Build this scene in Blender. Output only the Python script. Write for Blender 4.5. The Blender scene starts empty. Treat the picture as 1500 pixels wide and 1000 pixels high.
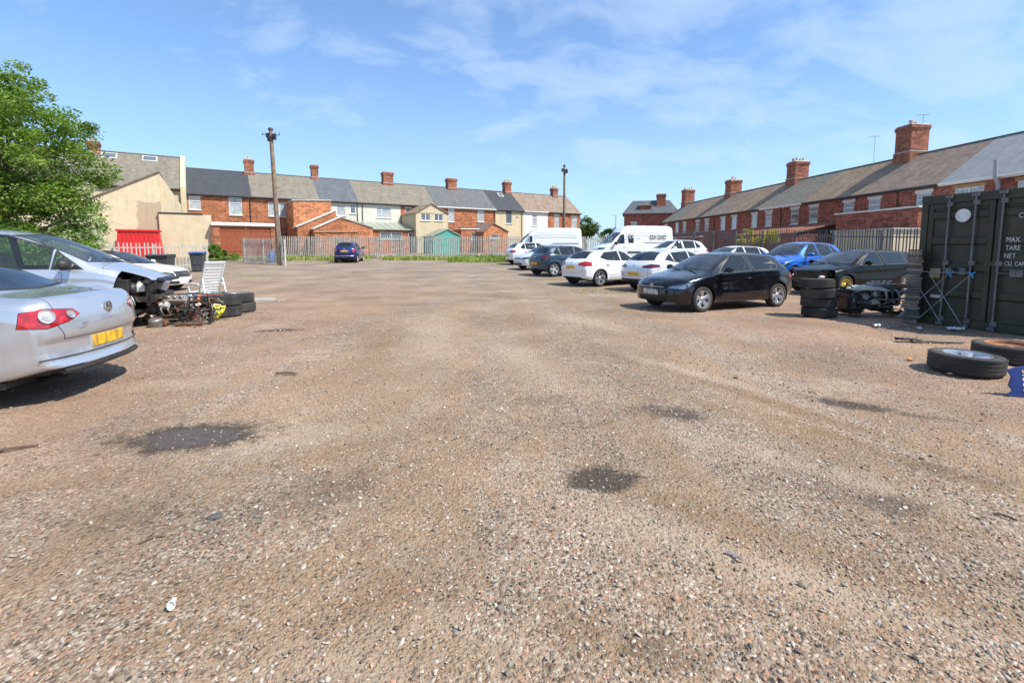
import bpy, bmesh, math, random
import numpy as np
from mathutils import Vector, Matrix
random.seed(7); rng = np.random.default_rng(7)
SC = bpy.context.scene; COL = SC.collection
R = math.radians
F = 700.0; PITCH = R(5.5); CH = 1.5
SUN_AZ = R(-25); SUN_EL = R(52)          # direction to the sun, measured from +X

def g(x, y):
    """height of the yard: flat near, rising gently towards the far fence"""
    t = (y-19.3)/2.0
    s = 2.0*(math.log1p(math.exp(t)) if t < 30 else t)
    z = 0.041*s
    return 1.3*math.tanh(z/1.3)
def X_at(px, Y, Z=0.0):
    return (px-750)/F*(Y*math.cos(PITCH)-(Z-CH)*math.sin(PITCH))
def ground(px, py):
    """the point of the yard seen along a ray"""
    u = (px-750)/F; v = (433.4-py)/F
    d = Vector((u, math.cos(PITCH)+v*math.sin(PITCH), -math.sin(PITCH)+v*math.cos(PITCH)))
    z = 0.0
    for _ in range(30):
        t = (z-CH)/d.z
        if t < 0 or t > 300: t = 300
        z = 0.5*z+0.5*g(d.x*t, d.y*t)
    return Vector((d.x*t, d.y*t, g(d.x*t, d.y*t)))

# ------------------------------------------------------------------ objects
def tag(o, label=None, cat=None, group=None, kind=None):
    if label: o['label'] = label
    if cat: o['category'] = cat
    if group: o['group'] = group
    if kind: o['kind'] = kind
    return o
def thing(name, label, cat, loc=(0, 0, 0), rz=0.0, group=None):
    o = bpy.data.objects.new(name, None); COL.objects.link(o)
    o.empty_display_size = 0.3
    o.location = loc; o.rotation_euler = (0, 0, rz)
    return tag(o, label, cat, group)
def copy_tree(o, parent=None):
    c = o.copy(); COL.objects.link(c)
    if parent is not None:
        c.parent = parent
    for ch in list(o.children): copy_tree(ch, c)
    return c
def relabel(o, label, loc=None, rz=None):
    o['label'] = label
    if loc is not None: o.location = loc
    if rz is not None: o.rotation_euler = (0, 0, rz)
    return o

def mesh_obj(name, v, f, mats, parent=None, mi=None, smooth=None, uv=False):
    me = bpy.data.meshes.new(name)
    me.from_pydata([tuple(p) for p in v], [], f)
    if not isinstance(mats, (list, tuple)): mats = [mats]
    for m in mats: me.materials.append(m)
    if mi is not None: me.polygons.foreach_set('material_index', mi)
    if uv: box_uv(me)
    me.update()
    if smooth is not None:
        me.polygons.foreach_set('use_smooth', [True]*len(me.polygons))
        me.set_sharp_from_angle(angle=R(smooth))
    o = bpy.data.objects.new(name, me); COL.objects.link(o)
    if parent is not None: o.parent = parent
    return o
def box_uv(me):
    lay = me.uv_layers.new(name='UVMap').data
    Z = Vector((0, 0, 1))
    for p in me.polygons:
        n = p.normal
        t = Vector((1, 0, 0)) if abs(n.z) > 0.97 else Z.cross(n).normalized()
        b = n.cross(t)
        for li in p.loop_indices:
            co = me.vertices[me.loops[li].vertex_index].co
            lay[li].uv = (co.dot(t), co.dot(b))

class MB:
    def __init__(s): s.v = []; s.f = []; s.m = []
    def add(s, vs, fs, mi=0):
        o = len(s.v); s.v.extend(tuple(p) for p in vs)
        for f in fs: s.f.append(tuple(i+o for i in f)); s.m.append(mi)
        return s
    def box(s, x0, x1, y0, y1, z0, z1, mi=0):
        v = [(x, y, z) for z in (z0, z1) for y in (y0, y1) for x in (x0, x1)]
        return s.add(v, [(0, 2, 3, 1), (4, 5, 7, 6), (0, 1, 5, 4), (2, 6, 7, 3), (0, 4, 6, 2), (1, 3, 7, 5)], mi)
    def obox(s, c, size, M=None, mi=0):
        a, b, d = [q/2 for q in size]; M = M or Matrix.Identity(3); c = Vector(c)
        v = [c+M @ Vector((x, y, z)) for z in (-d, d) for y in (-b, b) for x in (-a, a)]
        return s.add(v, [(0, 2, 3, 1), (4, 5, 7, 6), (0, 1, 5, 4), (2, 6, 7, 3), (0, 4, 6, 2), (1, 3, 7, 5)], mi)
    def bar(s, p, q, w, h=None, mi=0, up=(0, 0, 1)):
        p = Vector(p); q = Vector(q); h = h or w
        d = (q-p); L = d.length; d.normalize(); u = Vector(up)
        if abs(d.dot(u)) > .98: u = Vector((1, 0, 0))
        sdir = d.cross(u).normalized(); n = sdir.cross(d)
        M = Matrix((d, sdir, n)).transposed()
        return s.obox((p+q)/2, (L, w, h), M, mi)
    def tube(s, pts, r, n=8, mi=0, caps=True):
        pts = [Vector(p) for p in pts]; k = len(pts)
        rs = r if isinstance(r, (list, tuple)) else [r]*k
        vs = []; prev = None
        for i, p in enumerate(pts):
            d = (pts[min(i+1, k-1)]-pts[max(i-1, 0)]).normalized()
            if prev is None:
                a = Vector((0, 0, 1)) if abs(d.z) < .9 else Vector((1, 0, 0))
                a = (a-d*a.dot(d)).normalized()
            else:
                a = (prev-d*prev.dot(d)).normalized()
            prev = a; b = d.cross(a)
            for j in range(n):
                t = 2*math.pi*j/n
                vs.append(p+(a*math.cos(t)+b*math.sin(t))*rs[i])
        fs = [(i*n+j, i*n+(j+1) % n, (i+1)*n+(j+1) % n, (i+1)*n+j) for i in range(k-1) for j in range(n)]
        if caps: fs += [tuple(range(n-1, -1, -1)), tuple(range((k-1)*n, k*n))]
        return s.add(vs, fs, mi)
    def lathe(s, prof, n=24, M=None, mi=0, closed=False):
        """profile of (r, z) turned about z, then placed by the 4x4 M"""
        M = M or Matrix.Identity(4); k = len(prof); vs = []
        for r, z in prof:
            for j in range(n):
                t = 2*math.pi*j/n
                vs.append(M @ Vector((r*math.cos(t), r*math.sin(t), z)))
        kk = k if closed else k-1
        fs = [(i*n+j, i*n+(j+1) % n, ((i+1) % k)*n+(j+1) % n, ((i+1) % k)*n+j) for i in range(kk) for j in range(n)]
        return s.add(vs, fs, mi)
    def disc(s, r, z, n=24, M=None, mi=0, flip=False):
        M = M or Matrix.Identity(4)
        vs = [M @ Vector((r*math.cos(2*math.pi*j/n), r*math.sin(2*math.pi*j/n), z)) for j in range(n)]
        return s.add(vs, [tuple(range(n-1, -1, -1)) if flip else tuple(range(n))], mi)
    def prism(s, poly, fn, a, b, mi=0):
        """2-D polygon swept from a to b; fn(p, t) gives the 3-D point"""
        n = len(poly)
        vs = [fn(p, a) for p in poly]+[fn(p, b) for p in poly]
        fs = [tuple(range(n-1, -1, -1)), tuple(range(n, 2*n))]+[(i, (i+1) % n, n+(i+1) % n, n+i) for i in range(n)]
        return s.add(vs, fs, mi)
    def build(s, name, mats, parent=None, smooth=None, bevel=0, uv=False, fix=False):
        o = mesh_obj(name, s.v, s.f, mats, parent, s.m, smooth, uv)
        if fix:
            bm = bmesh.new(); bm.from_mesh(o.data)
            bmesh.ops.recalc_face_normals(bm, faces=bm.faces); bm.to_mesh(o.data); bm.free()
        if bevel:
            b = o.modifiers.new('Bevel', 'BEVEL'); b.width = bevel; b.segments = 2; b.limit_method = 'ANGLE'
        return o
def text_mesh(name, body, size, mat, parent, M, extrude=0.002, align='CENTER', sx=1.0, bold=0.0):
    cu = bpy.data.curves.new('t', 'FONT'); cu.body = body; cu.size = size; cu.extrude = extrude
    cu.align_x = align; cu.align_y = 'CENTER'; cu.offset = bold; cu.resolution_u = 3
    ob = bpy.data.objects.new('t', cu); COL.objects.link(ob)
    dg = bpy.context.evaluated_depsgraph_get()
    me = bpy.data.meshes.new_from_object(ob.evaluated_get(dg))
    bpy.data.objects.remove(ob); bpy.data.curves.remove(cu)
    me.transform(M @ Matrix.Diagonal((sx, 1, 1, 1)))
    me.materials.clear(); me.materials.append(mat); me.name = name
    o = bpy.data.objects.new(name, me); COL.objects.link(o)
    if parent is not None: o.parent = parent
    return o

# ---------------------------------------------------------------- materials
def newmat(name):
    m = bpy.data.materials.new(name); m.use_nodes = True
    nt = m.node_tree; nt.nodes.clear()
    out = nt.nodes.new('ShaderNodeOutputMaterial')
    return m, nt, out
class NT:
    """small shorthand round a node tree"""
    def __init__(s, nt): s.nt = nt
    def n(s, t, **kw):
        o = s.nt.nodes.new(t)
        for k, v in kw.items():
            if k in o.inputs: o.inputs[k].default_value = v
            else: setattr(o, k, v)
        return o
    def l(s, a, b): s.nt.links.new(a, b)
    def coord(s, kind='Object', scale=(1, 1, 1), loc=(0, 0, 0), rot=(0, 0, 0)):
        c = s.n('ShaderNodeTexCoord'); m = s.n('ShaderNodeMapping')
        m.inputs['Scale'].default_value = scale; m.inputs['Location'].default_value = loc; m.inputs['Rotation'].default_value = rot
        s.l(c.outputs[kind], m.inputs['Vector']); return m.outputs['Vector']
    def noise(s, vec, scale, detail=4, rough=.6, dist=0.0):
        n = s.n('ShaderNodeTexNoise', Scale=scale, Detail=detail, Roughness=rough, Distortion=dist)
        if vec is not None: s.l(vec, n.inputs['Vector'])
        return n.outputs['Fac']
    def ramp(s, fac, stops, mode='LINEAR'):
        r = s.n('ShaderNodeValToRGB'); e = r.color_ramp.elements; r.color_ramp.interpolation = mode
        while len(e) < len(stops): e.new(0.5)
        for el, (p, c) in zip(e, stops):
            el.position = p
            el.color = (c, c, c, 1) if isinstance(c, (int, float)) else (*c[:3], 1)
        s.l(fac, r.inputs['Fac']); return r.outputs['Color']
    def mix(s, fac, a, b, mode='MIX'):
        m = s.n('ShaderNodeMix'); m.data_type = 'RGBA'; m.blend_type = mode
        for sock, val in ((m.inputs[0], fac), (m.inputs[6], a), (m.inputs[7], b)):
            if isinstance(val, bpy.types.NodeSocket): s.l(val, sock)
            elif isinstance(val, (int, float)): sock.default_value = val if sock.type == 'VALUE' else (val, val, val, 1)
            else: sock.default_value = (*val[:3], 1)
        return m.outputs[2]
    def math(s, op, a, b=None, c=None, clamp=False):
        m = s.n('ShaderNodeMath'); m.operation = op; m.use_clamp = clamp
        for i, val in enumerate((a, b, c)):
            if val is None: continue
            if isinstance(val, bpy.types.NodeSocket): s.l(val, m.inputs[i])
            else: m.inputs[i].default_value = val
        return m.outputs[0]
    def bump(s, h, strength=.3, dist=.01, normal=None):
        b = s.n('ShaderNodeBump', Strength=strength, Distance=dist)
        s.l(h, b.inputs['Height'])
        if normal is not None: s.l(normal, b.inputs['Normal'])
        return b.outputs['Normal']
    def bsdf(s, out, col, rough=.6, metal=0.0, normal=None, spec=.5, coat=0.0, coat_rough=.05, **kw):
        p = s.n('ShaderNodeBsdfPrincipled')
        for nm, val in (('Base Color', col), ('Roughness', rough), ('Metallic', metal), ('Specular IOR Level', spec), ('Coat Weight', coat), ('Coat Roughness', coat_rough)):
            if isinstance(val, bpy.types.NodeSocket): s.l(val, p.inputs[nm])
            elif nm == 'Base Color': p.inputs[nm].default_value = (*val[:3], 1)
            else: p.inputs[nm].default_value = val
        if normal is not None: s.l(normal, p.inputs['Normal'])
        s.l(p.outputs[0], out.inputs['Surface']); return p
MATS = {}
def simple(name, col, rough=.6, metal=0.0, var=.25, scale=6.0, coat=0.0, spec=.5, bump=0.0, dirt=None, dirt_amt=.4):
    """principled with a noisy tone; dirt = colour of grime laid on by a second noise"""
    if name in MATS: return MATS[name]
    m, nt, out = newmat(name); t = NT(nt)
    v = t.coord('Object')
    f = t.noise(v, scale, 5)
    lo = tuple(c*(1-var) for c in col); hi = tuple(min(1, c*(1+var)) for c in col)
    c = t.ramp(f, [(.3, lo), (.7, hi)])
    if dirt is not None:
        f2 = t.ramp(t.noise(v, scale*.35, 6, .7), [(.45, 0.0), (.75, dirt_amt)])
        c = t.mix(f2, c, dirt)
    r = t.ramp(t.noise(v, scale*1.7, 3), [(.3, max(0, rough-.08)), (.7, min(1, rough+.08))])
    nrm = t.bump(t.noise(v, scale*6, 4), .4, bump) if bump else None
    t.bsdf(out, c, r, metal, nrm, spec, coat)
    MATS[name] = m; return m
def glow_free(name, col, rough=.5):
    return simple(name, col, rough, var=.05)
# ------------------------------------------------------------- camera, light, sky
cam = bpy.data.cameras.new('camera'); camo = bpy.data.objects.new('camera', cam); COL.objects.link(camo)
cam.sensor_width = 36; cam.lens = F/1500*36; cam.shift_y = -66.6/1500
cam.clip_start = .05; cam.clip_end = 3000
camo.location = (0, 0, CH); camo.rotation_euler = (R(90)-PITCH, 0, 0)
SC.camera = camo
sun = bpy.data.lights.new('sun', 'SUN'); suno = bpy.data.objects.new('sun', sun); COL.objects.link(suno)
sun.energy = 5.0; sun.angle = R(.55); sun.color = (1, .95, .87)
sd = Vector((math.cos(SUN_AZ)*math.cos(SUN_EL), math.sin(SUN_AZ)*math.cos(SUN_EL), math.sin(SUN_EL)))
suno.rotation_euler = sd.to_track_quat('Z', 'Y').to_euler()
W = bpy.data.worlds.new('World'); SC.world = W; W.use_nodes = True
wt = W.node_tree; wt.nodes.clear(); t = NT(wt)
wo = t.n('ShaderNodeOutputWorld'); bg = t.n('ShaderNodeBackground'); bg.inputs['Strength'].default_value = .11
sky = t.n('ShaderNodeTexSky'); sky.sky_type = 'NISHITA'; sky.sun_disc = False
sky.sun_elevation = SUN_EL; sky.sun_rotation = math.atan2(sd.x, sd.y)
sky.air_density = 1.0; sky.dust_density = .6; sky.ozone_density = 1.6
c = t.n('ShaderNodeTexCoord'); sep = t.n('ShaderNodeSeparateXYZ'); t.l(c.outputs['Generated'], sep.inputs[0])
zz = t.math('MAXIMUM', sep.outputs[2], .0)
den = t.math('ADD', zz, .34)
cx = t.math('DIVIDE', sep.outputs[0], den); cy = t.math('DIVIDE', sep.outputs[1], den)
cmb = t.n('ShaderNodeCombineXYZ'); t.l(cx, cmb.inputs[0]); t.l(cy, cmb.inputs[1])
mp = t.n('ShaderNodeMapping'); t.l(cmb.outputs[0], mp.inputs['Vector'])
mp.inputs['Rotation'].default_value = (0, 0, R(-40)); mp.inputs['Scale'].default_value = (1.5, 2.3, 1)
n1 = t.noise(mp.outputs[0], 2.3, 10, .58, .35)
n2 = t.noise(mp.outputs[0], .55, 3, .5)
side = t.ramp(t.math('MULTIPLY_ADD', sep.outputs[0], .5, .5), [(.20, .0), (.66, 1.0)])
cov = t.math('ADD', t.math('MULTIPLY', n1, .95), t.math('MULTIPLY', n2, .22))
cov = t.math('ADD', cov, t.math('MULTIPLY', side, .15))
fac = t.ramp(cov, [(.50, .02), (.60, .18), (.71, .38), (.84, .52)])
hz = t.ramp(zz, [(0, .62), (.10, .44), (.32, .20), (.7, .06)])
fac = t.math('MAXIMUM', fac, hz)
skyc = t.mix(1.0, sky.outputs[0], (.70, 1.16, 1.58), 'MULTIPLY')
col = t.mix(fac, skyc, (5.7, 6.9, 8.4))
t.l(col, bg.inputs['Color']); t.l(bg.outputs[0], wo.inputs['Surface'])
vs = SC.view_settings; vs.view_transform = 'Standard'; vs.look = 'None'; vs.gamma = 1; vs.use_curve_mapping = False; vs.exposure = 0.36
SC.cycles.max_bounces = 8; SC.cycles.transparent_max_bounces = 16
SC.cycles.use_denoising = True

# ------------------------------------------------------------------ ground
def blot_nodes(t, pos, wob, cx, cy, rx, ry, rot, soft):
    """0..1 mask of an irregular blot lying on the yard"""
    m = t.n('ShaderNodeMapping'); m.vector_type = 'TEXTURE'
    m.inputs['Location'].default_value = (cx, cy, 0); m.inputs['Rotation'].default_value = (0, 0, rot)
    m.inputs['Scale'].default_value = (rx, ry, 1e4)
    t.l(pos, m.inputs['Vector'])
    ln = t.n('ShaderNodeVectorMath'); ln.operation = 'LENGTH'; t.l(m.outputs[0], ln.inputs[0])
    d = t.math('ADD', ln.outputs['Value'], wob)
    return t.math('SMOOTHSTEP', d, 1.0+soft, 1.0-soft) if False else t.ramp(d, [(max(0, .62-soft*.6), 1.0), (min(1, .62+soft*.4), 0.0)])
def ground_mat():
    m, nt, out = newmat('gravel_yard'); t = NT(nt)
    pos = t.coord('Object')
    big = t.noise(pos, .35, 5, .6); mid = t.noise(pos, 1.4, 6, .65); fine = t.noise(pos, 26, 6, .7)
    # tyre lanes stretched along the yard
    lane = t.noise(t.coord('Object', (1.1, .13, 1), rot=(0, 0, R(14))), 1.0, 5, .6, .6)
    # --- compacted dirt
    dirt = t.ramp(t.noise(pos, 7, 7, .7), [(.3, (.22, .150, .100)), (.5, (.335, .25, .185)), (.7, (.44, .355, .28))])
    # --- stones of three sizes
    def stones(scale, seedx):
        vo = t.n('ShaderNodeTexVoronoi', Scale=scale); vo.feature = 'F1'
        t.l(t.coord('Object', loc=(seedx, seedx, 0)), vo.inputs['Vector'])
        sp = t.n('ShaderNodeSeparateColor'); t.l(vo.outputs['Color'], sp.inputs[0])
        col = t.ramp(sp.outputs[0], [(0, (.055, .048, .042)), (.14, (.16, .13, .105)), (.32, (.29, .24, .195)), (.52, (.42, .36, .30)), (.68, (.28, .16, .11)), (.81, (.44, .23, .15)), (.88, (.54, .48, .41)), (.985, (.68, .63, .55))], 'CONSTANT')
        return col, vo.outputs['Distance'], sp.outputs[1]
    c1, d1, k1 = stones(36, 0); c2, d2, k2 = stones(78, 5.3); c3, d3, k3 = stones(20, 2.1)
    base = t.mix(t.ramp(k2, [(.36, 0.0), (.46, .82)]), dirt, c2)
    cover = t.math('ADD', t.math('MULTIPLY', mid, .55), t.math('MULTIPLY', big, .55))
    cover = t.math('ADD', cover, t.math('MULTIPLY', t.math('SUBTRACT', lane, .5), -.55))
    mk1 = t.math('MULTIPLY', t.ramp(t.math('ADD', k1, t.math('MULTIPLY', cover, 1.3)), [(.95, 0.0), (1.0, 1.0)]), t.ramp(d1, [(.3, 1.0), (.5, 0.0)]))
    base = t.mix(t.math('MULTIPLY', mk1, .9), base, c1)
    mk3 = t.math('MULTIPLY', t.ramp(k3, [(.86, 0.0), (.88, 1.0)]), t.ramp(d3, [(.18, 1.0), (.26, 0.0)]))
    base = t.mix(mk3, base, c3)
    # bare, browner earth in the wheel lanes
    bare = t.ramp(t.math('ADD', t.math('MULTIPLY', lane, .8), t.math('MULTIPLY', t.noise(pos, 2.2, 5, .6), .3)), [(.47, 0.0), (.62, .66)])
    base = t.mix(bare, base, t.mix(fine, (.23, .148, .085), (.40, .28, .18)))
    # redder loose chippings at both sides, grey stone further back
    sx = t.n('ShaderNodeSeparateXYZ'); t.l(pos, sx.inputs[0])
    ax = t.math('ADD', t.math('ABSOLUTE', t.math('SUBTRACT', sx.outputs[0], .3)), t.math('MULTIPLY', mid, 2.0))
    base = t.mix(t.ramp(t.math('DIVIDE', ax, 10.0), [(.32, 0.0), (.62, .34)]), base, (.36, .215, .155))
    back = t.ramp(t.math('DIVIDE', t.math('ADD', sx.outputs[1], t.math('MULTIPLY', mid, 8)), 40.0), [(.42, 0.0), (.75, .55)])
    base = t.mix(back, base, (.27, .24, .205))
    # pale dusty scuffs
    base = t.mix(t.ramp(t.noise(pos, .9, 6, .7, .4), [(.54, 0.0), (.72, .38)]), base, (.50, .44, .37))
    base = t.mix(1.0, base, t.ramp(t.noise(pos, .55, 4, .6), [(.3, .66), (.7, 1.10)]), 'MULTIPLY')
    base = t.mix(1.0, base, (1.10, 1.06, .97), 'MULTIPLY')
    # brown earth worn bare along the wheel tracks
    wob2 = t.math('MULTIPLY', t.math('SUBTRACT', t.noise(pos, 1.6, 6, .7), .5), 1.0); td = None
    for (px, py, rx, ry, rot, amt) in TRACKS:
        p = ground(px, py); k = t.math('MULTIPLY', blot_nodes(t, pos, wob2, p.x, p.y, rx, ry, R(rot), .75), amt); td = k if td is None else t.math('MAXIMUM', td, k)
    ts = None
    for (px, py, rx, ry, rot, amt) in SANDY:
        p = ground(px, py); k = t.math('MULTIPLY', blot_nodes(t, pos, wob2, p.x, p.y, rx, ry, R(rot), .8), amt); ts = k if ts is None else t.math('MAXIMUM', ts, k)
    base = t.mix(ts, base, t.mix(fine, (.36, .262, .175), (.53, .42, .30)))
    td = t.math('MULTIPLY', td, t.ramp(t.noise(pos, 9, 6, .75), [(.30, .35), (.62, 1.0)]))
    base = t.mix(td, base, t.mix(fine, (.150, .088, .042), (.33, .215, .115)))
    # damp and oily blots, and the container's shadow painted in with them
    wob = t.math('MULTIPLY', t.math('SUBTRACT', t.noise(pos, 3.2, 6, .75), .5), 1.5)
    tot = None; wet = None
    for (px, py, rx, ry, rot, soft, amt, w) in STAINS_AND_SHADE:
        p = ground(px, py)
        k = t.math('MULTIPLY', blot_nodes(t, pos, wob, p.x, p.y, rx, ry, R(rot), soft), amt)
        tot = k if tot is None else t.math('MAXIMUM', tot, k)
        if w:
            ww = t.math('MULTIPLY', blot_nodes(t, pos, wob, p.x, p.y, rx*.62, ry*.55, R(rot), .12), w)
            wet = ww if wet is None else t.math('MAXIMUM', wet, ww)
    k_ = t.math('ADD', tot, t.math('MULTIPLY', t.math('SUBTRACT', t.noise(pos, 11, 6, .75), .5), .9))
    tot = t.math('MULTIPLY', t.ramp(k_, [(.26, 0.0), (.50, .45), (.78, 1.0)]), t.ramp(tot, [(.02, 0.0), (.25, 1.0)]))
    tot = t.math('MULTIPLY', tot, .90)
    base = t.mix(tot, base, t.mix(fine, (.030, .023, .018), (.095, .073, .055)))
    rough = t.ramp(wet, [(0, .92), (1, .12)])
    h = t.math('ADD', t.math('MULTIPLY', fine, .5), t.math('ADD', t.math('MULTIPLY', t.ramp(d1, [(0, 1.0), (.5, 0.0)]), .45), t.math('MULTIPLY', t.ramp(d2, [(0, 1.0), (.5, 0.0)]), .25)))
    h = t.mix(wet, h, .3)
    t.bsdf(out, base, rough, 0, t.bump(h, .9, .028), .25)
    return m
SANDY = [(640, 490, 4.0, .8, 97, .55), (760, 520, 2.4, .5, -75, .5), (860, 470, 2.6, .5, -70, .5), (1010, 545, 2.2, .28, -62, .55), (1250, 560, .5, .2, -30, .5), (450, 640, 1.2, .4, 30, .4), (980, 780, .9, .3, -40, .45), (560, 960, .9, .25, 10, .5), (1180, 850, .8, .22, -30, .5), (1250, 700, 1.0, .2, -50, .5), (300, 560, 1.6, .4, 10, .4)]
TRACKS = [  # px, py, radius x, radius y, turn, strength
    (1120, 585, 3.0, .20, -63, 1.0), (1290, 660, 2.2, .17, -62, .95), (1060, 600, 2.6, .14, -62, .7), (760, 470, 4.2, .35, 96, .6), (560, 500, 3.6, .40, 100, .5), (900, 520, 2.6, .3, -75, .55),
    (330, 850, .8, .26, 15, .7), (870, 930, .5, .22, -25, .8), (560, 870, .5, .2, 30, .6), (120, 700, .9, .3, 25, .55), (1000, 740, 1.0, .22, -45, .75), (1200, 800, 1.1, .2, -40, .7),
    (700, 660, .8, .3, 20, .55), (480, 660, .8, .28, 30, .55), (1400, 880, .9, .2, -35, .65), (220, 940, .6, .18, 20, .6), (420, 555, 1.4, .5, 0, .45), (650, 430, 3.5, .8, 0, .4), (640, 960, .6, .15, -10, .55)]
STAINS_AND_SHADE = [  # px, py, radius x, radius y, turn, softness, darkness, wetness
    (285, 638, 1.0, .52, 12, .45, .95, .75), (880, 697, .46, .32, 0, .45, .92, 0), (992, 603, .75, .42, -10, .75, .7, 0),
    (1245, 590, .8, .26, -38, .7, .8, 0), (1330, 605, .9, .16, -36, .7, .6, 0), (800, 585, .95, .5, 0, .7, .42, 0),
    (860, 620, .8, .4, -20, .7, .36, 0), (470, 720, 1.1, .55, 35, .7, .48, 0), (360, 765, .7, .35, 20, .7, .36, 0),
    (1310, 735, .5, .26, -10, .6, .52, 0), (980, 950, .45, .22, -20, .6, .45, 0), (410, 483, .9, .35, 5, .5, .7, 0),
    (345, 458, 1.6, .5, 0, .6, .55, 0), (790, 437, 1.1, .4, 0, .6, .5, 0), (1380, 480, 3.0, 1.4, 0, .6, .5, 0),  # last entry: shadow at the container's foot, painted into the ground colour
    (700, 790, .8, .4, 20, .7, .35, 0), (930, 740, 1.1, .3, -30, .7, .3, 0), (1450, 700, 1.2, .3, -30, .7, .45, 0), (180, 760, .8, .4, 10, .7, .4, 0)]
def axis_steps(lo, hi, fine_lo, fine_hi, step, growth=1.16):
    a = list(np.arange(fine_lo, fine_hi+1e-6, step)); d = step
    while a[-1] < hi: d *= growth; a.append(a[-1]+d)
    d = step; b = []
    x = fine_lo
    while x > lo: d *= growth; x -= d; b.append(x)
    return np.array(b[::-1]+a)
def smooth_noise(x, y, seed, scale):
    r = np.random.default_rng(seed); tot = 0
    for k in range(7):
        a = r.uniform(0, 2*np.pi); f = scale*r.uniform(.6, 1.9); ph = r.uniform(0, 6.28)
        tot = tot+np.sin((x*np.cos(a)+y*np.sin(a))*f+ph)
    return tot/7
GX = axis_steps(-900, 900, -7.5, 7.5, .05); GY = axis_steps(-60, 1500, 1.2, 11.5, .05)
def yard_height(X, Y):
    tt = (Y-19.3)/2.0
    s = 2.0*np.where(tt < 30, np.log1p(np.exp(np.minimum(tt, 30))), tt)
    z = 1.3*np.tanh(.041*s/1.3)
    fade = np.clip(1-np.abs(Y-8)/30, 0, 1)*np.clip(1-np.abs(X)/25, 0, 1)
    z = z+fade*(.016*smooth_noise(X, Y, 1, 2.2)+.010*smooth_noise(X, Y, 2, 6)+.006*smooth_noise(X, Y, 3, 15))-.012*fade
    return z
def make_ground():
    X, Y = np.meshgrid(GX, GY); Z = yard_height(X, Y)
    near = (np.abs(X) < 8) & (Y > 1) & (Y < 12)
    Z = Z+np.where(near, rng.normal(0, .0035, X.shape), 0)
    nx, ny = len(GX), len(GY)
    v = np.stack([X, Y, Z], -1).reshape(-1, 3)
    i = np.arange((ny-1)*(nx-1)); r = i//(nx-1); c = i % (nx-1); a = r*nx+c
    q = np.stack([a, a+1, a+nx+1, a+nx], -1)
    me = bpy.data.meshes.new('ground')
    me.vertices.add(len(v)); me.vertices.foreach_set('co', v.ravel())
    me.loops.add(len(q)*4); me.loops.foreach_set('vertex_index', q.ravel())
    me.polygons.add(len(q)); me.polygons.foreach_set('loop_start', np.arange(len(q))*4)
    me.polygons.foreach_set('use_smooth', np.ones(len(q), bool))
    me.update(); me.validate()
    me.materials.append(ground_mat())
    o = bpy.data.objects.new('ground', me); COL.objects.link(o)
    tag(o, kind='structure')
make_ground()

def scatter(name, v0, faces0, pos, scl, cols, mat, label, cat, flat=.6):
    """many small copies of one shape in ONE mesh with a colour each"""
    n = len(pos); k = len(v0); v0 = np.array(v0, float)
    a = rng.uniform(0, 2*np.pi, n); ca, sa = np.cos(a), np.sin(a)
    V = np.repeat(v0[None], n, 0)*rng.uniform(.65, 1.3, (n, k, 1))
    V = V*scl[:, None, :]
    tl = rng.normal(0, .25, (n, 2))
    V[:, :, 2] += V[:, :, 0]*tl[:, None, 0]+V[:, :, 1]*tl[:, None, 1]
    x = V[:, :, 0]*ca[:, None]-V[:, :, 1]*sa[:, None]; y = V[:, :, 0]*sa[:, None]+V[:, :, 1]*ca[:, None]
    V[:, :, 0] = x; V[:, :, 1] = y
    V += pos[:, None, :]
    fa = np.array(faces0); nf = len(fa); w = fa.shape[1]
    Q = (fa[None]+np.arange(n)[:, None, None]*k).reshape(-1, w)
    return raw_mesh(name, V.reshape(-1, 3), Q, mat, np.repeat(cols, k, 0), label, cat)
def raw_mesh(name, V, Q, mat, cols=None, label=None, cat=None, parent=None, smooth=False):
    me = bpy.data.meshes.new(name); w = Q.shape[1]
    me.vertices.add(len(V)); me.vertices.foreach_set('co', np.ascontiguousarray(V, dtype=np.float32).ravel())
    me.loops.add(Q.size); me.loops.foreach_set('vertex_index', np.ascontiguousarray(Q, dtype=np.int32).ravel())
    me.polygons.add(len(Q)); me.polygons.foreach_set('loop_start', (np.arange(len(Q))*w).astype(np.int32))
    if smooth: me.polygons.foreach_set('use_smooth', np.ones(len(Q), bool))
    me.update()
    if cols is not None:
        at = me.color_attributes.new('tone', 'FLOAT_COLOR', 'POINT')
        at.data.foreach_set('color', np.concatenate([cols, np.ones((len(cols), 1))], 1).astype(np.float32).ravel())
    me.materials.append(mat)
    o = bpy.data.objects.new(name, me); COL.objects.link(o)
    if parent is not None: o.parent = parent
    if label: tag(o, label, cat)
    return o
def attr_mat(name, rough=.85, spec=.3, sss=None, bump=0):
    m, nt, out = newmat(name); t = NT(nt)
    a = t.n('ShaderNodeAttribute'); a.attribute_name = 'tone'
    c = t.mix(1.0, a.outputs['Color'], t.ramp(t.noise(t.coord('Object'), 60, 3), [(.3, .75), (.7, 1.2)]), 'MULTIPLY')
    t.bsdf(out, c, rough, 0, None, spec); return m
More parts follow.
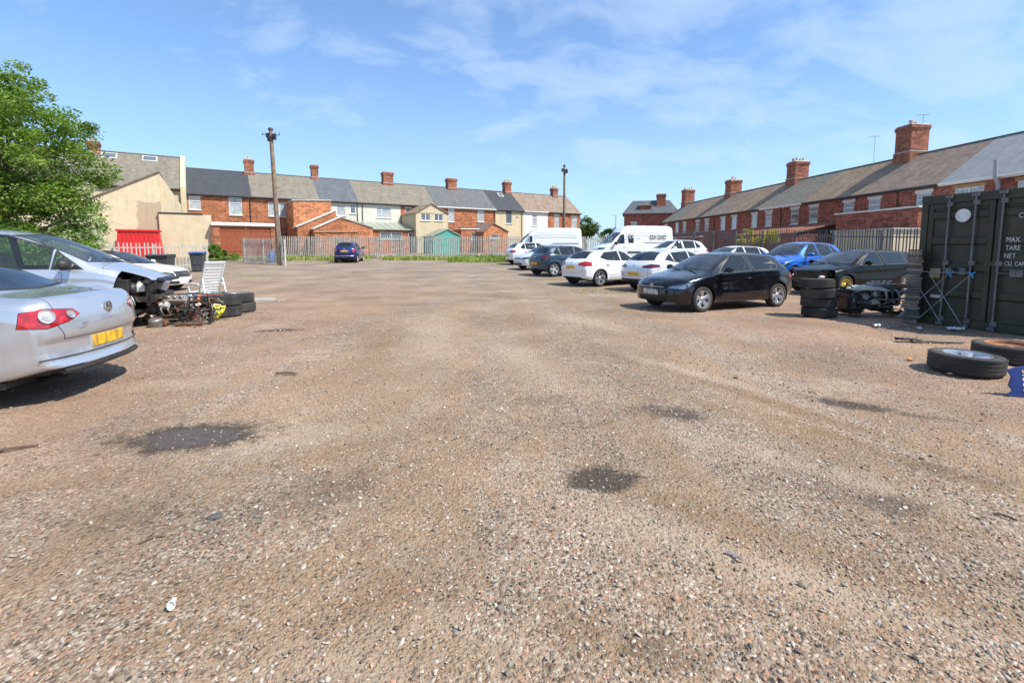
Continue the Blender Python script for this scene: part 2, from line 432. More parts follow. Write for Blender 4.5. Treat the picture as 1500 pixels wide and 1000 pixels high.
def make_gravel():
    o8 = [(1, 0, 0), (0, 1, 0), (-1, 0, 0), (0, -1, 0), (.5, .5, .7), (-.6, .4, .75), (-.3, -.6, .65), (.5, -.5, .7), (0, 0, -.4)]
    f8 = [(0, 1, 4), (1, 2, 5), (2, 3, 6), (3, 0, 7), (1, 5, 4), (2, 6, 5), (3, 7, 6), (0, 4, 7), (4, 5, 6), (4, 6, 7)]
    N = 80000
    r = 1.5*np.exp(rng.uniform(0, 1, N)**.85*math.log(13/1.5)); a = rng.uniform(-.86, .86, N)
    x = r*np.sin(a)*1.05; y = r*np.cos(a)
    # thinner in the wheel lanes
    dens = smooth_noise(x, y, 11, .9)+.6*smooth_noise(x*2, y*.4, 12, 1.1)+.25*np.abs(x)/5
    keep = rng.uniform(-.5, .62, N) < dens
    x, y, r = x[keep], y[keep], r[keep]; n = len(x)
    s = np.exp(rng.normal(math.log(.0043), .45, n)); s = np.clip(s, .0025, .0125)*(1+.05*r)
    s = np.where(rng.uniform(size=n) < .004, s*1.9, s)
    scl = np.stack([s*rng.uniform(.8, 1.5, n), s*rng.uniform(.7, 1.1, n), s*rng.uniform(.45, .85, n)], 1)
    z = yard_height(x, y)+s*.12
    pal = np.array([(.13, .105, .085), (.23, .185, .145), (.34, .285, .23), (.43, .37, .30), (.48, .41, .34), (.36, .22, .15), (.44, .25, .17), (.50, .45, .385), (.30, .225, .155)])
    pr = np.array([.08, .13, .20, .18, .12, .11, .08, .025, .085]); idx = rng.choice(len(pal), n, p=pr/pr.sum())
    cols = np.clip(pal[idx]*rng.uniform(.8, 1.2, (n, 1)), 0, .85)
    o = scatter('gravel', o8, f8, np.stack([x, y, z], 1), scl, cols, attr_mat('loose_stone'), 'loose grey and brick red chippings strewn over the yard', 'gravel')
    tag(o, kind='stuff')
make_gravel()
def make_grass():
    """blades of weeds along the foot of the far fence and one patch in the yard"""
    P = []
    def strip(x0, x1, y0, y1, n, h):
        x = rng.uniform(x0, x1, n); y = rng.uniform(y0, y1, n)
        k = smooth_noise(x, y, 21, 1.3)+.5*smooth_noise(x, y, 22, 4) > rng.uniform(-.6, .55, n)
        for a, b in zip(x[k], y[k]): P.append((a, b, h*rng.uniform(.4, 1.3)))
    strip(-20, -11.8, 36.8, 41.7, 6500, .26); strip(-10.3, -1.5, 37.4, 41.7, 7000, .27); strip(-4.8, 3.6, 34.6, 41.7, 13000, .27)
    strip(-24, -19.5, 39.5, 41.7, 900, .2)
    strip(2.1, 4.3, 16.2, 18.3, 1100, .035); strip(-14.5, -12.5, 23.5, 26, 500, .05)
    strip(-25.5, -22, 37, 39.5, 900, .25)
    P = np.array(P); n = len(P); z = yard_height(P[:, 0], P[:, 1]); h = P[:, 2]
    a = rng.uniform(0, 6.28, n); lean = rng.normal(0, .5, (n, 2))*h[:, None]; w = .012+.05*h
    V = np.zeros((n, 4, 3)); dx, dy = np.cos(a)*w, np.sin(a)*w
    b = np.stack([P[:, 0], P[:, 1], z-.01], 1)
    V[:, 0] = b+np.stack([dx, dy, 0*dx], 1); V[:, 1] = b-np.stack([dx, dy, 0*dx], 1)
    top = b+np.concatenate([lean, h[:, None]], 1)
    V[:, 2] = top-np.stack([dx, dy, 0*dx], 1)*.3; V[:, 3] = top+np.stack([dx, dy, 0*dx], 1)*.3
    pal = np.array([(.18, .28, .035), (.25, .35, .05), (.11, .19, .03), (.36, .30, .12), (.27, .33, .08)])
    c = pal[rng.choice(5, n, p=[.3, .3, .15, .12, .13])]*rng.uniform(.8, 1.25, (n, 1))
    Q = np.arange(n*4).reshape(n, 4)
    o = raw_mesh('grass', V.reshape(-1, 3), Q, attr_mat('weed_blades', .7), np.repeat(c, 4, 0), 'rough green weeds and grass along the foot of the far fence', 'grass')
    tag(o, kind='stuff')
make_grass()
# ------------------------------------------------------------------ vehicles
from mathutils.bvhtree import BVHTree
from mathutils.interpolate import poly_3d_calc
def paint(name, col, metal=0.0, rough=.32, dust=.25, coat=1.0):
    if name in MATS: return MATS[name]
    m, nt, out = newmat(name); t = NT(nt); v = t.coord('Object')
    c = t.mix(t.ramp(t.noise(v, 2, 3, .55), [(.42, 0.0), (.8, dust)]), col, (.33, .29, .24))
    sx = t.n('ShaderNodeSeparateXYZ'); t.l(v, sx.inputs[0])
    low = t.ramp(t.math('ADD', sx.outputs[2], t.math('MULTIPLY', t.noise(v, 5, 5), .25)), [(.28, .5), (.55, 0.0)])
    c = t.mix(t.math('MULTIPLY', low, dust*1.6), c, (.25, .21, .17))      # road dirt thrown up along the sills
    r = t.ramp(t.noise(v, 4, 3, .6), [(.35, rough-.1), (.75, rough+.12)])
    fl = t.noise(v, 900, 1) if metal else None
    t.bsdf(out, c, r, metal, None, .35*coat, coat, .03)
    MATS[name] = m; return m
def glass_mat(name='car_glass', tint=(.74, .81, .78), rough=.015, ior=1.65, film=.02):
    if name in MATS: return MATS[name]
    m, nt, out = newmat(name); t = NT(nt)
    tr = t.n('ShaderNodeBsdfTransparent'); tr.inputs[0].default_value = (*tint, 1)
    gl = t.n('ShaderNodeBsdfGlossy', Roughness=rough); gl.inputs[0].default_value = (.95, .97, 1, 1)
    fr = t.n('ShaderNodeFresnel', IOR=ior); mx = t.n('ShaderNodeMixShader')
    t.l(fr.outputs[0], mx.inputs[0]); t.l(tr.outputs[0], mx.inputs[1]); t.l(gl.outputs[0], mx.inputs[2])
    df = t.n('ShaderNodeBsdfDiffuse'); df.inputs[0].default_value = (.42, .48, .48, 1); m2 = t.n('ShaderNodeMixShader'); m2.inputs[0].default_value = film; t.l(mx.outputs[0], m2.inputs[1]); t.l(df.outputs[0], m2.inputs[2]); t.l(m2.outputs[0], out.inputs[0]); MATS[name] = m; return m
GLASS = glass_mat(); SCREEN = glass_mat('windscreen_glass', (.66, .76, .74), .02, 2.1, .05); PRIV = glass_mat('privacy_glass', (.10, .11, .11)); LENS = glass_mat('lamp_lens', (.92, .94, .95))
DARK = simple('black_plastic', (.018, .018, .019), .55, var=.3, dirt=(.12, .105, .09), dirt_amt=.3)
LINING = simple('cabin_lining', (.075, .073, .07), .9)
SEAT = simple('seat_cloth', (.075, .075, .08), .9, scale=30)
CREAM = simple('cream_leather', (.50, .42, .26), .6)
CHROME = simple('chrome', (.75, .76, .78), .14, 1.0, var=.05)
ALLOY = simple('alloy', (.52, .53, .55), .34, .75, var=.15, dirt=(.12, .09, .07), dirt_amt=.5)
RUBBER = simple('tyre_rubber', (.028, .027, .026), .85, var=.3, dirt=(.15, .13, .105), dirt_amt=.55, bump=.003)
STEEL = simple('brake_steel', (.20, .17, .15), .5, .6)
REFL = simple('lamp_reflector', (.62, .64, .66), .2, .9, var=.35, scale=25)
def lens_mat(name, col):
    m, nt, out = newmat(name); t = NT(nt)
    v = t.coord('Object'); w = t.n('ShaderNodeTexVoronoi', Scale=16); t.l(v, w.inputs['Vector'])
    c = t.mix(t.ramp(w.outputs['Distance'], [(.1, 0.0), (.7, 1.0)]), col, tuple(q*.5 for q in col))
    t.bsdf(out, c, .12, 0, None, .6, 1.0); MATS[name] = m; return m
TAIL = lens_mat('tail_lens', (.62, .012, .018)); TAILDARK = lens_mat('smoked_tail_lens', (.16, .008, .012)); AMBER = lens_mat('amber_lens', (.8, .22, .02)); WHITELENS = lens_mat('clear_lamp', (.58, .58, .60))
def plate_mat(name, col):
    """a number plate whose writing is a blur, as in the photograph"""
    m, nt, out = newmat(name); t = NT(nt); v = t.coord('Object', (1, 22, 9))
    f = t.ramp(t.noise(v, 1.0, 1, .4), [(.46, 0.0), (.64, .62)])
    t.bsdf(out, t.mix(f, col, (.16, .11, .06)), .35); MATS[name] = m; return m
YPLATE = plate_mat('yellow_plate', (.80, .46, .02)); WPLATE = plate_mat('white_plate', (.62, .62, .60))

def pchip(xs, ys, x):
    xs = np.array(xs, float); ys = np.array(ys, float); h = np.diff(xs); d = np.diff(ys)/h; n = len(xs); m = np.zeros(n)
    for i in range(1, n-1):
        if d[i-1]*d[i] > 0:
            w1 = 2*h[i]+h[i-1]; w2 = h[i]+2*h[i-1]; m[i] = (w1+w2)/(w1/d[i-1]+w2/d[i])
    m[0] = d[0]; m[-1] = d[-1]
    x = np.clip(np.asarray(x, float), xs[0], xs[-1]); i = np.clip(np.searchsorted(xs, x)-1, 0, n-2)
    t = (x-xs[i])/h[i]
    return ((2*t**3-3*t**2+1)*ys[i]+(t**3-2*t**2+t)*h[i]*m[i]+(-2*t**3+3*t**2)*ys[i+1]+(t**3-t**2)*h[i]*m[i+1])
def round_poly(pts, rad, seg):
    """open polyline with rounded corners, always the same number of points; seg = points kept inside each straight run"""
    out = []; P = [np.array(p, float) for p in pts]; n = len(P); ins = [None]*n; ous = [None]*n
    for i in range(1, n-1):
        a = P[i-1]-P[i]; b = P[i+1]-P[i]; la = np.linalg.norm(a)+1e-9; lb = np.linalg.norm(b)+1e-9
        r = min(rad[i], .45*la, .45*lb); ins[i] = P[i]+a/la*r; ous[i] = P[i]+b/lb*r
    ins[-1] = P[-1]; ous[0] = P[0]
    out.append(P[0])
    for i in range(n-1):
        s, e = ous[i], ins[i+1]
        for k in range(1, seg[i]+1): out.append(s+(e-s)*k/(seg[i]+1))
        if i+1 < n-1:
            c = P[i+1]; o2 = ous[i+1]
            for k in range(5):
                t = k/4; out.append((1-t)**2*e+2*t*(1-t)*c+t*t*o2)
    out.append(P[-1])
    return out
def cvx(poly):
    """inset helper needs counter-clockwise order"""
    a = sum(poly[i][0]*poly[(i+1) % len(poly)][1]-poly[(i+1) % len(poly)][0]*poly[i][1] for i in range(len(poly)))
    return list(poly) if a > 0 else list(reversed(poly))
def inset(poly, d):
    poly = cvx(poly); n = len(poly); out = []
    for i in range(n):
        p0, p1, p2 = (np.array(poly[(i+k) % n], float) for k in (-1, 0, 1))
        e1 = (p1-p0)/np.linalg.norm(p1-p0); e2 = (p2-p1)/np.linalg.norm(p2-p1)
        n1 = np.array([-e1[1], e1[0]]); n2 = np.array([-e2[1], e2[0]])
        k = d/max(.3, 1+n1.dot(n2)); out.append(tuple(p1+(n1+n2)*k))
    return out

def islands(grp):
    v, f, nr = grp; par = list(range(len(v)))
    def find(a):
        while par[a] != a: par[a] = par[par[a]]; a = par[a]
        return a
    for q in f:
        r0 = find(q[0])
        for a in q[1:]: par[find(a)] = r0
    by = {}
    for q in f: by.setdefault(find(q[0]), []).append(q)
    out = []
    for fs in by.values():
        ids = sorted({a for q in fs for a in q}); m = {a: i for i, a in enumerate(ids)}
        out.append(([v[a] for a in ids], [tuple(m[a] for a in q) for q in fs], [nr[a] for a in ids]))
    return out

class Shell:
    """the outer skin of a vehicle, cut into panels, panes and lamps"""
    def __init__(s, sp):
        s.sp = sp; L = sp['L']; s.L = L; s.hw = sp['W']/2
        s.top = lambda q: pchip(*zip(*sp['top']), q); s.belt = lambda q: pchip(*zip(*sp['belt']), q)
        s.plan = lambda q: pchip(*zip(*sp['plan']), q)
        e = sp['edge']; s.ey = lambda q: pchip([a[0] for a in e], [a[1] for a in e], q); s.ez = lambda q: pchip([a[0] for a in e], [a[2] for a in e], q)
        s.groups = {}; s.make()
    def X(s, st, y, z):
        sp = s.sp; L = s.L; hw = s.hw
        x = L/2-st
        r = min(1, abs(y)/hw)
        df = max(0, 1-st/.95)**2; dr = max(0, 1-(L-st)/.9)**2
        x -= sp.get('sweepF', .27)*r**2.6*df; x += sp.get('sweepR', .2)*r**2.8*dr
        x += float(np.interp(z, *zip(*sp['nose'])))*max(0, 1-st/.35)**2
        x -= float(np.interp(z, *zip(*sp['tail'])))*max(0, 1-(L-st)/.35)**2
        return x
    def section(s, q):
        sp = s.sp; w = float(s.plan(q)); zb = float(pchip(*zip(*sp['sill']), q)); zt = float(s.top(q)); zbelt = min(float(s.belt(q)), zt-.012)
        ye = min(float(s.ey(q)), w-.06); z5 = max(zt-float(s.ez(q)), zbelt+.006)
        zm = zb+(zbelt-zb)*sp.get('midf', .58)
        lift = z5-zbelt
        pts = [(w-.14, zb), (w-.055, zb+.015), (w-.018, zb+.10), (w, zm), (w-sp.get('tuck', .022), zbelt), (ye, z5), (ye*.5, z5+(zt-z5)*.78), (0, zt)]
        rad = [0, .03, .06, .12, sp.get('rbelt', .05) if lift > .12 else .09, sp.get('redge', .07), .2, 0]
        return round_poly(pts, rad, [1, 1, 4, 4, 6, 3, 3])
    def make(s):
        sp = s.sp; L = s.L
        n = sp.get('n', 72)
        u = np.linspace(0, 1, n); st = L*(u-.035*np.sin(2*np.pi*u)/1.0*1.2)
        secs = []
        arch = [(sp['fo'], sp['R']), (sp['fo']+sp['wb'], sp['R'])]
        for q in st:
            half = s.section(q); ring = []
            for (y, z) in half:
                ring.append((y, z))
            full = ring+[(-y, z) for (y, z) in ring[-2::-1]]
            row = []
            for (y, z) in full:
                x = s.X(q, y, z)
                # swelling round the wheel arches, a crease along the flank
                if abs(y) > .6*s.hw:
                    b = 0
                    for (aw, r) in arch:
                        d = math.hypot(L/2-aw-x, z-r); b += sp.get('flare', .016)*math.exp(-((d-r*1.22)/.07)**2)
                    cz = float(s.belt(q))-sp.get('crease', .10)
                    b -= .010*math.exp(-((z-cz+.035)/.03)**2)*(1 if .5 < q < L-.3 else .4)
                    b -= sp.get('waist', .018)*math.exp(-((z-.47)/.11)**2)*max(0, min(1, (q-arch[0][0]-.35)/.2))*max(0, min(1, (arch[1][0]-.35-q)/.2))
                    y += math.copysign(b, y)
                # bowed windscreen
                if sp.get('bow') and z > float(s.belt(q)):
                    k = math.exp(-((q-(sp['cowl']+sp['wst'])/2)/(.55*(sp['wst']-sp['cowl'])+.2))**2)
                    x += sp['bow']*k*(max(0, 1-(y/max(.3, float(s.ey(q))))**2)-.5)
                row.append((x, y, z))
            secs.append(row)
        v = []; f = []; k = len(secs[0])
        for row in secs: v += row
        for i in range(n-1):
            for j in range(k-1):
                f.append((i*k+j, i*k+j+1, (i+1)*k+j+1, (i+1)*k+j))
        for end in (0, n-1):
            row = secs[end]; q = st[end]; ring = [end*k+j for j in range(k)]
            pr, pl = row[-1], row[0]; nb = 5
            yz = [(p[1], p[2]) for p in row]
            for j in range(1, nb):
                t = j/nb; y = pr[1]+(pl[1]-pr[1])*t; z = pr[2]; yz.append((y, z))
                ring.append(len(v)); v.append((s.X(q, y, z), y, z))
            zc = .5*(min(p[1] for p in yz)+max(p[1] for p in yz)); N = 9
            prev = ring
            for r in range(1, N):
                sc = 1-r/N; cur = []
                for (y, z) in yz:
                    yy = y*sc; z2 = zc+(z-zc)*sc; cur.append(len(v)); v.append((s.X(q, yy, z2), yy, z2))
                for j in range(len(ring)):
                    a, b = prev[j], prev[(j+1) % len(ring)]; c, d = cur[(j+1) % len(ring)], cur[j]
                    f.append((a, d, c, b) if end == 0 else (a, b, c, d))
                prev = cur
            ci = len(v); v.append((s.X(q, 0, zc), 0, zc))
            for j in range(len(ring)):
                f.append((prev[j], ci, prev[(j+1) % len(ring)]) if end == 0 else (prev[j], prev[(j+1) % len(ring)], ci))
        me = bpy.data.meshes.new('shell'); me.from_pydata(v, [], f)
        bm = bmesh.new(); bm.from_mesh(me); bpy.data.meshes.remove(me)
        bmesh.ops.remove_doubles(bm, verts=bm.verts, dist=.0004)
        bmesh.ops.recalc_face_normals(bm, faces=bm.faces)
        # make sure that they point outwards
        fc = max(bm.faces, key=lambda q: q.calc_center_median().z)
        if fc.normal.z < 0: bmesh.ops.reverse_faces(bm, faces=bm.faces)
        s.bm = bm; s.lay = bm.faces.layers.int.new('g')
        bm.normal_update(); bm.faces.ensure_lookup_table()
        s.tree = BVHTree.FromBMesh(bm)
        s.ref = [([q.co.copy() for q in f.verts], [q.normal.copy() for q in f.verts]) for f in bm.faces]
    def normal(s, co):
        loc, n, i, d = s.tree.find_nearest(co)
        if i is None: return Vector((0, 0, 1))
        vs_, ns = s.ref[i]; w = poly_3d_calc(vs_, loc)
        return sum((a*b for a, b in zip(ns, w)), Vector()).normalized()
    def gid(s, name):
        if name not in s.groups: s.groups[name] = len(s.groups)+1
        return s.groups[name]
    def cut(s, poly, az, name, lo=None, hi=None, side=0, nmin=.12, only=None, skip=()):
        """poly: (h, z) in the view from azimuth az, or (x, y) for az='top'. lo/hi: range of x. side: sign of y asked for"""
        bm = s.bm; g_ = -1 if name == 'DELETE' else s.gid(name); poly = cvx(poly)
        if az == 'top': d = Vector((0, 0, 1)); H = Vector((1, 0, 0)); V = Vector((0, 1, 0))
        else: d = Vector((math.cos(az), math.sin(az), 0)); H = Vector((-math.sin(az), math.cos(az), 0)); V = Vector((0, 0, 1))
        h0 = min(p[0] for p in poly)-.02; h1 = max(p[0] for p in poly)+.02; v0 = min(p[1] for p in poly)-.02; v1 = max(p[1] for p in poly)+.02
        skipg = {s.groups[k] for k in skip if k in s.groups}
        def gather(src):
            r = []
            for f in src:
                if not f.is_valid: continue
                if f.normal.dot(d) < nmin: continue
                if f[s.lay] in skipg: continue
                if only is not None and f[s.lay] != (s.groups[only] if only else 0): continue
                c = f.calc_center_median()
                if lo is not None and c.x < lo: continue
                if hi is not None and c.x > hi: continue
                if side and c.y*side < .02: continue
                hs = [q.co.dot(H) for q in f.verts]; vs_ = [q.co.dot(V) for q in f.verts]
                if max(hs) < h0 or min(hs) > h1 or max(vs_) < v0 or min(vs_) > v1: continue
                r.append(f)
            return r
        n = len(poly)
        for i in range(n):
            a, b = poly[i], poly[(i+1) % n]; e = (b[0]-a[0], b[1]-a[1]); nn = H*(-e[1])+V*e[0]
            fs = gather(bm.faces) if i == 0 else gather(cand)
            if not fs: return
            ge = set(fs)
            for f in fs: ge.update(f.edges); ge.update(f.verts)
            rs = bmesh.ops.bisect_plane(bm, geom=list(ge), plane_co=H*a[0]+V*a[1], plane_no=nn.normalized(), dist=.0005)
            cand = set(fs)
            for e_ in rs['geom_cut']:
                if isinstance(e_, bmesh.types.BMEdge): cand.update(e_.link_faces)
            for e_ in rs['geom']:
                if isinstance(e_, bmesh.types.BMFace): cand.add(e_)
        hit = []
        for f in gather(cand):
            c = f.calc_center_median(); p = (c.dot(H), c.dot(V))
            if all((poly[(i+1) % n][0]-poly[i][0])*(p[1]-poly[i][1])-(poly[(i+1) % n][1]-poly[i][1])*(p[0]-poly[i][0]) > -1e-6 for i in range(n)): hit.append(f)
        if g_ == -1: bmesh.ops.delete(bm, geom=hit, context='FACES')
        else:
            for f in hit: f[s.lay] = g_
    def sidecut(s, poly, name, gap=0, trim=None, sides=(1, -1), skip=()):
        """poly in (station, z); cut on both flanks"""
        for sg in sides:
            p = [((s.L/2-q)*(-sg), z) for (q, z) in poly]
            nm = name+('#L' if sg > 0 else '#R')
            if gap: s.cut(p, R(90)*sg, 'DELETE', side=sg, skip=skip); 
            if trim: s.cut(inset(p, -trim), R(90)*sg, 'trim', side=sg, nmin=.2, skip=skip)
            s.cut(p, R(90)*sg, nm, side=sg, nmin=.2, skip=skip)
    def seam(s, poly, name, az=None, w=.007, sides=(1, -1), skip=(), **kw):
        """a panel with a shut line round it"""
        if az is None:
            for sg in sides:
                p = [((s.L/2-q)*(-sg), z) for (q, z) in poly]; nm = name+('#L' if sg > 0 else '#R')
                s.cut(p, R(90)*sg, 'GAP', side=sg, nmin=.05, only='', skip=skip); s.cut(inset(p, w), R(90)*sg, nm, side=sg, nmin=.05, only='GAP')
        else:
            s.cut(poly, az, 'GAP', only='', skip=skip, **kw); s.cut(inset(poly, w), az, name, only='GAP', **kw)
    def lampcut(s, pts, azd, name, trim=None, nmin=.05, sides=(1, -1)):
        """pts: (station, y, z) near the skin on the left; seen from azd degrees off the nose"""
        for sg in sides:
            az = R(azd)*sg; p = [(-math.sin(az)*(s.L/2-q)+math.cos(az)*y*sg, z) for (q, y, z) in pts]
            xs = [s.L/2-q for (q, y, z) in pts]
            nm = name+('#L' if sg > 0 else '#R')
            if trim: s.cut(inset(p, -trim), az, 'trim', side=sg, lo=min(xs)-.25, hi=max(xs)+.3, nmin=nmin)
            s.cut(p, az, nm, side=sg, lo=min(xs)-.25, hi=max(xs)+.3, nmin=nmin)
    def pull(s, key, zero=False):
        """take the faces of a group out of the shell as (verts, faces)"""
        g_ = s.groups.get(key)
        if not g_ and not zero: return None
        fs = [f for f in s.bm.faces if f[s.lay] == g_]
        if not fs: return None
        idx = {}; v = []; f2 = []; nr = []
        for f in fs:
            q = []
            for a in f.verts:
                if a not in idx: idx[a] = len(v); v.append(a.co.copy()); nr.append(s.normal(a.co))
                q.append(idx[a])
            f2.append(tuple(q))
        return v, f2, nr
    def drop(s, key):
        g_ = s.groups.get(key)
        if g_: bmesh.ops.delete(s.bm, geom=[f for f in s.bm.faces if f[s.lay] == g_], context='FACES')

def panel(name, v, f, nr, mat, parent, thick=.012, off=0.0, inner=None):
    """a piece of the skin with a dark inner face, a closed rim and the smooth normals of the uncut shell"""
    n = len(v); V = [a+b*off for a, b in zip(v, nr)]; Fc = list(f); mi = [0]*len(f); N = list(nr)
    if thick:
        V += [a+b*(off-thick) for a, b in zip(v, nr)]; N += [-b for b in nr]
        Fc += [tuple(n+i for i in reversed(q)) for q in f]; mi += [1]*len(f)
        ed = {}
        for q in f:
            for i in range(len(q)):
                a, b = q[i], q[(i+1) % len(q)]; ed[(a, b)] = ed.get((a, b), 0)+1
        for (a, b) in ed:
            if (b, a) not in ed: Fc.append((b, a, n+a, n+b)); mi.append(1)
    o = mesh_obj(name, V, Fc, [mat, inner or LINING] if thick else [mat], parent, mi)
    me = o.data; me.polygons.foreach_set('use_smooth', [True]*len(me.polygons))
    if len(me.vertices) == len(N): me.normals_split_custom_set_from_vertices([tuple(q) for q in N])
    return o
def skin(o, t=.012, inner=None):
    o.data.materials.append(inner or LINING)
    m = o.modifiers.new('Solidify', 'SOLIDIFY'); m.thickness = t; m.offset = -1; m.material_offset = 1; m.material_offset_rim = 1
def clean(o, ang=38):
    me = o.data; me.polygons.foreach_set('use_smooth', [True]*len(me.polygons)); me.set_sharp_from_angle(angle=R(ang))
WHEEL_CACHE = {}
def wheel_meshes(Rr, w, rim_r, style, rim_mat):
    key = (Rr, w, rim_r, style, rim_mat.name if rim_mat else '')
    if key in WHEEL_CACHE: return WHEEL_CACHE[key]
    M = Matrix.Rotation(R(-90), 4, 'X')       # axis z -> +y, outside of the wheel
    h = w/2; t = MB()
    prof = [(rim_r, -h*.82), (rim_r+.012, -h*.92), ((rim_r+Rr)/2, -h*1.02), (Rr-.03, -h*.95), (Rr-.008, -h*.8)]
    tread = []
    for k in range(4):
        a = -h*.8+k*h*.42
        tread += [(Rr-.002, a+.012), (Rr, a+h*.35), (Rr-.008, a+h*.36), (Rr-.008, a+h*.41)]
    prof += tread+[(Rr-.008, h*.8), (Rr-.03, h*.95), ((rim_r+Rr)/2, h*1.02), (rim_r+.012, h*.92), (rim_r, h*.82)]
    t.lathe(prof, 40, M)
    tyre = t.build('tyre', RUBBER, smooth=40, fix=True).data
    rim = None
    if rim_mat:
        b = MB()
        b.lathe([(rim_r+.006, h*.9), (rim_r+.004, h*.96), (rim_r-.014, h*.93), (rim_r-.022, h*.72), (rim_r-.035, h*.3), (rim_r-.03, -h*.8), (rim_r, -h*.85)], 40, M)
        n = {'five': 5, 'seven': 7, 'ten': 10, 'steel': 0, 'cover': 9, 'twin': 5}.get(style, 5)
        zf = h*.55
        if style in ('steel',):
            b.lathe([(rim_r-.025, h*.35), (rim_r*.78, h*.62), (rim_r*.55, h*.35), (rim_r*.35, h*.5), (.0, h*.5)], 32, M)
        for k in range(n):
            for off in ((-.16, .16) if style == 'twin' else (0,)):
                a = 2*math.pi*k/n+.3+off
                wi = rim_r*(.20 if style == 'five' else .085 if style == 'twin' else .13 if style == 'seven' else .07 if style == 'ten' else .16)
                wo = wi*(1.45 if style == 'five' else 1.0)
                ca, sa = math.cos(a), math.sin(a)
                def P(r, o, z): return M @ Vector((r*ca-o*sa, r*sa+o*ca, z))
                rr = [(.05, wi, zf), (rim_r*.5, wi, zf+.012), (rim_r-.016, wo, h*.80)]
                vs = []
                for (r, ww, z) in rr: vs += [P(r, -ww, z-.006), P(r, -ww*.55, z+.006), P(r, ww*.55, z+.006), P(r, ww, z-.006), P(r, ww, z-.045), P(r, -ww, z-.045)]
                fs = [(i*6+j, i*6+(j+1) % 6, (i+1)*6+(j+1) % 6, (i+1)*6+j) for i in range(2) for j in range(6)]
                b.add(vs, fs)
        b.lathe([(0.0, zf+.022), (.03, zf+.02), (.055, zf+.004), (.075, zf-.03)], 20, M)
        rim = b.build('rim', rim_mat, smooth=30, fix=True).data
    d = MB(); d.lathe([(0, h*.15), (rim_r*.75, h*.15), (rim_r*.78, h*.05), (rim_r*.78, -h*.1), (0, -h*.1)], 32, M); d.lathe([(rim_r*.96, -h*.3), (0, -h*.3)], 24, M)
    disc = d.build('wheel', STEEL, smooth=30).data
    for nm in ('tyre', 'rim', 'wheel'):
        for o in [q for q in bpy.data.objects if q.data is not None and q.data in (tyre, rim, disc) and q.parent is None]: bpy.data.objects.remove(o)
    WHEEL_CACHE[key] = (tyre, rim, disc); return WHEEL_CACHE[key]
def link(name, me, parent):
    o = bpy.data.objects.new(name, me); COL.objects.link(o)
    if parent is not None: o.parent = parent
    return o
def add_wheel(root, x, y, Rr, w, rim_r, style, rim_mat, steer=0.0, spin=0.0, drop=0.0):
    ty, ri, di = wheel_meshes(Rr, w, rim_r, style, rim_mat)
    o = link('wheel', di, root); sg = 1 if y > 0 else -1
    o.location = (x, y, Rr-.006-drop); o.rotation_euler = (0, spin, (0 if sg > 0 else math.pi)+steer)
    link('tyre', ty, o)
    if ri: link('rim', ri, o)
    return o

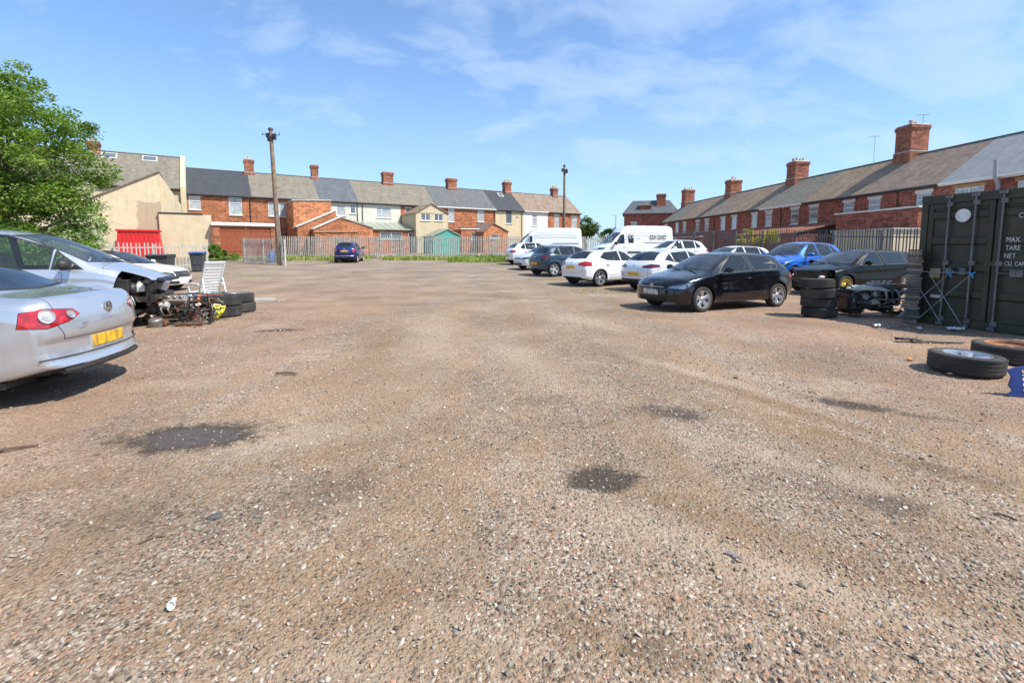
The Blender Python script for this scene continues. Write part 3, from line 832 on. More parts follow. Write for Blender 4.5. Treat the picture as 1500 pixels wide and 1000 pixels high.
def make_car(sp, label, cat, loc, rz, paintm, name='parked_car', group=None, detail=True, pitch=0.0):
    root = thing(name, label, cat, loc, rz, group)
    if pitch: root.rotation_euler = (0, pitch, rz)
    S = Shell(sp); L = sp['L']; hw = sp['W']/2; fo = sp['fo']; wb = sp['wb']; Rr = sp['R']
    # wheel arches
    for aw in (fo, fo+wb):
        for sg in (1, -1):
            ra = Rr*sp.get('archk', 1.16); cxx = (L/2-aw)*(-sg)
            poly = [(cxx+ra*math.cos(a), Rr*.97+ra*math.sin(a)) for a in np.linspace(0, 2*np.pi, 27)[:-1]]
            S.cut(poly, R(90)*sg, 'DELETE', side=sg, nmin=.02)
    for fn in sp.get('pre', ()): fn(S)
    # panes
    for nm, poly in sp['side_glass']: S.sidecut(poly, nm, trim=.022)
    sc, sw = sp['cowl'], sp['wst']
    def screen(q0, q1, az, nm, lo, hi, kb=.93, kt=.92, drop=0.0):
        zb0 = float(S.top(q0))-.005; zt0 = float(S.top(q1)); y0 = float(S.ey(q0))*kb; y1 = float(S.ey(q1))*kt
        sgn = 1 if az == 0 else -1
        P = [(-y0*sgn, zb0+.02), (-.0, zb0-drop), (y0*sgn, zb0+.02), (y1*sgn, zt0-.045), (0, zt0-.012), (-y1*sgn, zt0-.045)]
        S.cut(inset(P, -.02), az, 'trim', lo=lo, hi=hi, nmin=.1); S.cut(P, az, nm, lo=lo, hi=hi, nmin=.1)
    screen(sc+.06, sw-.02, 0, 'windscreen', L/2-sw-.12, L/2-sc+.25)
    if sp.get('rw'):
        r0, r1 = sp['rw']; screen(r1, r0, R(180), 'rear_window', L/2-r1-.15, L/2-r0+.12, sp.get('rwkb', .88), .86)
    # lamps, grilles
    for nm, pts, azd in sp.get('lamps', ()): S.lampcut(pts, azd, nm, trim=.006)
    for nm, poly, az, lo, hi in sp.get('faces', ()): S.cut(poly, R(az), nm, lo=lo, hi=hi, nmin=.05)
    for nm, poly in sp.get('flank', ()): S.sidecut(poly, nm)
    # panels with shut lines
    if detail:
        if sp.get('bonnet', True):
            q0, q1 = sp.get('bq', (.20, sc-.02)); yb0 = float(S.ey(q0))*.98; yb1 = float(S.ey(q1))*1.04
            S.seam([(L/2-q0, -yb0*.78), (L/2-q0+.05, 0), (L/2-q0, yb0*.78), (L/2-(q0+.3*(q1-q0)), yb0*1.08), (L/2-q1, yb1), (L/2-q1, -yb1), (L/2-(q0+.3*(q1-q0)), -yb0*1.08)], 'bonnet', 'top', nmin=.3)
        for nm, poly in sp.get('doors', ()): S.seam(poly, nm)
        for nm, poly, az, lo, hi in sp.get('panels', ()): S.seam(poly, nm, R(az), lo=lo, hi=hi, nmin=.02)
    for fn in sp.get('post', ()): fn(S)
    # ---- take it apart
    order = [k for k in S.groups if k not in ('GAP',)]
    pulled = {k: S.pull(k) for k in order}
    gap = S.pull('GAP')
    for k in list(S.groups): S.drop(k)
    S.groups['BODY'] = 0
    v, f, nr = S.pull('BODY', True); S.bm.free()
    body = panel('body', v, f, nr, paintm, root)
    if gap:
        for v, f, nr in islands(gap): o = mesh_obj('shut_line', [a-n*.006 for a, n in zip(v, nr)], f, DARK, body); clean(o)
    doors = {}
    for k in order:
        if not pulled[k]: continue
        v, f, nr = pulled[k]; nm = k.split('#')[0]
        if nm in ('windscreen', 'rear_window') or nm.startswith('window'):
            gm = (SCREEN if nm == 'windscreen' else sp.get('glassm', GLASS)) if not nm.endswith('_dark') else PRIV
            o = panel('window' if nm.startswith('window') else nm, v, f, nr, gm, root, 0, -.003)
        elif nm == 'trim':
            for v, f, nr in islands((v, f, nr)): o = panel('window_trim', v, f, nr, DARK, root, .008, -.001, DARK)
        elif nm == 'headlight':
            o = mesh_obj('headlight', v, f, LENS, root); clean(o)
            hm = sp.get('lampm', REFL)
            o2 = mesh_obj('reflector', [a-n*.035 for a, n in zip(v, nr)], f, hm, o); clean(o2)
            b = MB(); c = sum(v, Vector())/len(v); nn = (sum(nr, Vector())/len(nr)); nn = (nn+Vector((2.2, 0, 0))).normalized()
            ext = max((a-c).length for a in v); tdir = Vector((0, 0, 1)).cross(nn).normalized()
            for kk, rr in ((-.38, .048), (.22, .042)):
                Mm = Matrix.Translation(c+tdir*ext*kk-nn*.022) @ nn.to_track_quat('Z', 'Y').to_matrix().to_4x4()
                b = MB(); b.lathe([(rr, .012), (rr*.95, .014), (rr*.8, 0), (rr*.5, -.02), (0, -.025)], 18, Mm)
                b.build('lamp_bowl', CHROME, o, smooth=40)
        elif nm in ('tail_light', 'tail_light_dark'):
            o = panel('tail_light', v, f, nr, TAIL if nm == 'tail_light' else TAILDARK, root, .02, .004, DARK)
            if sp.get('tail_rounds'):
                for (q, y, z, rr, mm) in sp['tail_rounds']:
                    sg = 1 if k.endswith('#L') else -1
                    x = S.X(q, y, z); near = min(range(len(v)), key=lambda i: (v[i]-Vector((x, y*sg, z))).length); p = v[near]; nn = nr[near]
                    p = S.tree.find_nearest(Vector((x, y*sg, z)))[0]; nn = S.normal(p); p = p+nn*.004
                    Mm = Matrix.Translation(p+nn*.004) @ nn.to_track_quat('Z', 'Y').to_matrix().to_4x4()
                    b = MB(); b.lathe([(rr, .0), (rr*.97, .008), (rr*.9, .009), (rr*.84, .002), (rr*.62, .001), (rr*.55, .008), (rr*.2, .006), (0, .010)], 28, Mm)
                    b.build('round_lamp', WHITELENS, o, smooth=50)
        elif nm in ('grille', 'lower_grille', 'valance', 'sill_trim', 'black_roof', 'gloss_panel', 'bumper_trim'):
            mm = {'black_roof': sp.get('roofm', DARK), 'gloss_panel': sp.get('roofm', DARK)}.get(nm, DARK)
            o = mesh_obj(nm, [a-n*(.012 if 'grille' in nm else 0) for a, n in zip(v, nr)], f, mm, root); clean(o); skin(o, .01)
            if 'grille' in nm:
                b = MB(); gm_ = sp.get('grillem', DARK) if nm == 'grille' else DARK; zs = [a.z for a in v]; z0, z1 = min(zs), max(zs); ys = [a.y for a in v]
                for zz_ in np.arange(z0+.02, z1-.01, .035):
                    row = sorted([a for a in v if abs(a.z-zz_) < .03], key=lambda a: a.y)
                    if len(row) > 4:
                        pts = [Vector((max(a.x for a in row if abs(a.y-yy) < .12)+.0, yy, zz_)) for yy in np.linspace(row[0].y+.02, row[-1].y-.02, 9) if any(abs(a.y-yy) < .12 for a in row)]
                        if len(pts) > 2: b.tube(pts, .006, 5)
                if b.v: b.build('grille_bar', gm_, o)
        else:
            o = panel(nm, v, f, nr, sp.get('partm', {}).get(nm, paintm), root)
            if nm.startswith('door'):
                doors[k] = o; o.name = 'door'; c = sp.get('handles', {}).get(nm)
                if c:
                    q, z = c; sg = 1 if k.endswith('#L') else -1
                    y = max((abs(a.y) for a in v if abs(a.x-(L/2-q)) < .15 and abs(a.z-z) < .1), default=hw)+.012
                    b = MB(); x = L/2-q
                    b.tube([(x+.085, (y-.02)*sg, z), (x+.07, (y+.012)*sg, z), (x-.07, (y+.014)*sg, z), (x-.085, (y-.02)*sg, z)], .013, 8)
                    b.build('door_handle', sp.get('handlem', paintm), o, smooth=50)
    # ---- wheel arch liners, underbody
    for aw in (fo, fo+wb):
        for sg in (1, -1):
            b = MB(); ra = Rr*1.2; x = L/2-aw; n = 14; A = [(x+ra*math.cos(t_), Rr*.97+ra*math.sin(t_)) for t_ in np.linspace(-.35, math.pi+.35, n)]
            y0, y1 = sg*(hw-.05), sg*(hw-.42)
            vs = [(p[0], y0, p[1]) for p in A]+[(p[0], y1, p[1]) for p in A]
            b.add(vs, [(i, i+1, n+i+1, n+i) for i in range(n-1)]+[tuple(n+i for i in range(n))])
            b.build('wheel_arch', DARK, root, smooth=40)
    b = MB(); zb = sp['sill'][len(sp['sill'])//2][1]
    b.box(-L/2+.45, L/2-.45, -hw+.13, hw-.13, zb+.0, zb+.06)
    b.box(-L/2+.22, -L/2+.6, -hw+.3, hw-.3, zb+.08, zb+.14)
    b.tube([(L/2-.9, .25, zb-.03), (-L/2+.5, .3, zb-.03), (-L/2+.12, .45, zb+.04)], .028, 8)
    b.build('underbody', DARK, root)
    # ---- wheels
    ti = hw-sp.get('tw', .205)/2-.012; drop = sp.get('wdrop', 0)
    for i, aw in enumerate((fo, fo+wb)):
        for sg in (1, -1):
            st = sp.get('wstyle', 'five'); rm = sp.get('rimm', ALLOY)
            if i == 0 and 'fstyle' in sp: st, rm = sp['fstyle']
            add_wheel(root, L/2-aw, sg*ti, Rr, sp.get('tw', .205), sp.get('rim_r', Rr*.69), st, rm, steer=sp.get('steer', 0) if i == 0 else 0, spin=.4*i+.7*sg)
    # ---- cabin
    cab(root, S, sp, S)
    # ---- mirrors
    if sp.get('mirror', True):
        mq = sp.get('mq', sc+.52); mz = float(S.belt(mq))+.06; yb = float(S.plan(mq))
        for sg in (1, -1):
            mb = MB(); x = L/2-mq; sz = sp.get('msize', 1.0)
            bm = bmesh.new(); bmesh.ops.create_uvsphere(bm, u_segments=16, v_segments=10, radius=1)
            for v in bm.verts:
                x_, y_, z_ = v.co
                x_ = x_ if x_ > 0 else x_*.35
                v.co = (x+x_*.10*sz, sg*(yb+.10*sz+.02)+y_*.115*sz, mz+.05+math.copysign(abs(z_)**.75, z_)*.075*sz)
            me = bpy.data.meshes.new('mirror'); bm.to_mesh(me); bm.free(); me.materials.append(sp.get('mirrorm', paintm))
            o = link('mirror', me, root); clean(o, 60)
            mb.bar((x+.03, sg*(yb-.03), mz-.02), (x+.02, sg*(yb+.06), mz+.02), .05, .035); mb.build('mirror_arm', DARK, o, bevel=.01)
    # ---- number plates, badges
    for (xx, z, m, tilt, nmx) in sp.get('plates', ()):
        b = MB(); s_ = 1 if xx > 0 else -1
        x = S_front(sp, S, z) if xx > 0 else S_rear(sp, S, z)
        M = Matrix.Rotation(R(tilt), 3, 'Y')
        b.obox((x+s_*.006, 0, z), (.014, .53, .12), M); b.build('number_plate', m, root, bevel=.003)
    for (xx, z, kind, rr) in sp.get('badges', ()):
        x = S_front(sp, S, z) if xx > 0 else S_rear(sp, S, z); badge(root, x, z, 1 if xx > 0 else -1, kind, rr)
    for fn in sp.get('extra', ()): fn(root, S, sp, paintm)
    # wipers
    if detail:
        b = MB()
        for y0, y1 in ((.55, -.05), (-.05, -.55)):
            q0 = sc+.06; q1 = sc+.16
            b.bar((L/2-q0+.10, y0, float(S.top(q0))+.0), (L/2-q1+.10, y1, float(S.top(q1))+.01), .014, .016)
        b.build('wiper', DARK, root)
    return root
def S_front(sp, S, z): return S.X(0, 0, z)
def S_rear(sp, S, z):
    # the rearmost point of the centre line at height z
    qs = np.linspace(sp['L']*.75, sp['L'], 160); zs = S.top(qs); k = [q for q, a in zip(qs, zs) if a >= z]
    q = k[-1] if k else sp['L']
    return S.X(q, 0, z)
def badge(root, x, z, sgn, kind, rr):
    M = Matrix.Translation((x+sgn*.006, 0, z)) @ Matrix.Rotation(R(90)*sgn, 4, 'Y')      # z axis -> outwards
    b = MB()
    def seg(p, q, w):     # in the badge plane: u to the right, v up, seen from outside
        f = lambda u, v: Vector((x+sgn*.010, u*sgn*rr, z+v*rr))
        b.bar(f(*p), f(*q), w*rr, .006, up=(sgn, 0, 0))
    b.lathe([(rr*.86, 0), (rr*.86, .008), (rr, .008), (rr, 0)], 28, M)
    if kind == 'vw':
        b2 = MB(); b2.lathe([(rr*.86, .002), (0, .002)], 28, M); b2.build('badge_field', DARK, root)
        seg((-.36, .76), (0, .08), .17); seg((.36, .76), (0, .08), .17)
        seg((-.78, .36), (-.36, -.74), .17); seg((-.36, -.74), (0, -.06), .17); seg((0, -.06), (.36, -.74), .17); seg((.36, -.74), (.78, .36), .17)
    elif kind == 'star':
        for a in (90, 210, 330): seg((0, 0), (.9*math.cos(R(a)), .9*math.sin(R(a))), .14)
    elif kind == 'bolt':
        seg((-.9, .1), (.2, .1), .16); seg((.2, .1), (-.2, -.1), .2); seg((-.2, -.1), (.9, -.1), .16)
    else:
        b.lathe([(rr*.86, .004), (0, .008)], 24, M)
    b.build('badge', CHROME, root, smooth=40)
def cab(root, S, sp, _):
    L = sp['L']; hw = sp['W']/2; sc, sw = sp['cowl'], sp['wst']; zb = sp['sill'][len(sp['sill'])//2][1]
    zbelt = float(S.belt(sc+.9)); b = MB()
    tubw = hw-.15; x1 = L/2-sc-.05; x0 = L/2-sp.get('cabin_end', L-.5)
    v = [(x0, -tubw, zb+.06), (x1, -tubw, zb+.06), (x1, tubw, zb+.06), (x0, tubw, zb+.06), (x0, -tubw, zbelt-.04), (x1, -tubw, zbelt-.04), (x1, tubw, zbelt-.04), (x0, tubw, zbelt-.04)]
    b.add(v, [(0, 1, 2, 3), (0, 4, 5, 1), (1, 5, 6, 2), (2, 6, 7, 3), (3, 7, 4, 0)])
    b.build('cabin_tub', LINING, root)
    b = MB(); zc = float(S.top(sc))
    prof = [(L/2-sc-.02, zc-.05), (L/2-sc-.28, zc-.03), (L/2-sc-.62, zc-.04), (L/2-sc-.70, zc-.12), (L/2-sc-.66, zc-.4), (L/2-sc-.1, zc-.45)]
    b.prism(prof, lambda p, t_: (p[0], t_, p[1]), -tubw+.02, tubw-.02); b.build('dashboard', DARK, root, bevel=.02)
    seats = sp.get('seats', ((sc+1.05, 2),)); zs = sp.get('seat_z', zb+.34)
    for (q, n) in seats:
        for k in range(n):
            y = (.37 if k == 0 else -.37) if n == 2 else 0
            w = .25 if n == 2 else tubw-.06; x = L/2-q; sb = MB()
            hgt = .60
            sb.prism([(x+.28, zs), (x+.28, zs+.13), (x-.18, zs+.08), (x-.40, zs+hgt), (x-.50, zs+hgt), (x-.36, zs)], lambda p, t_: (p[0], t_, p[1]), y-w, y+w)
            for hy in ((0,) if n == 2 else (-.38, .38)):
                sb.obox((x-.47, y+hy, zs+hgt+.11), (.09, .25, .17), Matrix.Rotation(R(-14), 3, 'Y'))
                sb.tube([(x-.45, y+hy-.06, zs+hgt-.02), (x-.455, y+hy-.06, zs+hgt+.05)], .008, 5); sb.tube([(x-.45, y+hy+.06, zs+hgt-.02), (x-.455, y+hy+.06, zs+hgt+.05)], .008, 5)
            sb.build('seat', sp.get('seatm', SEAT), root, bevel=.03)
    # right hand drive
    b = MB(); c = Vector((L/2-sc-.72, -.36, zc-.02)); ax = Vector((-.93, 0, .37)).normalized()
    M = Matrix.Translation(c) @ ax.to_track_quat('Z', 'Y').to_matrix().to_4x4()
    pts = [M @ Vector((.18*math.cos(a), .18*math.sin(a), 0)) for a in np.linspace(0, 2*np.pi, 21)]
    b.tube(pts, .014, 6, caps=False); b.bar(M @ Vector((-.17, 0, 0)), M @ Vector((.17, 0, 0)), .05, .02); b.bar(M @ Vector((0, 0, 0)), M @ Vector((0, -.17, 0)), .04, .02); b.bar(M @ Vector((0, 0, 0)), M @ Vector((0, 0, -.2)), .06, .06)
    b.build('steering_wheel', DARK, root)
    # inside mirror
    b = MB(); b.obox((L/2-sw+.06, 0, float(S.top(sw))-.13), (.03, .22, .065)); b.build('inside_mirror', DARK, root, bevel=.01)
# ---------------------------------------------------------- shapes of the vehicles
HATCH = dict(L=4.255, W=1.80, fo=.86, wb=2.63, R=.317, cowl=1.02, wst=1.86,
    top=[(0, .60), (.05, .70), (.25, .80), (.6, .885), (1.02, .985), (1.5, 1.235), (1.86, 1.385), (2.4, 1.45), (3.0, 1.44), (3.58, 1.385), (3.98, 1.09), (4.14, .94), (4.225, .80), (4.255, .72)],
    belt=[(0, .57), (.2, .72), (.6, .81), (1.02, .885), (2, .935), (3.2, .975), (3.85, .985), (4.15, .86), (4.255, .69)],
    edge=[(0, .50, .015), (.25, .62, .02), (1.02, .71, .03), (1.86, .60, .05), (2.6, .585, .05), (3.58, .575, .05), (3.98, .66, .035), (4.2, .64, .02), (4.255, .56, .012)],
    plan=[(0, .78), (.35, .875), (.9, .9), (3.2, .9), (3.9, .865), (4.255, .79)],
    sill=[(0, .24), (.3, .19), (1.0, .20), (3.2, .20), (3.9, .24), (4.255, .30)],
    nose=[(.15, -.10), (.26, -.02), (.42, 0), (.55, -.01), (.66, -.05), (.80, -.16)],
    tail=[(.25, -.07), (.36, -.005), (.52, 0), (.62, .03), (.75, .045), (.9, .09)],
    bow=.16, rw=(3.60, 3.99),
    side_glass=[('window_front', [(1.42, .955), (2.48, .985), (2.40, 1.372), (2.0, 1.355)]), ('window_rear', [(2.60, .99), (3.38, 1.01), (3.52, 1.12), (3.22, 1.335), (2.53, 1.37)])],
    doors=[('door_front', [(1.18, .30), (2.56, .30), (2.60, .95), (2.50, 1.40), (2.0, 1.395), (1.20, .92)])],
    handles={'door_front': (2.36, .80)},
    lamps=[('headlight', [(.17, .44, .655), (.10, .46, .575), (.36, .80, .575), (.62, .88, .70), (.52, .86, .735)], 38), ('tail_light', [(4.02, .86, .92), (4.25, .50, .92), (4.26, .47, .80), (4.18, .70, .76), (3.98, .88, .79)], 150)],
    faces=[('grille', [(-.44, .585), (.44, .585), (.44, .645), (-.44, .645)], 0, 1.5, 3), ('lower_grille', [(-.48, .26), (.48, .26), (.52, .36), (-.52, .36)], 0, 1.3, 3)],
    panels=[('tailgate', [(-.62, .50), (.62, .50), (.66, .72), (.60, 1.42), (-.60, 1.42), (-.66, .72)], 180, -3, -1.0)],
    plates=[(1, .47, WPLATE, 6, 0), (-1, .66, YPLATE, 0, 0)], badges=[(1, .615, 'vw', .062), (-1, .86, 'vw', .055)],
    seats=((2.05, 2), (3.0, 1)), cabin_end=3.75)
def remap(base, src, dst, zs, L, W, **kw):
    """a relative of a base shape: stations moved from src to dst keys, heights scaled by the pairs zs, widths by W"""
    f = lambda q: float(np.interp(q, src, dst)); zf = lambda z: float(np.interp(z, *zip(*zs))); wk = W/base['W']
    n = dict(base); n['L'] = L; n['W'] = W
    for k in ('top', 'belt', 'sill'): n[k] = [(f(a), zf(b)) for a, b in base[k]]
    n['edge'] = [(f(a), b*wk, c) for a, b, c in base['edge']]; n['plan'] = [(f(a), b*wk) for a, b in base['plan']]
    for k in ('nose', 'tail'): n[k] = [(zf(a), b) for a, b in base[k]]
    for k in ('cowl', 'wst', 'cabin_end'): n[k] = f(base[k])
    if base.get('rw'): n['rw'] = (f(base['rw'][0]), f(base['rw'][1]))
    for k in ('side_glass', 'doors', 'flank'):
        if k in base: n[k] = [(nm, [(f(a), zf(b)) for a, b in p]) for nm, p in base[k]]
    n['handles'] = {k: (f(a), zf(b)) for k, (a, b) in base['handles'].items()}
    n['lamps'] = [(nm, [(f(a), y*wk, zf(z)) for a, y, z in p], az) for nm, p, az in base['lamps']]
    k2 = lambda x: L/2-f(base['L']/2-x) if abs(x) < base['L']/2 else math.copysign(L/2+1, x)
    for k in ('faces', 'panels'):
        n[k] = [(nm, [(y*wk, zf(z)) for y, z in p], az, k2(lo), k2(hi)) for nm, p, az, lo, hi in base[k]]
    n['plates'] = [(a, zf(z), m, tl, 0) for a, z, m, tl, _ in base['plates']]; n['badges'] = [(a, zf(z), kd, r) for a, z, kd, r in base['badges']]
    n['seats'] = tuple((f(q), c) for q, c in base['seats'])
    n.update(kw); n['fo'] = kw.get('fo', f(base['fo'])); n['wb'] = kw.get('wb', f(base['fo']+base['wb'])-n['fo'])
    return n
KEYS = [0, .86, 1.02, 1.86, 3.49, 3.98, 4.255]
FIVE_DOOR = dict(
    side_glass=[('window_front', [(1.42, .955), (2.26, .975), (2.24, 1.372), (2.0, 1.355)]), ('window_rear', [(2.36, .98), (3.10, 1.0), (3.10, 1.355), (2.34, 1.375)]), ('window_quarter', [(3.17, 1.005), (3.44, 1.03), (3.50, 1.10), (3.24, 1.325), (3.17, 1.34)])],
    doors=[('door_front', [(1.18, .30), (2.28, .30), (2.31, .95), (2.28, 1.40), (2.0, 1.395), (1.20, .92)]), ('door_rear', [(2.30, .30), (2.95, .30), (3.28, .66), (3.30, .98), (3.14, 1.39), (2.31, 1.40), (2.33, .95)])],
    handles={'door_front': (2.12, .82), 'door_rear': (3.08, .84)})
H5 = dict(HATCH); H5.update(FIVE_DOOR)

SALOON = dict(L=4.765, W=1.82, fo=.93, wb=2.71, R=.322, cowl=1.15, wst=2.08,
    top=[(0, .60), (.05, .70), (.3, .81), (.7, .90), (1.15, .99), (1.65, 1.24), (2.08, 1.40), (2.65, 1.465), (3.2, 1.435), (3.55, 1.345), (3.95, 1.155), (4.15, 1.085), (4.4, 1.06), (4.62, 1.05), (4.685, 1.0), (4.735, .88), (4.765, .72)],
    belt=[(0, .57), (.2, .72), (.7, .82), (1.15, .89), (2, .945), (3.2, .985), (4.0, 1.005), (4.45, .985), (4.65, .93), (4.765, .68)],
    edge=[(0, .50, .015), (.25, .62, .02), (1.15, .71, .03), (2.08, .60, .05), (2.7, .585, .05), (3.3, .585, .05), (3.95, .66, .035), (4.15, .70, .02), (4.6, .69, .016), (4.735, .62, .02), (4.765, .55, .015)],
    plan=[(0, .78), (.35, .88), (.95, .91), (3.3, .91), (4.1, .895), (4.5, .865), (4.765, .80)],
    sill=[(0, .24), (.3, .19), (1.0, .20), (3.6, .20), (4.3, .26), (4.765, .36)],
    nose=[(.15, -.10), (.26, -.02), (.42, 0), (.55, -.01), (.66, -.05), (.80, -.16)],
    tail=[(.30, .05), (.42, .0), (.52, -.015), (.60, -.012), (.66, .025), (.80, .045), (.95, .06)],
    bow=.16, rw=(3.36, 4.06), rwkb=.90, sweepR=.22,
    side_glass=[('window_front', [(1.58, .965), (2.55, .985), (2.5, 1.385), (2.2, 1.375)]), ('window_rear', [(2.65, .99), (3.5, 1.01), (3.72, 1.10), (3.3, 1.345), (2.6, 1.385)])],
    doors=[('door_front', [(1.30, .30), (2.56, .30), (2.60, .95), (2.55, 1.42), (2.2, 1.41), (1.32, .93)]), ('door_rear', [(2.58, .30), (3.2, .30), (3.55, .72), (3.78, 1.06), (3.3, 1.40), (2.58, 1.43), (2.62, .95)])],
    handles={'door_front': (2.38, .82), 'door_rear': (3.42, .84)},
    lamps=[('headlight', [(.17, .44, .655), (.10, .46, .575), (.36, .80, .575), (.62, .88, .70), (.52, .86, .735)], 38),
           ('tail_light', [(4.575, .87, .915), (4.65, .74, .94), (4.72, .48, .915), (4.73, .415, .862), (4.68, .51, .805), (4.62, .71, .755), (4.56, .89, .775)], 146)],
    faces=[('grille', [(-.35, .5), (.35, .5), (.35, .66), (-.35, .66)], 0, 1.5, 3), ('lower_grille', [(-.48, .26), (.48, .26), (.52, .36), (-.52, .36)], 0, 1.3, 3)],
    panels=[('boot_lid', [(-.60, .63), (.60, .63), (.65, .76), (.655, 1.2), (-.655, 1.2), (-.65, .76)], 180, -3, -1.85)],
    plates=[(1, .47, WPLATE, 6, 0)], badges=[(1, .60, 'vw', .062), (-1, .885, 'vw', .062)],
    seats=((2.15, 2), (2.9, 1)), cabin_end=3.95)
# ------------------------------------------------------------------ buildings
def brick(name, cols, mortar=(.36, .31, .26), scale=1.0, grime=.35, tone=.3):
    if name in MATS: return MATS[name]
    m, nt, out = newmat(name); t = NT(nt); v = t.coord('UV')
    b = t.n('ShaderNodeTexBrick'); b.offset = .5
    for k, val in (('Scale', 1.0), ('Brick Width', .225), ('Row Height', .075), ('Mortar Size', .006), ('Mortar Smooth', .3), ('Bias', 0.0)): b.inputs[k].default_value = val
    b.inputs['Color1'].default_value = (*cols[0], 1); b.inputs['Color2'].default_value = (*cols[1], 1); b.inputs['Mortar'].default_value = (*mortar, 1)
    t.l(v, b.inputs['Vector'])
    c = t.mix(t.ramp(t.noise(v, .7, 6, .7), [(.35, 0.0), (.75, grime)]), b.outputs['Color'], (.07, .045, .035))
    c = t.mix(t.ramp(t.noise(v, 5, 4, .7), [(.3, 0.0), (.8, tone)]), c, cols[2])
    br = t.n('ShaderNodeTexVoronoi', Scale=1.0); br.distance = 'MANHATTAN'; t.l(t.coord('UV', (2.6, 7.5, 1)), br.inputs['Vector'])
    sp = t.n('ShaderNodeSeparateColor'); t.l(br.outputs['Color'], sp.inputs[0])
    c = t.mix(1.0, c, t.ramp(sp.outputs[0], [(.1, .66), (.5, 1.0), (.9, 1.32)]), 'MULTIPLY')
    h = t.math('SUBTRACT', 1.0, b.outputs['Fac'])
    t.bsdf(out, c, .88, 0, t.bump(h, .5, .008), .25); MATS[name] = m; return m
def slate(name, col, course=.22, tw=.30, var=.3, moss=None, moss_amt=.4):
    if name in MATS: return MATS[name]
    m, nt, out = newmat(name); t = NT(nt); v = t.coord('UV')
    b = t.n('ShaderNodeTexBrick'); b.offset = .5
    for k, val in (('Scale', 1.0), ('Brick Width', tw), ('Row Height', course), ('Mortar Size', .006), ('Mortar Smooth', .2)): b.inputs[k].default_value = val
    b.inputs['Color1'].default_value = (*[q*(1-var) for q in col], 1); b.inputs['Color2'].default_value = (*[q*(1+var) for q in col], 1); b.inputs['Mortar'].default_value = (*[q*.35 for q in col], 1)
    t.l(v, b.inputs['Vector']); c = b.outputs['Color']
    streak = t.noise(t.coord('UV', (1.6, .22, 1)), 1.5, 6, .7)
    c = t.mix(t.ramp(streak, [(.38, 0.0), (.75, .5)]), c, tuple(q*.55 for q in col))
    c = t.mix(t.ramp(t.noise(t.coord('UV', (.9, .35, 1), (7, 3, 0)), 1.1, 6, .7), [(.45, 0.0), (.75, moss_amt)]), c, moss or tuple(min(1, q*1.5) for q in col))
    h = t.math('SUBTRACT', 1.0, b.outputs['Fac'])
    t.bsdf(out, c, .72, 0, t.bump(h, .5, .012), .35); MATS[name] = m; return m
def render_mat(name, col, patch=None, amt=.5, bump=.004, grime=(.16, .14, .11), box=None):
    if name in MATS: return MATS[name]
    m, nt, out = newmat(name); t = NT(nt); v = t.coord('UV')
    c = t.ramp(t.noise(v, 1.5, 6, .65), [(.3, tuple(q*.88 for q in col)), (.7, tuple(min(1, q*1.07) for q in col))])
    if patch: c = t.mix(t.ramp(t.noise(v, .32, 5, .6, .5), [(.52, 0.0), (.56, amt)]), c, patch)
    if box:
        w_ = t.math('MULTIPLY', t.math('SUBTRACT', t.noise(v, 1.1, 5, .65), .5), 1.5); sx = t.n('ShaderNodeSeparateXYZ'); t.l(v, sx.inputs[0])
        u0 = t.math('ABSOLUTE', sx.outputs[0]); u_, z_ = t.math('ADD', u0, w_), t.math('ADD', sx.outputs[1], w_); k = None
        for val, lim, sg in ((u_, box[0], 1), (u0, box[1], -1), (z_, box[2], 1), (z_, box[3], -1)):
            q = t.math('MULTIPLY', t.math('SUBTRACT', val, lim), sg*14.0, clamp=True); k = q if k is None else t.math('MINIMUM', k, q)
        c = t.mix(t.math('MULTIPLY', k, .85), c, patch)
    c = t.mix(t.ramp(t.noise(t.coord('UV', (2.2, .2, 1)), 1.4, 6, .7), [(.52, 0.0), (.85, .38)]), c, grime)
    t.bsdf(out, c, .9, 0, t.bump(t.noise(v, 40, 4), .3, bump), .25); MATS[name] = m; return m
BR_L = brick('orange_brick', [(.45, .140, .045), (.35, .10, .038), (.52, .20, .07)])
BR_O = brick('bright_orange_brick', [(.52, .185, .062), (.44, .145, .055), (.56, .22, .09)], grime=.12)
BR_R = brick('red_brick', [(.36, .085, .045), (.27, .060, .036), (.42, .12, .06)])
BR_D = brick('chimney_brick', [(.38, .12, .055), (.25, .075, .042), (.45, .17, .08)], grime=.5)
ROOF_NEW = slate('new_dark_slate', (.060, .064, .072), var=.12, moss_amt=.12)
ROOF_OLD = slate('old_slate', (.285, .195, .118), var=.25, moss=(.38, .30, .205), moss_amt=.6)
ROOF_OLD2 = slate('weathered_slate', (.215, .185, .142), var=.2, moss=(.27, .24, .165), moss_amt=.5)
ROOF_BLUE = slate('blue_grey_slate', (.120, .130, .140), var=.2, moss_amt=.3)
ROOF_GREY = slate('grey_tile', (.135, .138, .135), course=.3, var=.12, moss_amt=.2)
ROOF_BRN = slate('brown_slate', (.255, .185, .135), var=.25, moss=(.36, .28, .205), moss_amt=.5)
ROOF_PALE = slate('pale_grey_slate', (.30, .30, .295), course=.27, tw=.5, var=.08, moss_amt=.2)
ROOF_RED = slate('red_pantile', (.30, .12, .065), course=.3, tw=.22, var=.25, moss_amt=.3)
CREAM_R = render_mat('cream_render', (.64, .535, .35), (.40, .325, .215), .0, box=(4.0, 20.0, 2.4, 5.9))
CREAM_P = render_mat('pale_cream_render', (.60, .50, .33))
WHITE_R = render_mat('white_render', (.74, .74, .70), grime=(.45, .42, .36))
IVORY_R = render_mat('ivory_render', (.66, .63, .53), grime=(.4, .36, .28))
UPVC = simple('white_upvc', (.78, .78, .76), .35, var=.05)
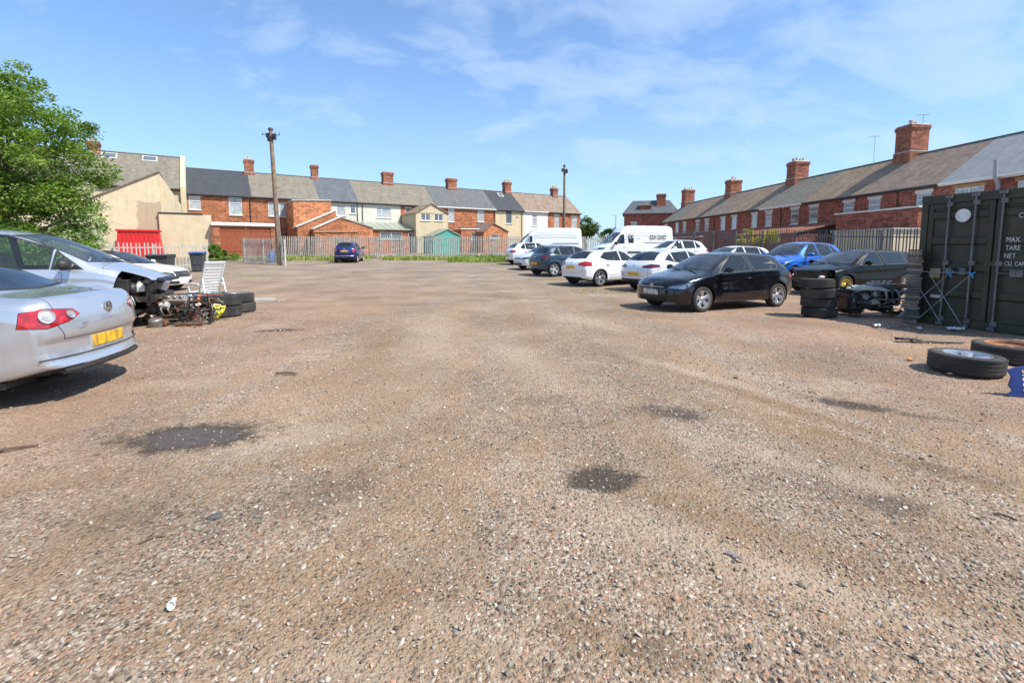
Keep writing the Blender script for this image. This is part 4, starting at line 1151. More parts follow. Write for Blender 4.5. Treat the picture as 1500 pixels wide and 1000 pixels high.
STONE = simple('painted_stone', (.66, .64, .58), .8, var=.12, dirt=(.3, .26, .2), dirt_amt=.35)
SAND = simple('sandstone_lintel', (.42, .25, .12), .85)
GUTTER = simple('black_gutter', (.025, .025, .027), .5)
FASCIA = simple('white_fascia', (.72, .71, .67), .5, var=.08)
GREYPIPE = simple('grey_pipe', (.33, .34, .36), .45)
POT = simple('clay_pot', (.46, .25, .13), .85, var=.3)
POTY = simple('buff_pot', (.55, .43, .27), .85, var=.3)
RIDGE = simple('ridge_tiles', (.12, .10, .085), .8)
LEAD = simple('lead_flashing', (.42, .41, .39), .6)
def pane_mat(name, col):
    m, nt, out = newmat(name); t = NT(nt); v = t.coord('UV', (3, .6, 1))
    c = t.ramp(t.noise(v, 3, 3), [(.35, tuple(q*.55 for q in col)), (.65, col)])
    t.bsdf(out, c, .04, 0, t.bump(t.noise(t.coord('Object'), 1.3, 2), .04, .05), .7, .6); MATS[name] = m; return m
PANE = pane_mat('house_glass', (.16, .18, .19)); NET = pane_mat('net_curtain', (.50, .52, .52))

def wall_holes(mb, x0, x1, z0, z1, holes, y=0.0, depth=.11, mi=0):
    """a wall in the plane y with openings (x0, x1, z0, z1) and their reveals"""
    xs = sorted({x0, x1, *[h[0] for h in holes], *[h[1] for h in holes]}); zs = sorted({z0, z1, *[h[2] for h in holes], *[h[3] for h in holes]})
    for i in range(len(xs)-1):
        for j in range(len(zs)-1):
            cx, cz = (xs[i]+xs[i+1])/2, (zs[j]+zs[j+1])/2
            if any(h[0] < cx < h[1] and h[2] < cz < h[3] for h in holes): continue
            mb.add([(xs[i], y, zs[j]), (xs[i+1], y, zs[j]), (xs[i+1], y, zs[j+1]), (xs[i], y, zs[j+1])], [(0, 1, 2, 3)], mi)
    for a, b, c, d in holes:
        mb.add([(a, y, c), (b, y, c), (b, y, d), (a, y, d), (a, y+depth, c), (b, y+depth, c), (b, y+depth, d), (a, y+depth, d)], [(0, 4, 5, 1), (1, 5, 6, 2), (2, 6, 7, 3), (3, 7, 4, 0)], mi)
def window(root, h, style='sash', y=0.0, glass=None, frame=UPVC, lintel=STONE, sill=True):
    a, b, c, d = h; f = .055; fy0, fy1 = y+.03, y+.09
    m = MB()
    m.box(a+.002, a+f, fy0, fy1, c+.002, d-.002); m.box(b-f, b-.002, fy0, fy1, c+.002, d-.002)
    m.box(a+f, b-f, fy0, fy1, c+.002, c+f); m.box(a+f, b-f, fy0, fy1, d-f, d-.002)
    if style == 'sash': m.box(a+f, b-f, fy0-.012, fy1, c+(d-c)*.66, c+(d-c)*.66+.06)
    if style in ('pair', 'pairtop'):
        q = (a+b)/2; m.box(q-.035, q+.035, fy0-.012, fy1, c+f, d-f)
    if style == 'pairtop': m.box(a+f, (a+b)/2-.035, fy0-.012, fy1, c+(d-c)*.7, c+(d-c)*.7+.05)
    if style == 'third':
        q = a+(b-a)*.34; m.box(q-.03, q+.03, fy0-.012, fy1, c+f, d-f); m.box(a+f, q-.03, fy0-.012, fy1, c+(d-c)*.62, c+(d-c)*.62+.05)
    o = m.build('window', frame, root)
    p = MB(); p.add([(a+f, y+.065, c+f), (b-f, y+.065, c+f), (b-f, y+.065, d-f), (a+f, y+.065, d-f)], [(0, 1, 2, 3)])
    p.build('pane', glass or PANE, o, uv=True)
    if sill: MB().box(a-.08, b+.08, y-.09, y+.03, c-.09, c-.003).build('sill', sill if sill is not True else STONE, o, bevel=.008)
    if lintel: MB().box(a-.14, b+.14, y-.025, y+.02, d+.003, d+.24).build('lintel', lintel, o, bevel=.006)
    return o
def chimney(root, x, y, z0, z1, w, d, pots=3, mat=BR_D, cap=.12, band=True, potm=POT, dark_pot=False, potz=.38):
    m = MB(); h = z1-z0
    m.box(x-w/2, x+w/2, y-d/2, y+d/2, z0, z1-.42)
    m.box(x-w/2-.04, x+w/2+.04, y-d/2-.04, y+d/2+.04, z1-.42, z1-.27); m.box(x-w/2-.09, x+w/2+.09, y-d/2-.09, y+d/2+.09, z1-.27, z1-.12)
    m.box(x-w/2-.05, x+w/2+.05, y-d/2-.05, y+d/2+.05, z1-.12, z1)
    m.box(x-w/2-.06, x+w/2+.06, y-d/2-.06, y+d/2+.06, z0, z0+h*.28)
    o = m.build('chimney', mat, root, uv=True)
    if band: MB().box(x-w/2-.075, x+w/2+.075, y-d/2-.075, y+d/2+.075, z0+h*.28, z0+h*.28+.07).build('chimney_band', LEAD, o)
    MB().prism([(-w/2-.02, z1), (w/2+.02, z1), (w/2-.1, z1+.1), (-w/2+.1, z1+.1)], lambda p, t_: (x+p[0], y+t_, p[1]), -d/2, d/2).build('flaunching', LEAD, o)
    for k in range(pots):
        r = .13; hh = potz*random.uniform(.8, 1.25)
        px, py = (x+(k-(pots-1)/2)*min(.42, w/max(1, pots)), y) if w >= d else (x, y+(k-(pots-1)/2)*min(.42, d/max(1, pots)))
        M = Matrix.Translation((px, py, z1+.06))
        MB().lathe([(r*.9, 0), (r*.85, hh*.7), (r*1.12, hh*.78), (r*1.12, hh*.9), (r, hh), (r*.75, hh), (r*.7, .1)], 14, M).build('chimney_pot', potm if k % 2 == 0 else POTY, o, smooth=30)
    return o
def row_house(label, loc, rz, w, d, ez, rzz, walls, roof, wins, name='terraced_house', chim=(), ends=(False, False), ez2=None, roof_lights=(), pipes=(), group='red brick terraced houses', fascia=GUTTER, gable_roof_over=.0, extra=None, back=True, roofh=.09):
    """facade along local x in the plane y=0 facing -y"""
    root = thing(name, label, 'house', loc, rz, group); mb = MB(); g0 = -1.0
    holes = [h[:4] for h in wins]
    wall_holes(mb, 0, w, g0, ez, holes)
    yr = d/2
    for x in (0, w): mb.add([(x, 0, g0), (x, d, g0), (x, d, ez), (x, yr, rzz-.02), (x, 0, ez)], [(0, 1, 2, 3, 4) if x else (0, 4, 3, 2, 1)])
    mb.add([(0, d, g0), (w, d, g0), (w, d, ez), (0, d, ez)], [(0, 3, 2, 1)])
    wall = mb.build('wall', walls, root, uv=True)
    ov = .26; sl = (rzz-ez)/yr; r = MB(); xa, xb = -(gable_roof_over if ends[0] else -.002), w+(gable_roof_over if ends[1] else -.002)
    pr = [(-ov, ez-ov*sl), (yr, rzz), (d+ov, ez-ov*sl), (d+ov, ez-ov*sl+roofh), (yr, rzz+roofh), (-ov, ez-ov*sl+roofh)]
    n = 6; vs = [(xa, p[0], p[1]) for p in pr]+[(xb, p[0], p[1]) for p in pr]
    r.add(vs, [(0, 6, 7, 1), (1, 7, 8, 2), (2, 8, 9, 3), (3, 9, 10, 4), (4, 10, 11, 5), (5, 11, 6, 0), (0, 1, 4, 5), (1, 2, 3, 4), (6, 11, 10, 7), (7, 10, 9, 8)])
    ro = r.build('roof', roof, root, uv=True, fix=True)
    t_ = MB(); t_.tube([(xa, yr, rzz+roofh-.01), (xb, yr, rzz+roofh-.01)], .09, 8); t_.build('ridge_tile', RIDGE, ro, smooth=40)
    gt = MB(); z = ez-ov*sl-.0
    gt.tube([(xa, -ov-.05, z+.0), (xb, -ov-.05, z)], .06, 8); gt.box(xa, xb, -ov, -ov+.02, z-.13, z+.02); gt.build('gutter', fascia, root)
    for h in wins:
        kw = h[4] if len(h) > 4 else {}
        window(root, h[:4], **kw)
    for x in pipes:
        p = MB(); p.tube([(x, -ov-.05, z-.05), (x, -.08, z-.35), (x, -.07, g0)], .04, 8); p.build('downpipe', GUTTER, root, smooth=40)
    for (x, kw) in chim: chimney(ro, x, yr, rzz-.55, rzz+kw.pop('h', 1.25), kw.pop('w', .95), kw.pop('d', .75), **kw)
    for (x, f, ww, hh) in roof_lights:
        y0 = f*yr; M = Matrix.Rotation(math.atan(sl), 3, 'X'); c = Vector((x, y0, ez+sl*y0+roofh+.03))
        m = MB(); m.obox(c, (ww, hh, .09), M); o = m.build('skylight', UPVC, ro)
        m = MB(); m.obox(c+M @ Vector((0, 0, .03)), (ww-.18, hh-.18, .06), M); m.build('skylight_pane', PANE, o, uv=True)
    if extra: extra(root, wall, ro)
    return root

# --- the long terrace beyond the far fence, its backs turned to the yard
TA = Vector((-34.0, 50.0)); TB = Vector((11.0, 78.5)); TD = (TB-TA).normalized(); TRZ = math.atan2(TD.y, TD.x); TN = Vector((TD.y, -TD.x))
def t_along(px, out=0.0):
    """distance along the terrace of the ray through px, on the line that stands `out` in front of the backs"""
    o = TA+TN*out; k = (px-750)/F*math.cos(PITCH)
    # o.x + s*TD.x = k*(o.y + s*TD.y)
    return (k*o.y-o.x)/(TD.x-k*TD.y)
def t_pt(s, out=0.0, z=0.0):
    q = TA+TN*out+TD*s; return (q.x, q.y, z)
def z_of(px, py, out=0.0):
    q = t_pt(t_along(px, out), out); v = (433.4-py)/F
    # v = (Y sin p + (Z-h) cos p)/(Y cos p - (Z-h) sin p)
    Y = q[1]; return CH+Y*(v*math.cos(PITCH)-math.sin(PITCH))/(math.cos(PITCH)+v*math.sin(PITCH))
LZ0 = 1.2; EZ = 7.45-LZ0; RZ = 10.35-LZ0; TDEP = 7.6
def terr(px0, px1, label, walls, roof, wins, chim=(), group='backs of the terraced houses beyond the fence', **kw):
    s0, s1 = t_along(px0), t_along(px1)
    W_ = []
    for (a, b, c, d, k) in wins:
        xa, xb = t_along(a)-s0, t_along(b)-s0; W_.append((xa, xb, z_of((a+b)/2, d)-LZ0, z_of((a+b)/2, c)-LZ0, k))
    ch = []
    for (px, k) in chim:
        # chimney stands on the ridge, half the depth behind
        ch.append((t_along(px, -TDEP/2)-s0, dict(k)))
    pipes = [t_along(p)-s0 for p in kw.pop('pipes_px', ())]
    return row_house(label, t_pt(s0, 0, LZ0), TRZ, s1-s0, TDEP, EZ, RZ, walls, roof, W_, chim=ch, pipes=pipes, group=group, **kw)
S_ = dict(style='sash', glass=NET); P_ = dict(style='pair', glass=NET)
terr(270, 372, 'brick house under a smooth new dark slate roof, next to the cream rendered building', BR_L, ROOF_NEW, [(281, 298, 288, 307, S_), (339, 358, 289, 315, dict(style='sash', glass=NET))], [(371, dict(w=.95, d=.8, h=1.5, pots=1, potm=POTY))], fascia=GUTTER, pipes_px=(369.5,))
terr(372, 470, 'brick house with an old streaky roof behind the tall leaning pole', BR_L, ROOF_OLD2, [(396, 427, 297, 317, dict(style='pair', glass=NET, lintel=None))], [(465, dict(w=.8, d=.7, h=1.55, pots=0))])
terr(470, 526, 'white painted house with blue grey slates and a small and a tall window', IVORY_R, ROOF_BLUE, [(495, 507.5, 300, 316, dict(style='sash', glass=NET, lintel=None)), (515, 522.5, 300, 313, dict(style='sash', lintel=None))], pipes_px=(525,))
terr(526, 588, 'ivory rendered house with a wide window and a green glass lean-to below it', IVORY_R, ROOF_OLD2, [(553, 574, 302, 319, dict(style='third', glass=NET, lintel=None))], [(570, dict(w=1.35, d=.95, h=1.45, pots=0))], pipes_px=(532.5,))
terr(588, 638, 'narrow brick house under old patched slates behind the yellow gabled annexe', BR_L, ROOF_OLD2, [(595, 604, 300, 315, dict(style='sash', lintel=SAND))])
terr(638, 686, 'brick house under grey tiles with one tall window beside the yellow annexe', BR_L, ROOF_GREY, [(657.5, 666, 303, 325, dict(style='sash', glass=NET, lintel=None))], [(662, dict(w=1.35, d=.95, h=1.35, pots=0))], fascia=FASCIA)
terr(686, 726, 'brick house under grey tiles above the small gabled brick outhouse', BR_L, ROOF_GREY, [(700, 709.5, 306, 325, dict(style='sash', glass=NET, lintel=None))], fascia=FASCIA, pipes_px=(724,))
terr(726, 767, 'cream rendered house under dark slates with a single roof light', CREAM_P, ROOF_NEW, [(741, 750, 308, 327.5, dict(style='sash', lintel=None)), (755.5, 759, 317, 321, dict(style='plain', lintel=None, sill=False))], [(742.5, dict(w=1.1, d=.9, h=1.55, pots=3, potm=POTY))], roof_lights=[(2.6, .78, .8, 1.0)], pipes_px=(764,))
terr(767, 802, 'white painted house under brown slates with one tall narrow window', WHITE_R, ROOF_BRN, [(779.5, 786.5, 314, 331, dict(style='sash', lintel=None, glass=NET))], fascia=FASCIA)
terr(802, 849, 'end brick house of the far terrace under brown slates', BR_L, ROOF_BRN, [(812, 818.5, 316, 334, dict(style='sash', glass=NET)), (837, 844.5, 318, 336, dict(style='sash', glass=NET))], [(811, dict(w=1.0, d=.85, h=1.25, pots=3, potm=POTY))], pipes_px=(824,), ends=(False, True), gable_roof_over=.1)

# --- the cream rendered building with the steep roof behind the tree
def cream_block():
    s1 = t_along(270.5, 1.2); w = 17.0; s0 = s1-w
    root = row_house('tall cream building with a steep grey roof and two skylights behind the tree', t_pt(s0, 1.2, LZ0), TRZ, w, 9.0, z_of(268, 275, 1.2)-LZ0, z_of(268, 234, -3.3)-LZ0+.15, CREAM_P, ROOF_OLD2, [], name='rendered_building', group=None, fascia=GUTTER,
        roof_lights=[(t_along(229, -2.8)-s0, .86, 1.25, .95), (t_along(171, -2.8)-s0, .86, 1.25, .95)], chim=[(t_along(150, -3.3)-s0, dict(w=.9, d=.8, h=.9, pots=2))], ends=(False, False))
    # raised gable parapet at the right end
    ez, rz_ = z_of(268, 275, 1.2)-LZ0, z_of(268, 234, -3.3)-LZ0+.15
    m = MB(); m.prism([(-.35, -1), (9.3, -1), (9.3, ez+.15), (4.5, rz_+.28), (-.35, ez+.05)], lambda p, t_: (t_, p[0], p[1]), w-.02, w+.42); m.build('parapet_wall', CREAM_P, root, uv=True)
cream_block()
def cream_annexe():
    """the big windowless gable in front of it"""
    out = 6.0; sL, sR = t_along(118, out), t_along(240, out); sE = t_along(259, 2.0)
    zl, zr = z_of(160, 278, out), z_of(240, 252, out)
    root = thing('rendered_annexe', 'windowless cream rendered gable with a large bare patch, behind the red gates', 'annexe', t_pt(sL, out, 0), TRZ)
    w = sR-sL
    m = MB()
    # front face rises to the right; the roof falls away to the rear right
    m.prism([(0, 0), (w, 0), (w, zr), (0, zl-1.3)], lambda p, t_: (p[0], t_, p[1]), 0, 4.6)
    m.build('wall', CREAM_R, root, uv=True, fix=True)
    c = MB(); c.bar((0, 2.3, zl-1.25), (w+.05, 2.3, zr+.05), 4.9, .09); c.build('roof', ROOF_OLD2, root, uv=True)
    m = MB(); m.prism([(w+.002, 0), (w+1.5, 0), (w+1.5, zr-2.8), (w+.002, zr-.05)], lambda p, t_: (p[0], t_, p[1]), .25, 3.8); m.build('side_wall', CREAM_P, root, uv=True, fix=True)
cream_annexe()
def yard_wall():
    out = 6.3; s0, s1 = t_along(236, out), t_along(312, out); z = z_of(250, 313, out); z2 = z_of(300, 313, out)
    root = thing('yard_wall', 'cream rendered yard wall with dark coping stones beside the brown garage doors', 'wall', t_pt(s0, out, 0), TRZ)
    w = s1-s0; m = MB(); m.box(0, w, 0, .3, 0, z); m.build('wall', CREAM_P, root, uv=True)
    MB().box(-.05, w*.84, -.06, .36, z+.003, z+.12).build('coping', GUTTER, root, bevel=.01)
yard_wall()
def block(name, label, cat, px0, px1, ptop, out, depth, mat, pm=None, roofmat=LEAD, wins=(), cap=True, group=None, slope=None, gable=None, zfloor=0.6):
    """a low building whose front stands `out` in front of the backs; ptop = row of its top, or (left, right)"""
    s0, s1 = t_along(px0, out), t_along(px1, out); w = s1-s0; pl, pr = ptop if isinstance(ptop, tuple) else (ptop, ptop)
    zl, zr = z_of(px0, pl, out), z_of(px1, pr, out)
    root = thing(name, label, cat, t_pt(s0, out, 0), TRZ, group)
    hs = [(t_along(a, out)-s0, t_along(b, out)-s0, z_of((a+b)/2, d, out), z_of((a+b)/2, c, out)) for (a, b, c, d, k) in wins]
    m = MB(); zlow = min(zl, zr)
    if gable is None:
        wall_holes(m, 0, w, zfloor-1, zlow-.02, hs)
        if abs(zl-zr) > .05: m.add([(0, 0, zlow-.02), (w, 0, zlow-.02), (w, 0, zr-.02), (0, 0, zl-.02)], [(0, 1, 2, 3)])
        for x, z in ((0, zl), (w, zr)): m.add([(x, 0, zfloor-1), (x, depth, zfloor-1), (x, depth, z-.02), (x, 0, z-.02)], [(0, 3, 2, 1) if x == 0 else (0, 1, 2, 3)])
        m.build('wall', mat, root, uv=True)
        r = MB(); e = .1; r.add([(-e, -e, zl), (w+e, -e, zr), (w+e, depth, zr), (-e, depth, zl), (-e, -e, zl+.12), (w+e, -e, zr+.12), (w+e, depth, zr+.12), (-e, depth, zl+.12)], [(0, 3, 2, 1), (4, 5, 6, 7), (0, 1, 5, 4), (1, 2, 6, 5), (2, 3, 7, 6), (3, 0, 4, 7)])
        r.build('roof', roofmat, root, uv=True)
    else:
        gx, gp = t_along(gable[0], out)-s0, z_of(gable[0], gable[1], out)
        wall_holes(m, 0, w, zfloor-1, zlow-.02, hs)
        m.add([(0, 0, zlow-.02), (w, 0, zlow-.02), (w, 0, zr-.02), (gx, 0, gp-.02), (0, 0, zl-.02)], [(0, 1, 2, 3, 4)])
        for x, z in ((0, zl), (w, zr)): m.add([(x, 0, zfloor-1), (x, depth, zfloor-1), (x, depth, z-.02), (x, 0, z-.02)], [(0, 3, 2, 1) if x == 0 else (0, 1, 2, 3)])
        m.build('wall', mat, root, uv=True)
        r = MB(); e = .14; y0, y1 = -.14, depth+.05; th = .10
        for (xa, za, xb, zb) in ((-e, zl-e*(gp-zl)/max(.3, gx), gx, gp), (gx, gp, w+e, zr-e*(gp-zr)/max(.3, w-gx))):
            r.add([(xa, y0, za), (xb, y0, zb), (xb, y1, zb), (xa, y1, za), (xa, y0, za+th), (xb, y0, zb+th), (xb, y1, zb+th), (xa, y1, za+th)], [(0, 3, 2, 1), (4, 5, 6, 7), (0, 1, 5, 4), (1, 2, 6, 5), (2, 3, 7, 6), (3, 0, 4, 7)])
        r.build('roof', roofmat, root, uv=True)
    for h, (a, b, c, d, k) in zip(hs, wins): window(root, h, **k)
    return root, w, zl, zr
NOL = dict(lintel=None)
block('brick_annexe', 'flat roofed two storey annexe of bright orange brick beside the white house', 'annexe', 432, 487, (294, 294), 5.2, 5.2, BR_O)
block('brick_outhouse', 'taller of the two sloping brick outhouses with white copings', 'outhouse', 437, 494, (333, 308), 7.4, 3.0, BR_L, roofmat=FASCIA)
block('brick_outhouse', 'smaller and nearer of the two sloping brick outhouses with white copings', 'outhouse', 461, 502, (336, 317), 8.8, 1.3, BR_L, roofmat=FASCIA)
block('brick_outhouse', 'long low orange gable whose roof falls to the side of the glass lean-to', 'outhouse', 502, 547, (319, 334), 8.6, 3.4, BR_O, roofmat=LEAD)
block('brick_wall', 'low brick yard wall with sandstone coping seen over the far fence', 'wall', 462, 524, (340, 340), 9.3, .25, BR_L, roofmat=SAND)
GREENGL = simple('green_polycarbonate', (.30, .33, .24), .35, var=.2)
def lean_to():
    out = 4.2; s0, s1 = t_along(546, out), t_along(611, out); w = s1-s0; z = z_of(575, 337, out); zt = z_of(575, 327, 0)
    root = thing('glass_lean_to', 'lean-to with a green translucent roof on the ivory house', 'lean-to', t_pt(s0, out, 0), TRZ)
    wall = MB(); hs = [(.9, 3.6, z-1.1, z-.25), (4.4, 5.4, .4, z-.3)]; hs = [h for h in hs if h[1] < w]
    wall_holes(wall, 0, w, -.4, z-.05, hs); wall.add([(0, 0, -.4), (0, out-.01, -.4), (0, out-.01, z-.05), (0, 0, z-.05)], [(0, 3, 2, 1)]); wall.add([(w, 0, -.4), (w, out-.01, -.4), (w, out-.01, z-.05), (w, 0, z-.05)], [(0, 1, 2, 3)]); wall.build('wall', BR_L, root, uv=True)
    for h in hs: window(root, h, style='pair', lintel=None)
    r = MB(); r.add([(-.1, -.25, z), (w+.1, -.25, z), (w+.1, out-.02, zt), (-.1, out-.02, zt), (-.1, -.25, z+.07), (w+.1, -.25, z+.07), (w+.1, out-.02, zt+.07), (-.1, out-.02, zt+.07)], [(0, 3, 2, 1), (4, 5, 6, 7), (0, 1, 5, 4), (1, 2, 6, 5), (2, 3, 7, 6), (3, 0, 4, 7)])
    r.build('roof', GREENGL, root)
    b = MB()
    for x in np.arange(0, w, .9): b.bar((x, -.22, z+.10), (x, out-.05, zt+.10), .05, .05)
    b.build('glazing_bar', FASCIA, root)
lean_to()
block('gabled_annexe', 'two storey yellow rendered annexe with a gable and two windows', 'annexe', 610, 657, (312, 313), 5.0, 5.0, CREAM_P, roofmat=ROOF_OLD, gable=(633, 299), wins=[(617.5, 631, 312, 323, dict(style='pair', **NOL)), (637, 649.5, 312, 323.5, dict(style='pair', **NOL))])
block('garden_shed', 'teal green shed with a mossy pointed roof behind the far fence', 'shed', 634, 674, (346, 345.5), 11.0, 2.6, simple('teal_boards', (.06, .34, .27), .7, var=.15, dirt=(.2, .3, .24), dirt_amt=.5), roofmat=simple('mossy_felt', (.30, .31, .22), .9), gable=(656, 336))
block('flat_roofed_outhouse', 'low outhouse with a flat white edged roof beside the brick gable', 'outhouse', 676, 710, (336, 336), 5.0, 3.5, BR_L, roofmat=FASCIA, wins=[(690, 698, 341, 350, dict(style='plain', lintel=None))])
block('gabled_outhouse', 'small orange brick outhouse with a brown gable roof and one low window', 'outhouse', 709, 744, (339, 339.5), 7.0, 4.0, BR_O, roofmat=ROOF_BRN, gable=(722, 327), wins=[(719, 731, 343.5, 349, dict(style='plain', lintel=None))])

# --- garage doors of faded red wood with a white beam above
DOORW = simple('faded_red_boards', (.27, .062, .022), .75, var=.3, scale=14, dirt=(.36, .17, .09), dirt_amt=.5)
def garage():
    out = 7.0; s0, s1 = t_along(314, out), t_along(404, out); w = s1-s0; zt = z_of(355, 331, out)
    root = thing('timber_garage', 'brick garage with faded red brown timber doors and a white beam', 'garage', t_pt(s0, out, 0), TRZ)
    dx0, dx1 = .55, w-.35; zd = zt-.10
    m = MB(); wall_holes(m, 0, w, 0, zt, [(dx0, dx1, .9, zd)], depth=.2)
    m.add([(0, 0, 0), (0, 4, 0), (0, 4, zt), (0, 0, zt)], [(0, 3, 2, 1)]); m.add([(w, 0, 0), (w, 4, 0), (w, 4, zt), (w, 0, zt)], [(0, 1, 2, 3)])
    m.build('wall', BR_L, root, uv=True)
    MB().box(-.15, w+.15, -.16, 4, zt+.004, zt+.32).build('roof', FASCIA, root, bevel=.01)
    mid = (dx0+dx1)/2
    for a, b in ((dx0+.02, mid-.02), (mid+.02, dx1-.02)):
        d = MB(); n = 7
        for k in range(n):
            xa = a+(b-a)*k/n; d.box(xa+.006, a+(b-a)*(k+1)/n-.006, .08+.008*(k % 2), .13, .92, zd-.02)
        for z in (1.35, zd-.4): d.box(a+.03, b-.03, .055, .079, z, z+.14)
        o = d.build('garage_door', DOORW, root)
    return root
garage()
RED = simple('red_painted_steel', (.62, .018, .02), .45, var=.15, dirt=(.35, .05, .04), dirt_amt=.4)
def red_gates():
    out = 8.6; s0, s1 = t_along(166, out), t_along(241, out); w = s1-s0; zt = z_of(200, 339, out)
    root = thing('steel_skip', 'bright red steel skip standing against the cream gable behind the fence', 'skip', t_pt(s0, out, 0), TRZ)
    m = MB(); m.prism([(0.1, .9), (w-.1, .9), (w-.35, zt), (.35, zt)], lambda p, t_: (p[0], t_, p[1]), 0, 1.9)
    for k in range(8): x = .7+k*(w-1.4)/7; m.box(x-.05, x+.05, -.05, -.002, 1.0, zt-.1)
    m.build('skip_body', RED, root)
    MB().box(.22, w-.22, -.12, 2.0, zt+.003, zt+.17).build('rim', RED, root, bevel=.02)
red_gates()

# --- the terrace down the right hand side
RRZ = math.atan2(-.996, .09); RL = lambda Y: 33.6-.09*Y
RG = 0.5; RE = 6.3-RG; RR = 9.35-RG; RDEP = 8.0
def r_pt(Y, z=RG): return (RL(Y), Y, z)
for k in range(8):
    Y0 = 27.5+7.0*k; Y1 = Y0+7.0; far = k >= 6
    gl = lambda: NET if random.random() < .6 else PANE
    x_of = lambda Y: (Y1-Y)/.996
    wins = []
    for Yw in ((Y0+1.3, Y0+5.6) if k else (Y0+1.3, Y0+5.1)):
        c = x_of(Yw); ww = 1.15 if k else 1.9
        wins.append((c-ww/2, c+ww/2, RE-2.15 if k else RE-1.75, RE-.62, dict(style='sash' if k else 'pair', glass=gl(), lintel=STONE if k else SAND)))
    ch = []
    if k % 2 == 1:
        pots = {1: 2, 3: 4, 5: 2, 7: 4}[k]
        ch = [(x_of(Y1-{1: .3, 3: .2, 5: .9, 7: .8}[k]), dict(w=1.5, d=1.6, h={1: 2.5, 3: 2.05, 5: 1.9, 7: 2.3}[k], pots=pots))]
        wide = 1.5
    desc = ['house under pale new slates with sandstone lintels, above the green container', 'first house under old slates beside the pale new roof', 'house with white lintels left of the largest chimney, behind the brick outhouse', 'house under brown slates with the four pot chimney', 'house with white lintels between the second and third chimneys', 'house in shade behind the pantiled outhouse', 'house in shade just above the tall white van roof', 'farthest house of the side terrace, next to the dormered building', ''][k]
    row_house('red brick '+desc, r_pt(Y1), RRZ, 7.0, RDEP, RE, RR, BR_R, ROOF_PALE if k == 0 else [ROOF_OLD, ROOF_BRN, ROOF_OLD, ROOF_OLD2][k % 4], wins, chim=ch, group='red brick houses of the side terrace', pipes=(x_of(Y0+3.4),) if k % 2 else (), fascia=FASCIA if k in (0, 3) else GUTTER)
def grey_flue():
    root = thing('flue_pipe', 'bent grey flue pipe rising over the gutter of the new roof', 'pipe', (0, 0, 0))
    Y = 30.6; x = RL(Y)-.35; m = MB(); m.tube([(x+.1, Y, 3.5), (x+.1, Y, 5.6), (x-.15, Y, 6.1), (x-.2, Y, 7.1)], .11, 12); m.build('pipe', GREYPIPE, root, smooth=40)
grey_flue()
def aerial(label, x, y, z, h):
    root = thing('tv_aerial', label, 'aerial', (x, y, z)); m = MB(); m.tube([(0, 0, 0), (0, 0, h)], .02, 6); m.tube([(-.5, 0, h-.05), (.5, 0, h-.02)], .012, 5)
    for k in range(6): m.tube([(-.4+.16*k, -.2, h-.04), (-.4+.16*k, .2, h-.04)], .008, 4)
    m.build('mast', GREYPIPE, root)
aerial('thin tv aerial on top of the largest brick chimney', 33.9, 40.6, 11.6, 1.0)
aerial('tv aerial on the ridge just left of the largest chimney', 33.0, 44.6, 9.2, 2.6)
def side_block(name, label, cat, Y0, Y1, xo, ztop, depth, mat, roofmat, coping=None, slope=0.0):
    root = thing(name, label, cat, (RL((Y0+Y1)/2)-xo, Y1, .3), RRZ); w = (Y1-Y0); zt = ztop-.3
    m = MB(); m.box(0, w, 0, depth, -.5, zt); m.build('wall', mat, root, uv=True)
    r = MB(); e = .12; r.add([(-e, -e, zt+.005), (w+e, -e, zt+.005), (w+e, depth, zt+slope), (-e, depth, zt+slope), (-e, -e, zt+.12), (w+e, -e, zt+.12), (w+e, depth, zt+slope+.12), (-e, depth, zt+slope+.12)], [(0, 3, 2, 1), (4, 5, 6, 7), (0, 1, 5, 4), (1, 2, 6, 5), (2, 3, 7, 6), (3, 0, 4, 7)])
    r.build('roof', roofmat, root, uv=True); return root
side_block('brick_outhouse', 'long brick outhouse with a pale coping behind the grey side fence', 'outhouse', 31.5, 38.5, 4.6, 4.25, 4.0, BR_R, STONE)
side_block('pantiled_outhouse', 'low outhouse with a red pantile roof behind the yellow bush', 'outhouse', 42.5, 52.0, 5.4, 2.9, 4.6, BR_R, ROOF_RED, slope=1.0)
side_block('brick_wall', 'brick yard wall with a white coping seen beyond the van', 'wall', 56, 64, 7.0, 3.0, .3, BR_R, STONE)
side_block('buff_outhouse', 'pale buff block wall seen between the rails of the side fence', 'outhouse', 30.0, 35.0, 7.4, 2.75, 2.5, CREAM_P, LEAD)
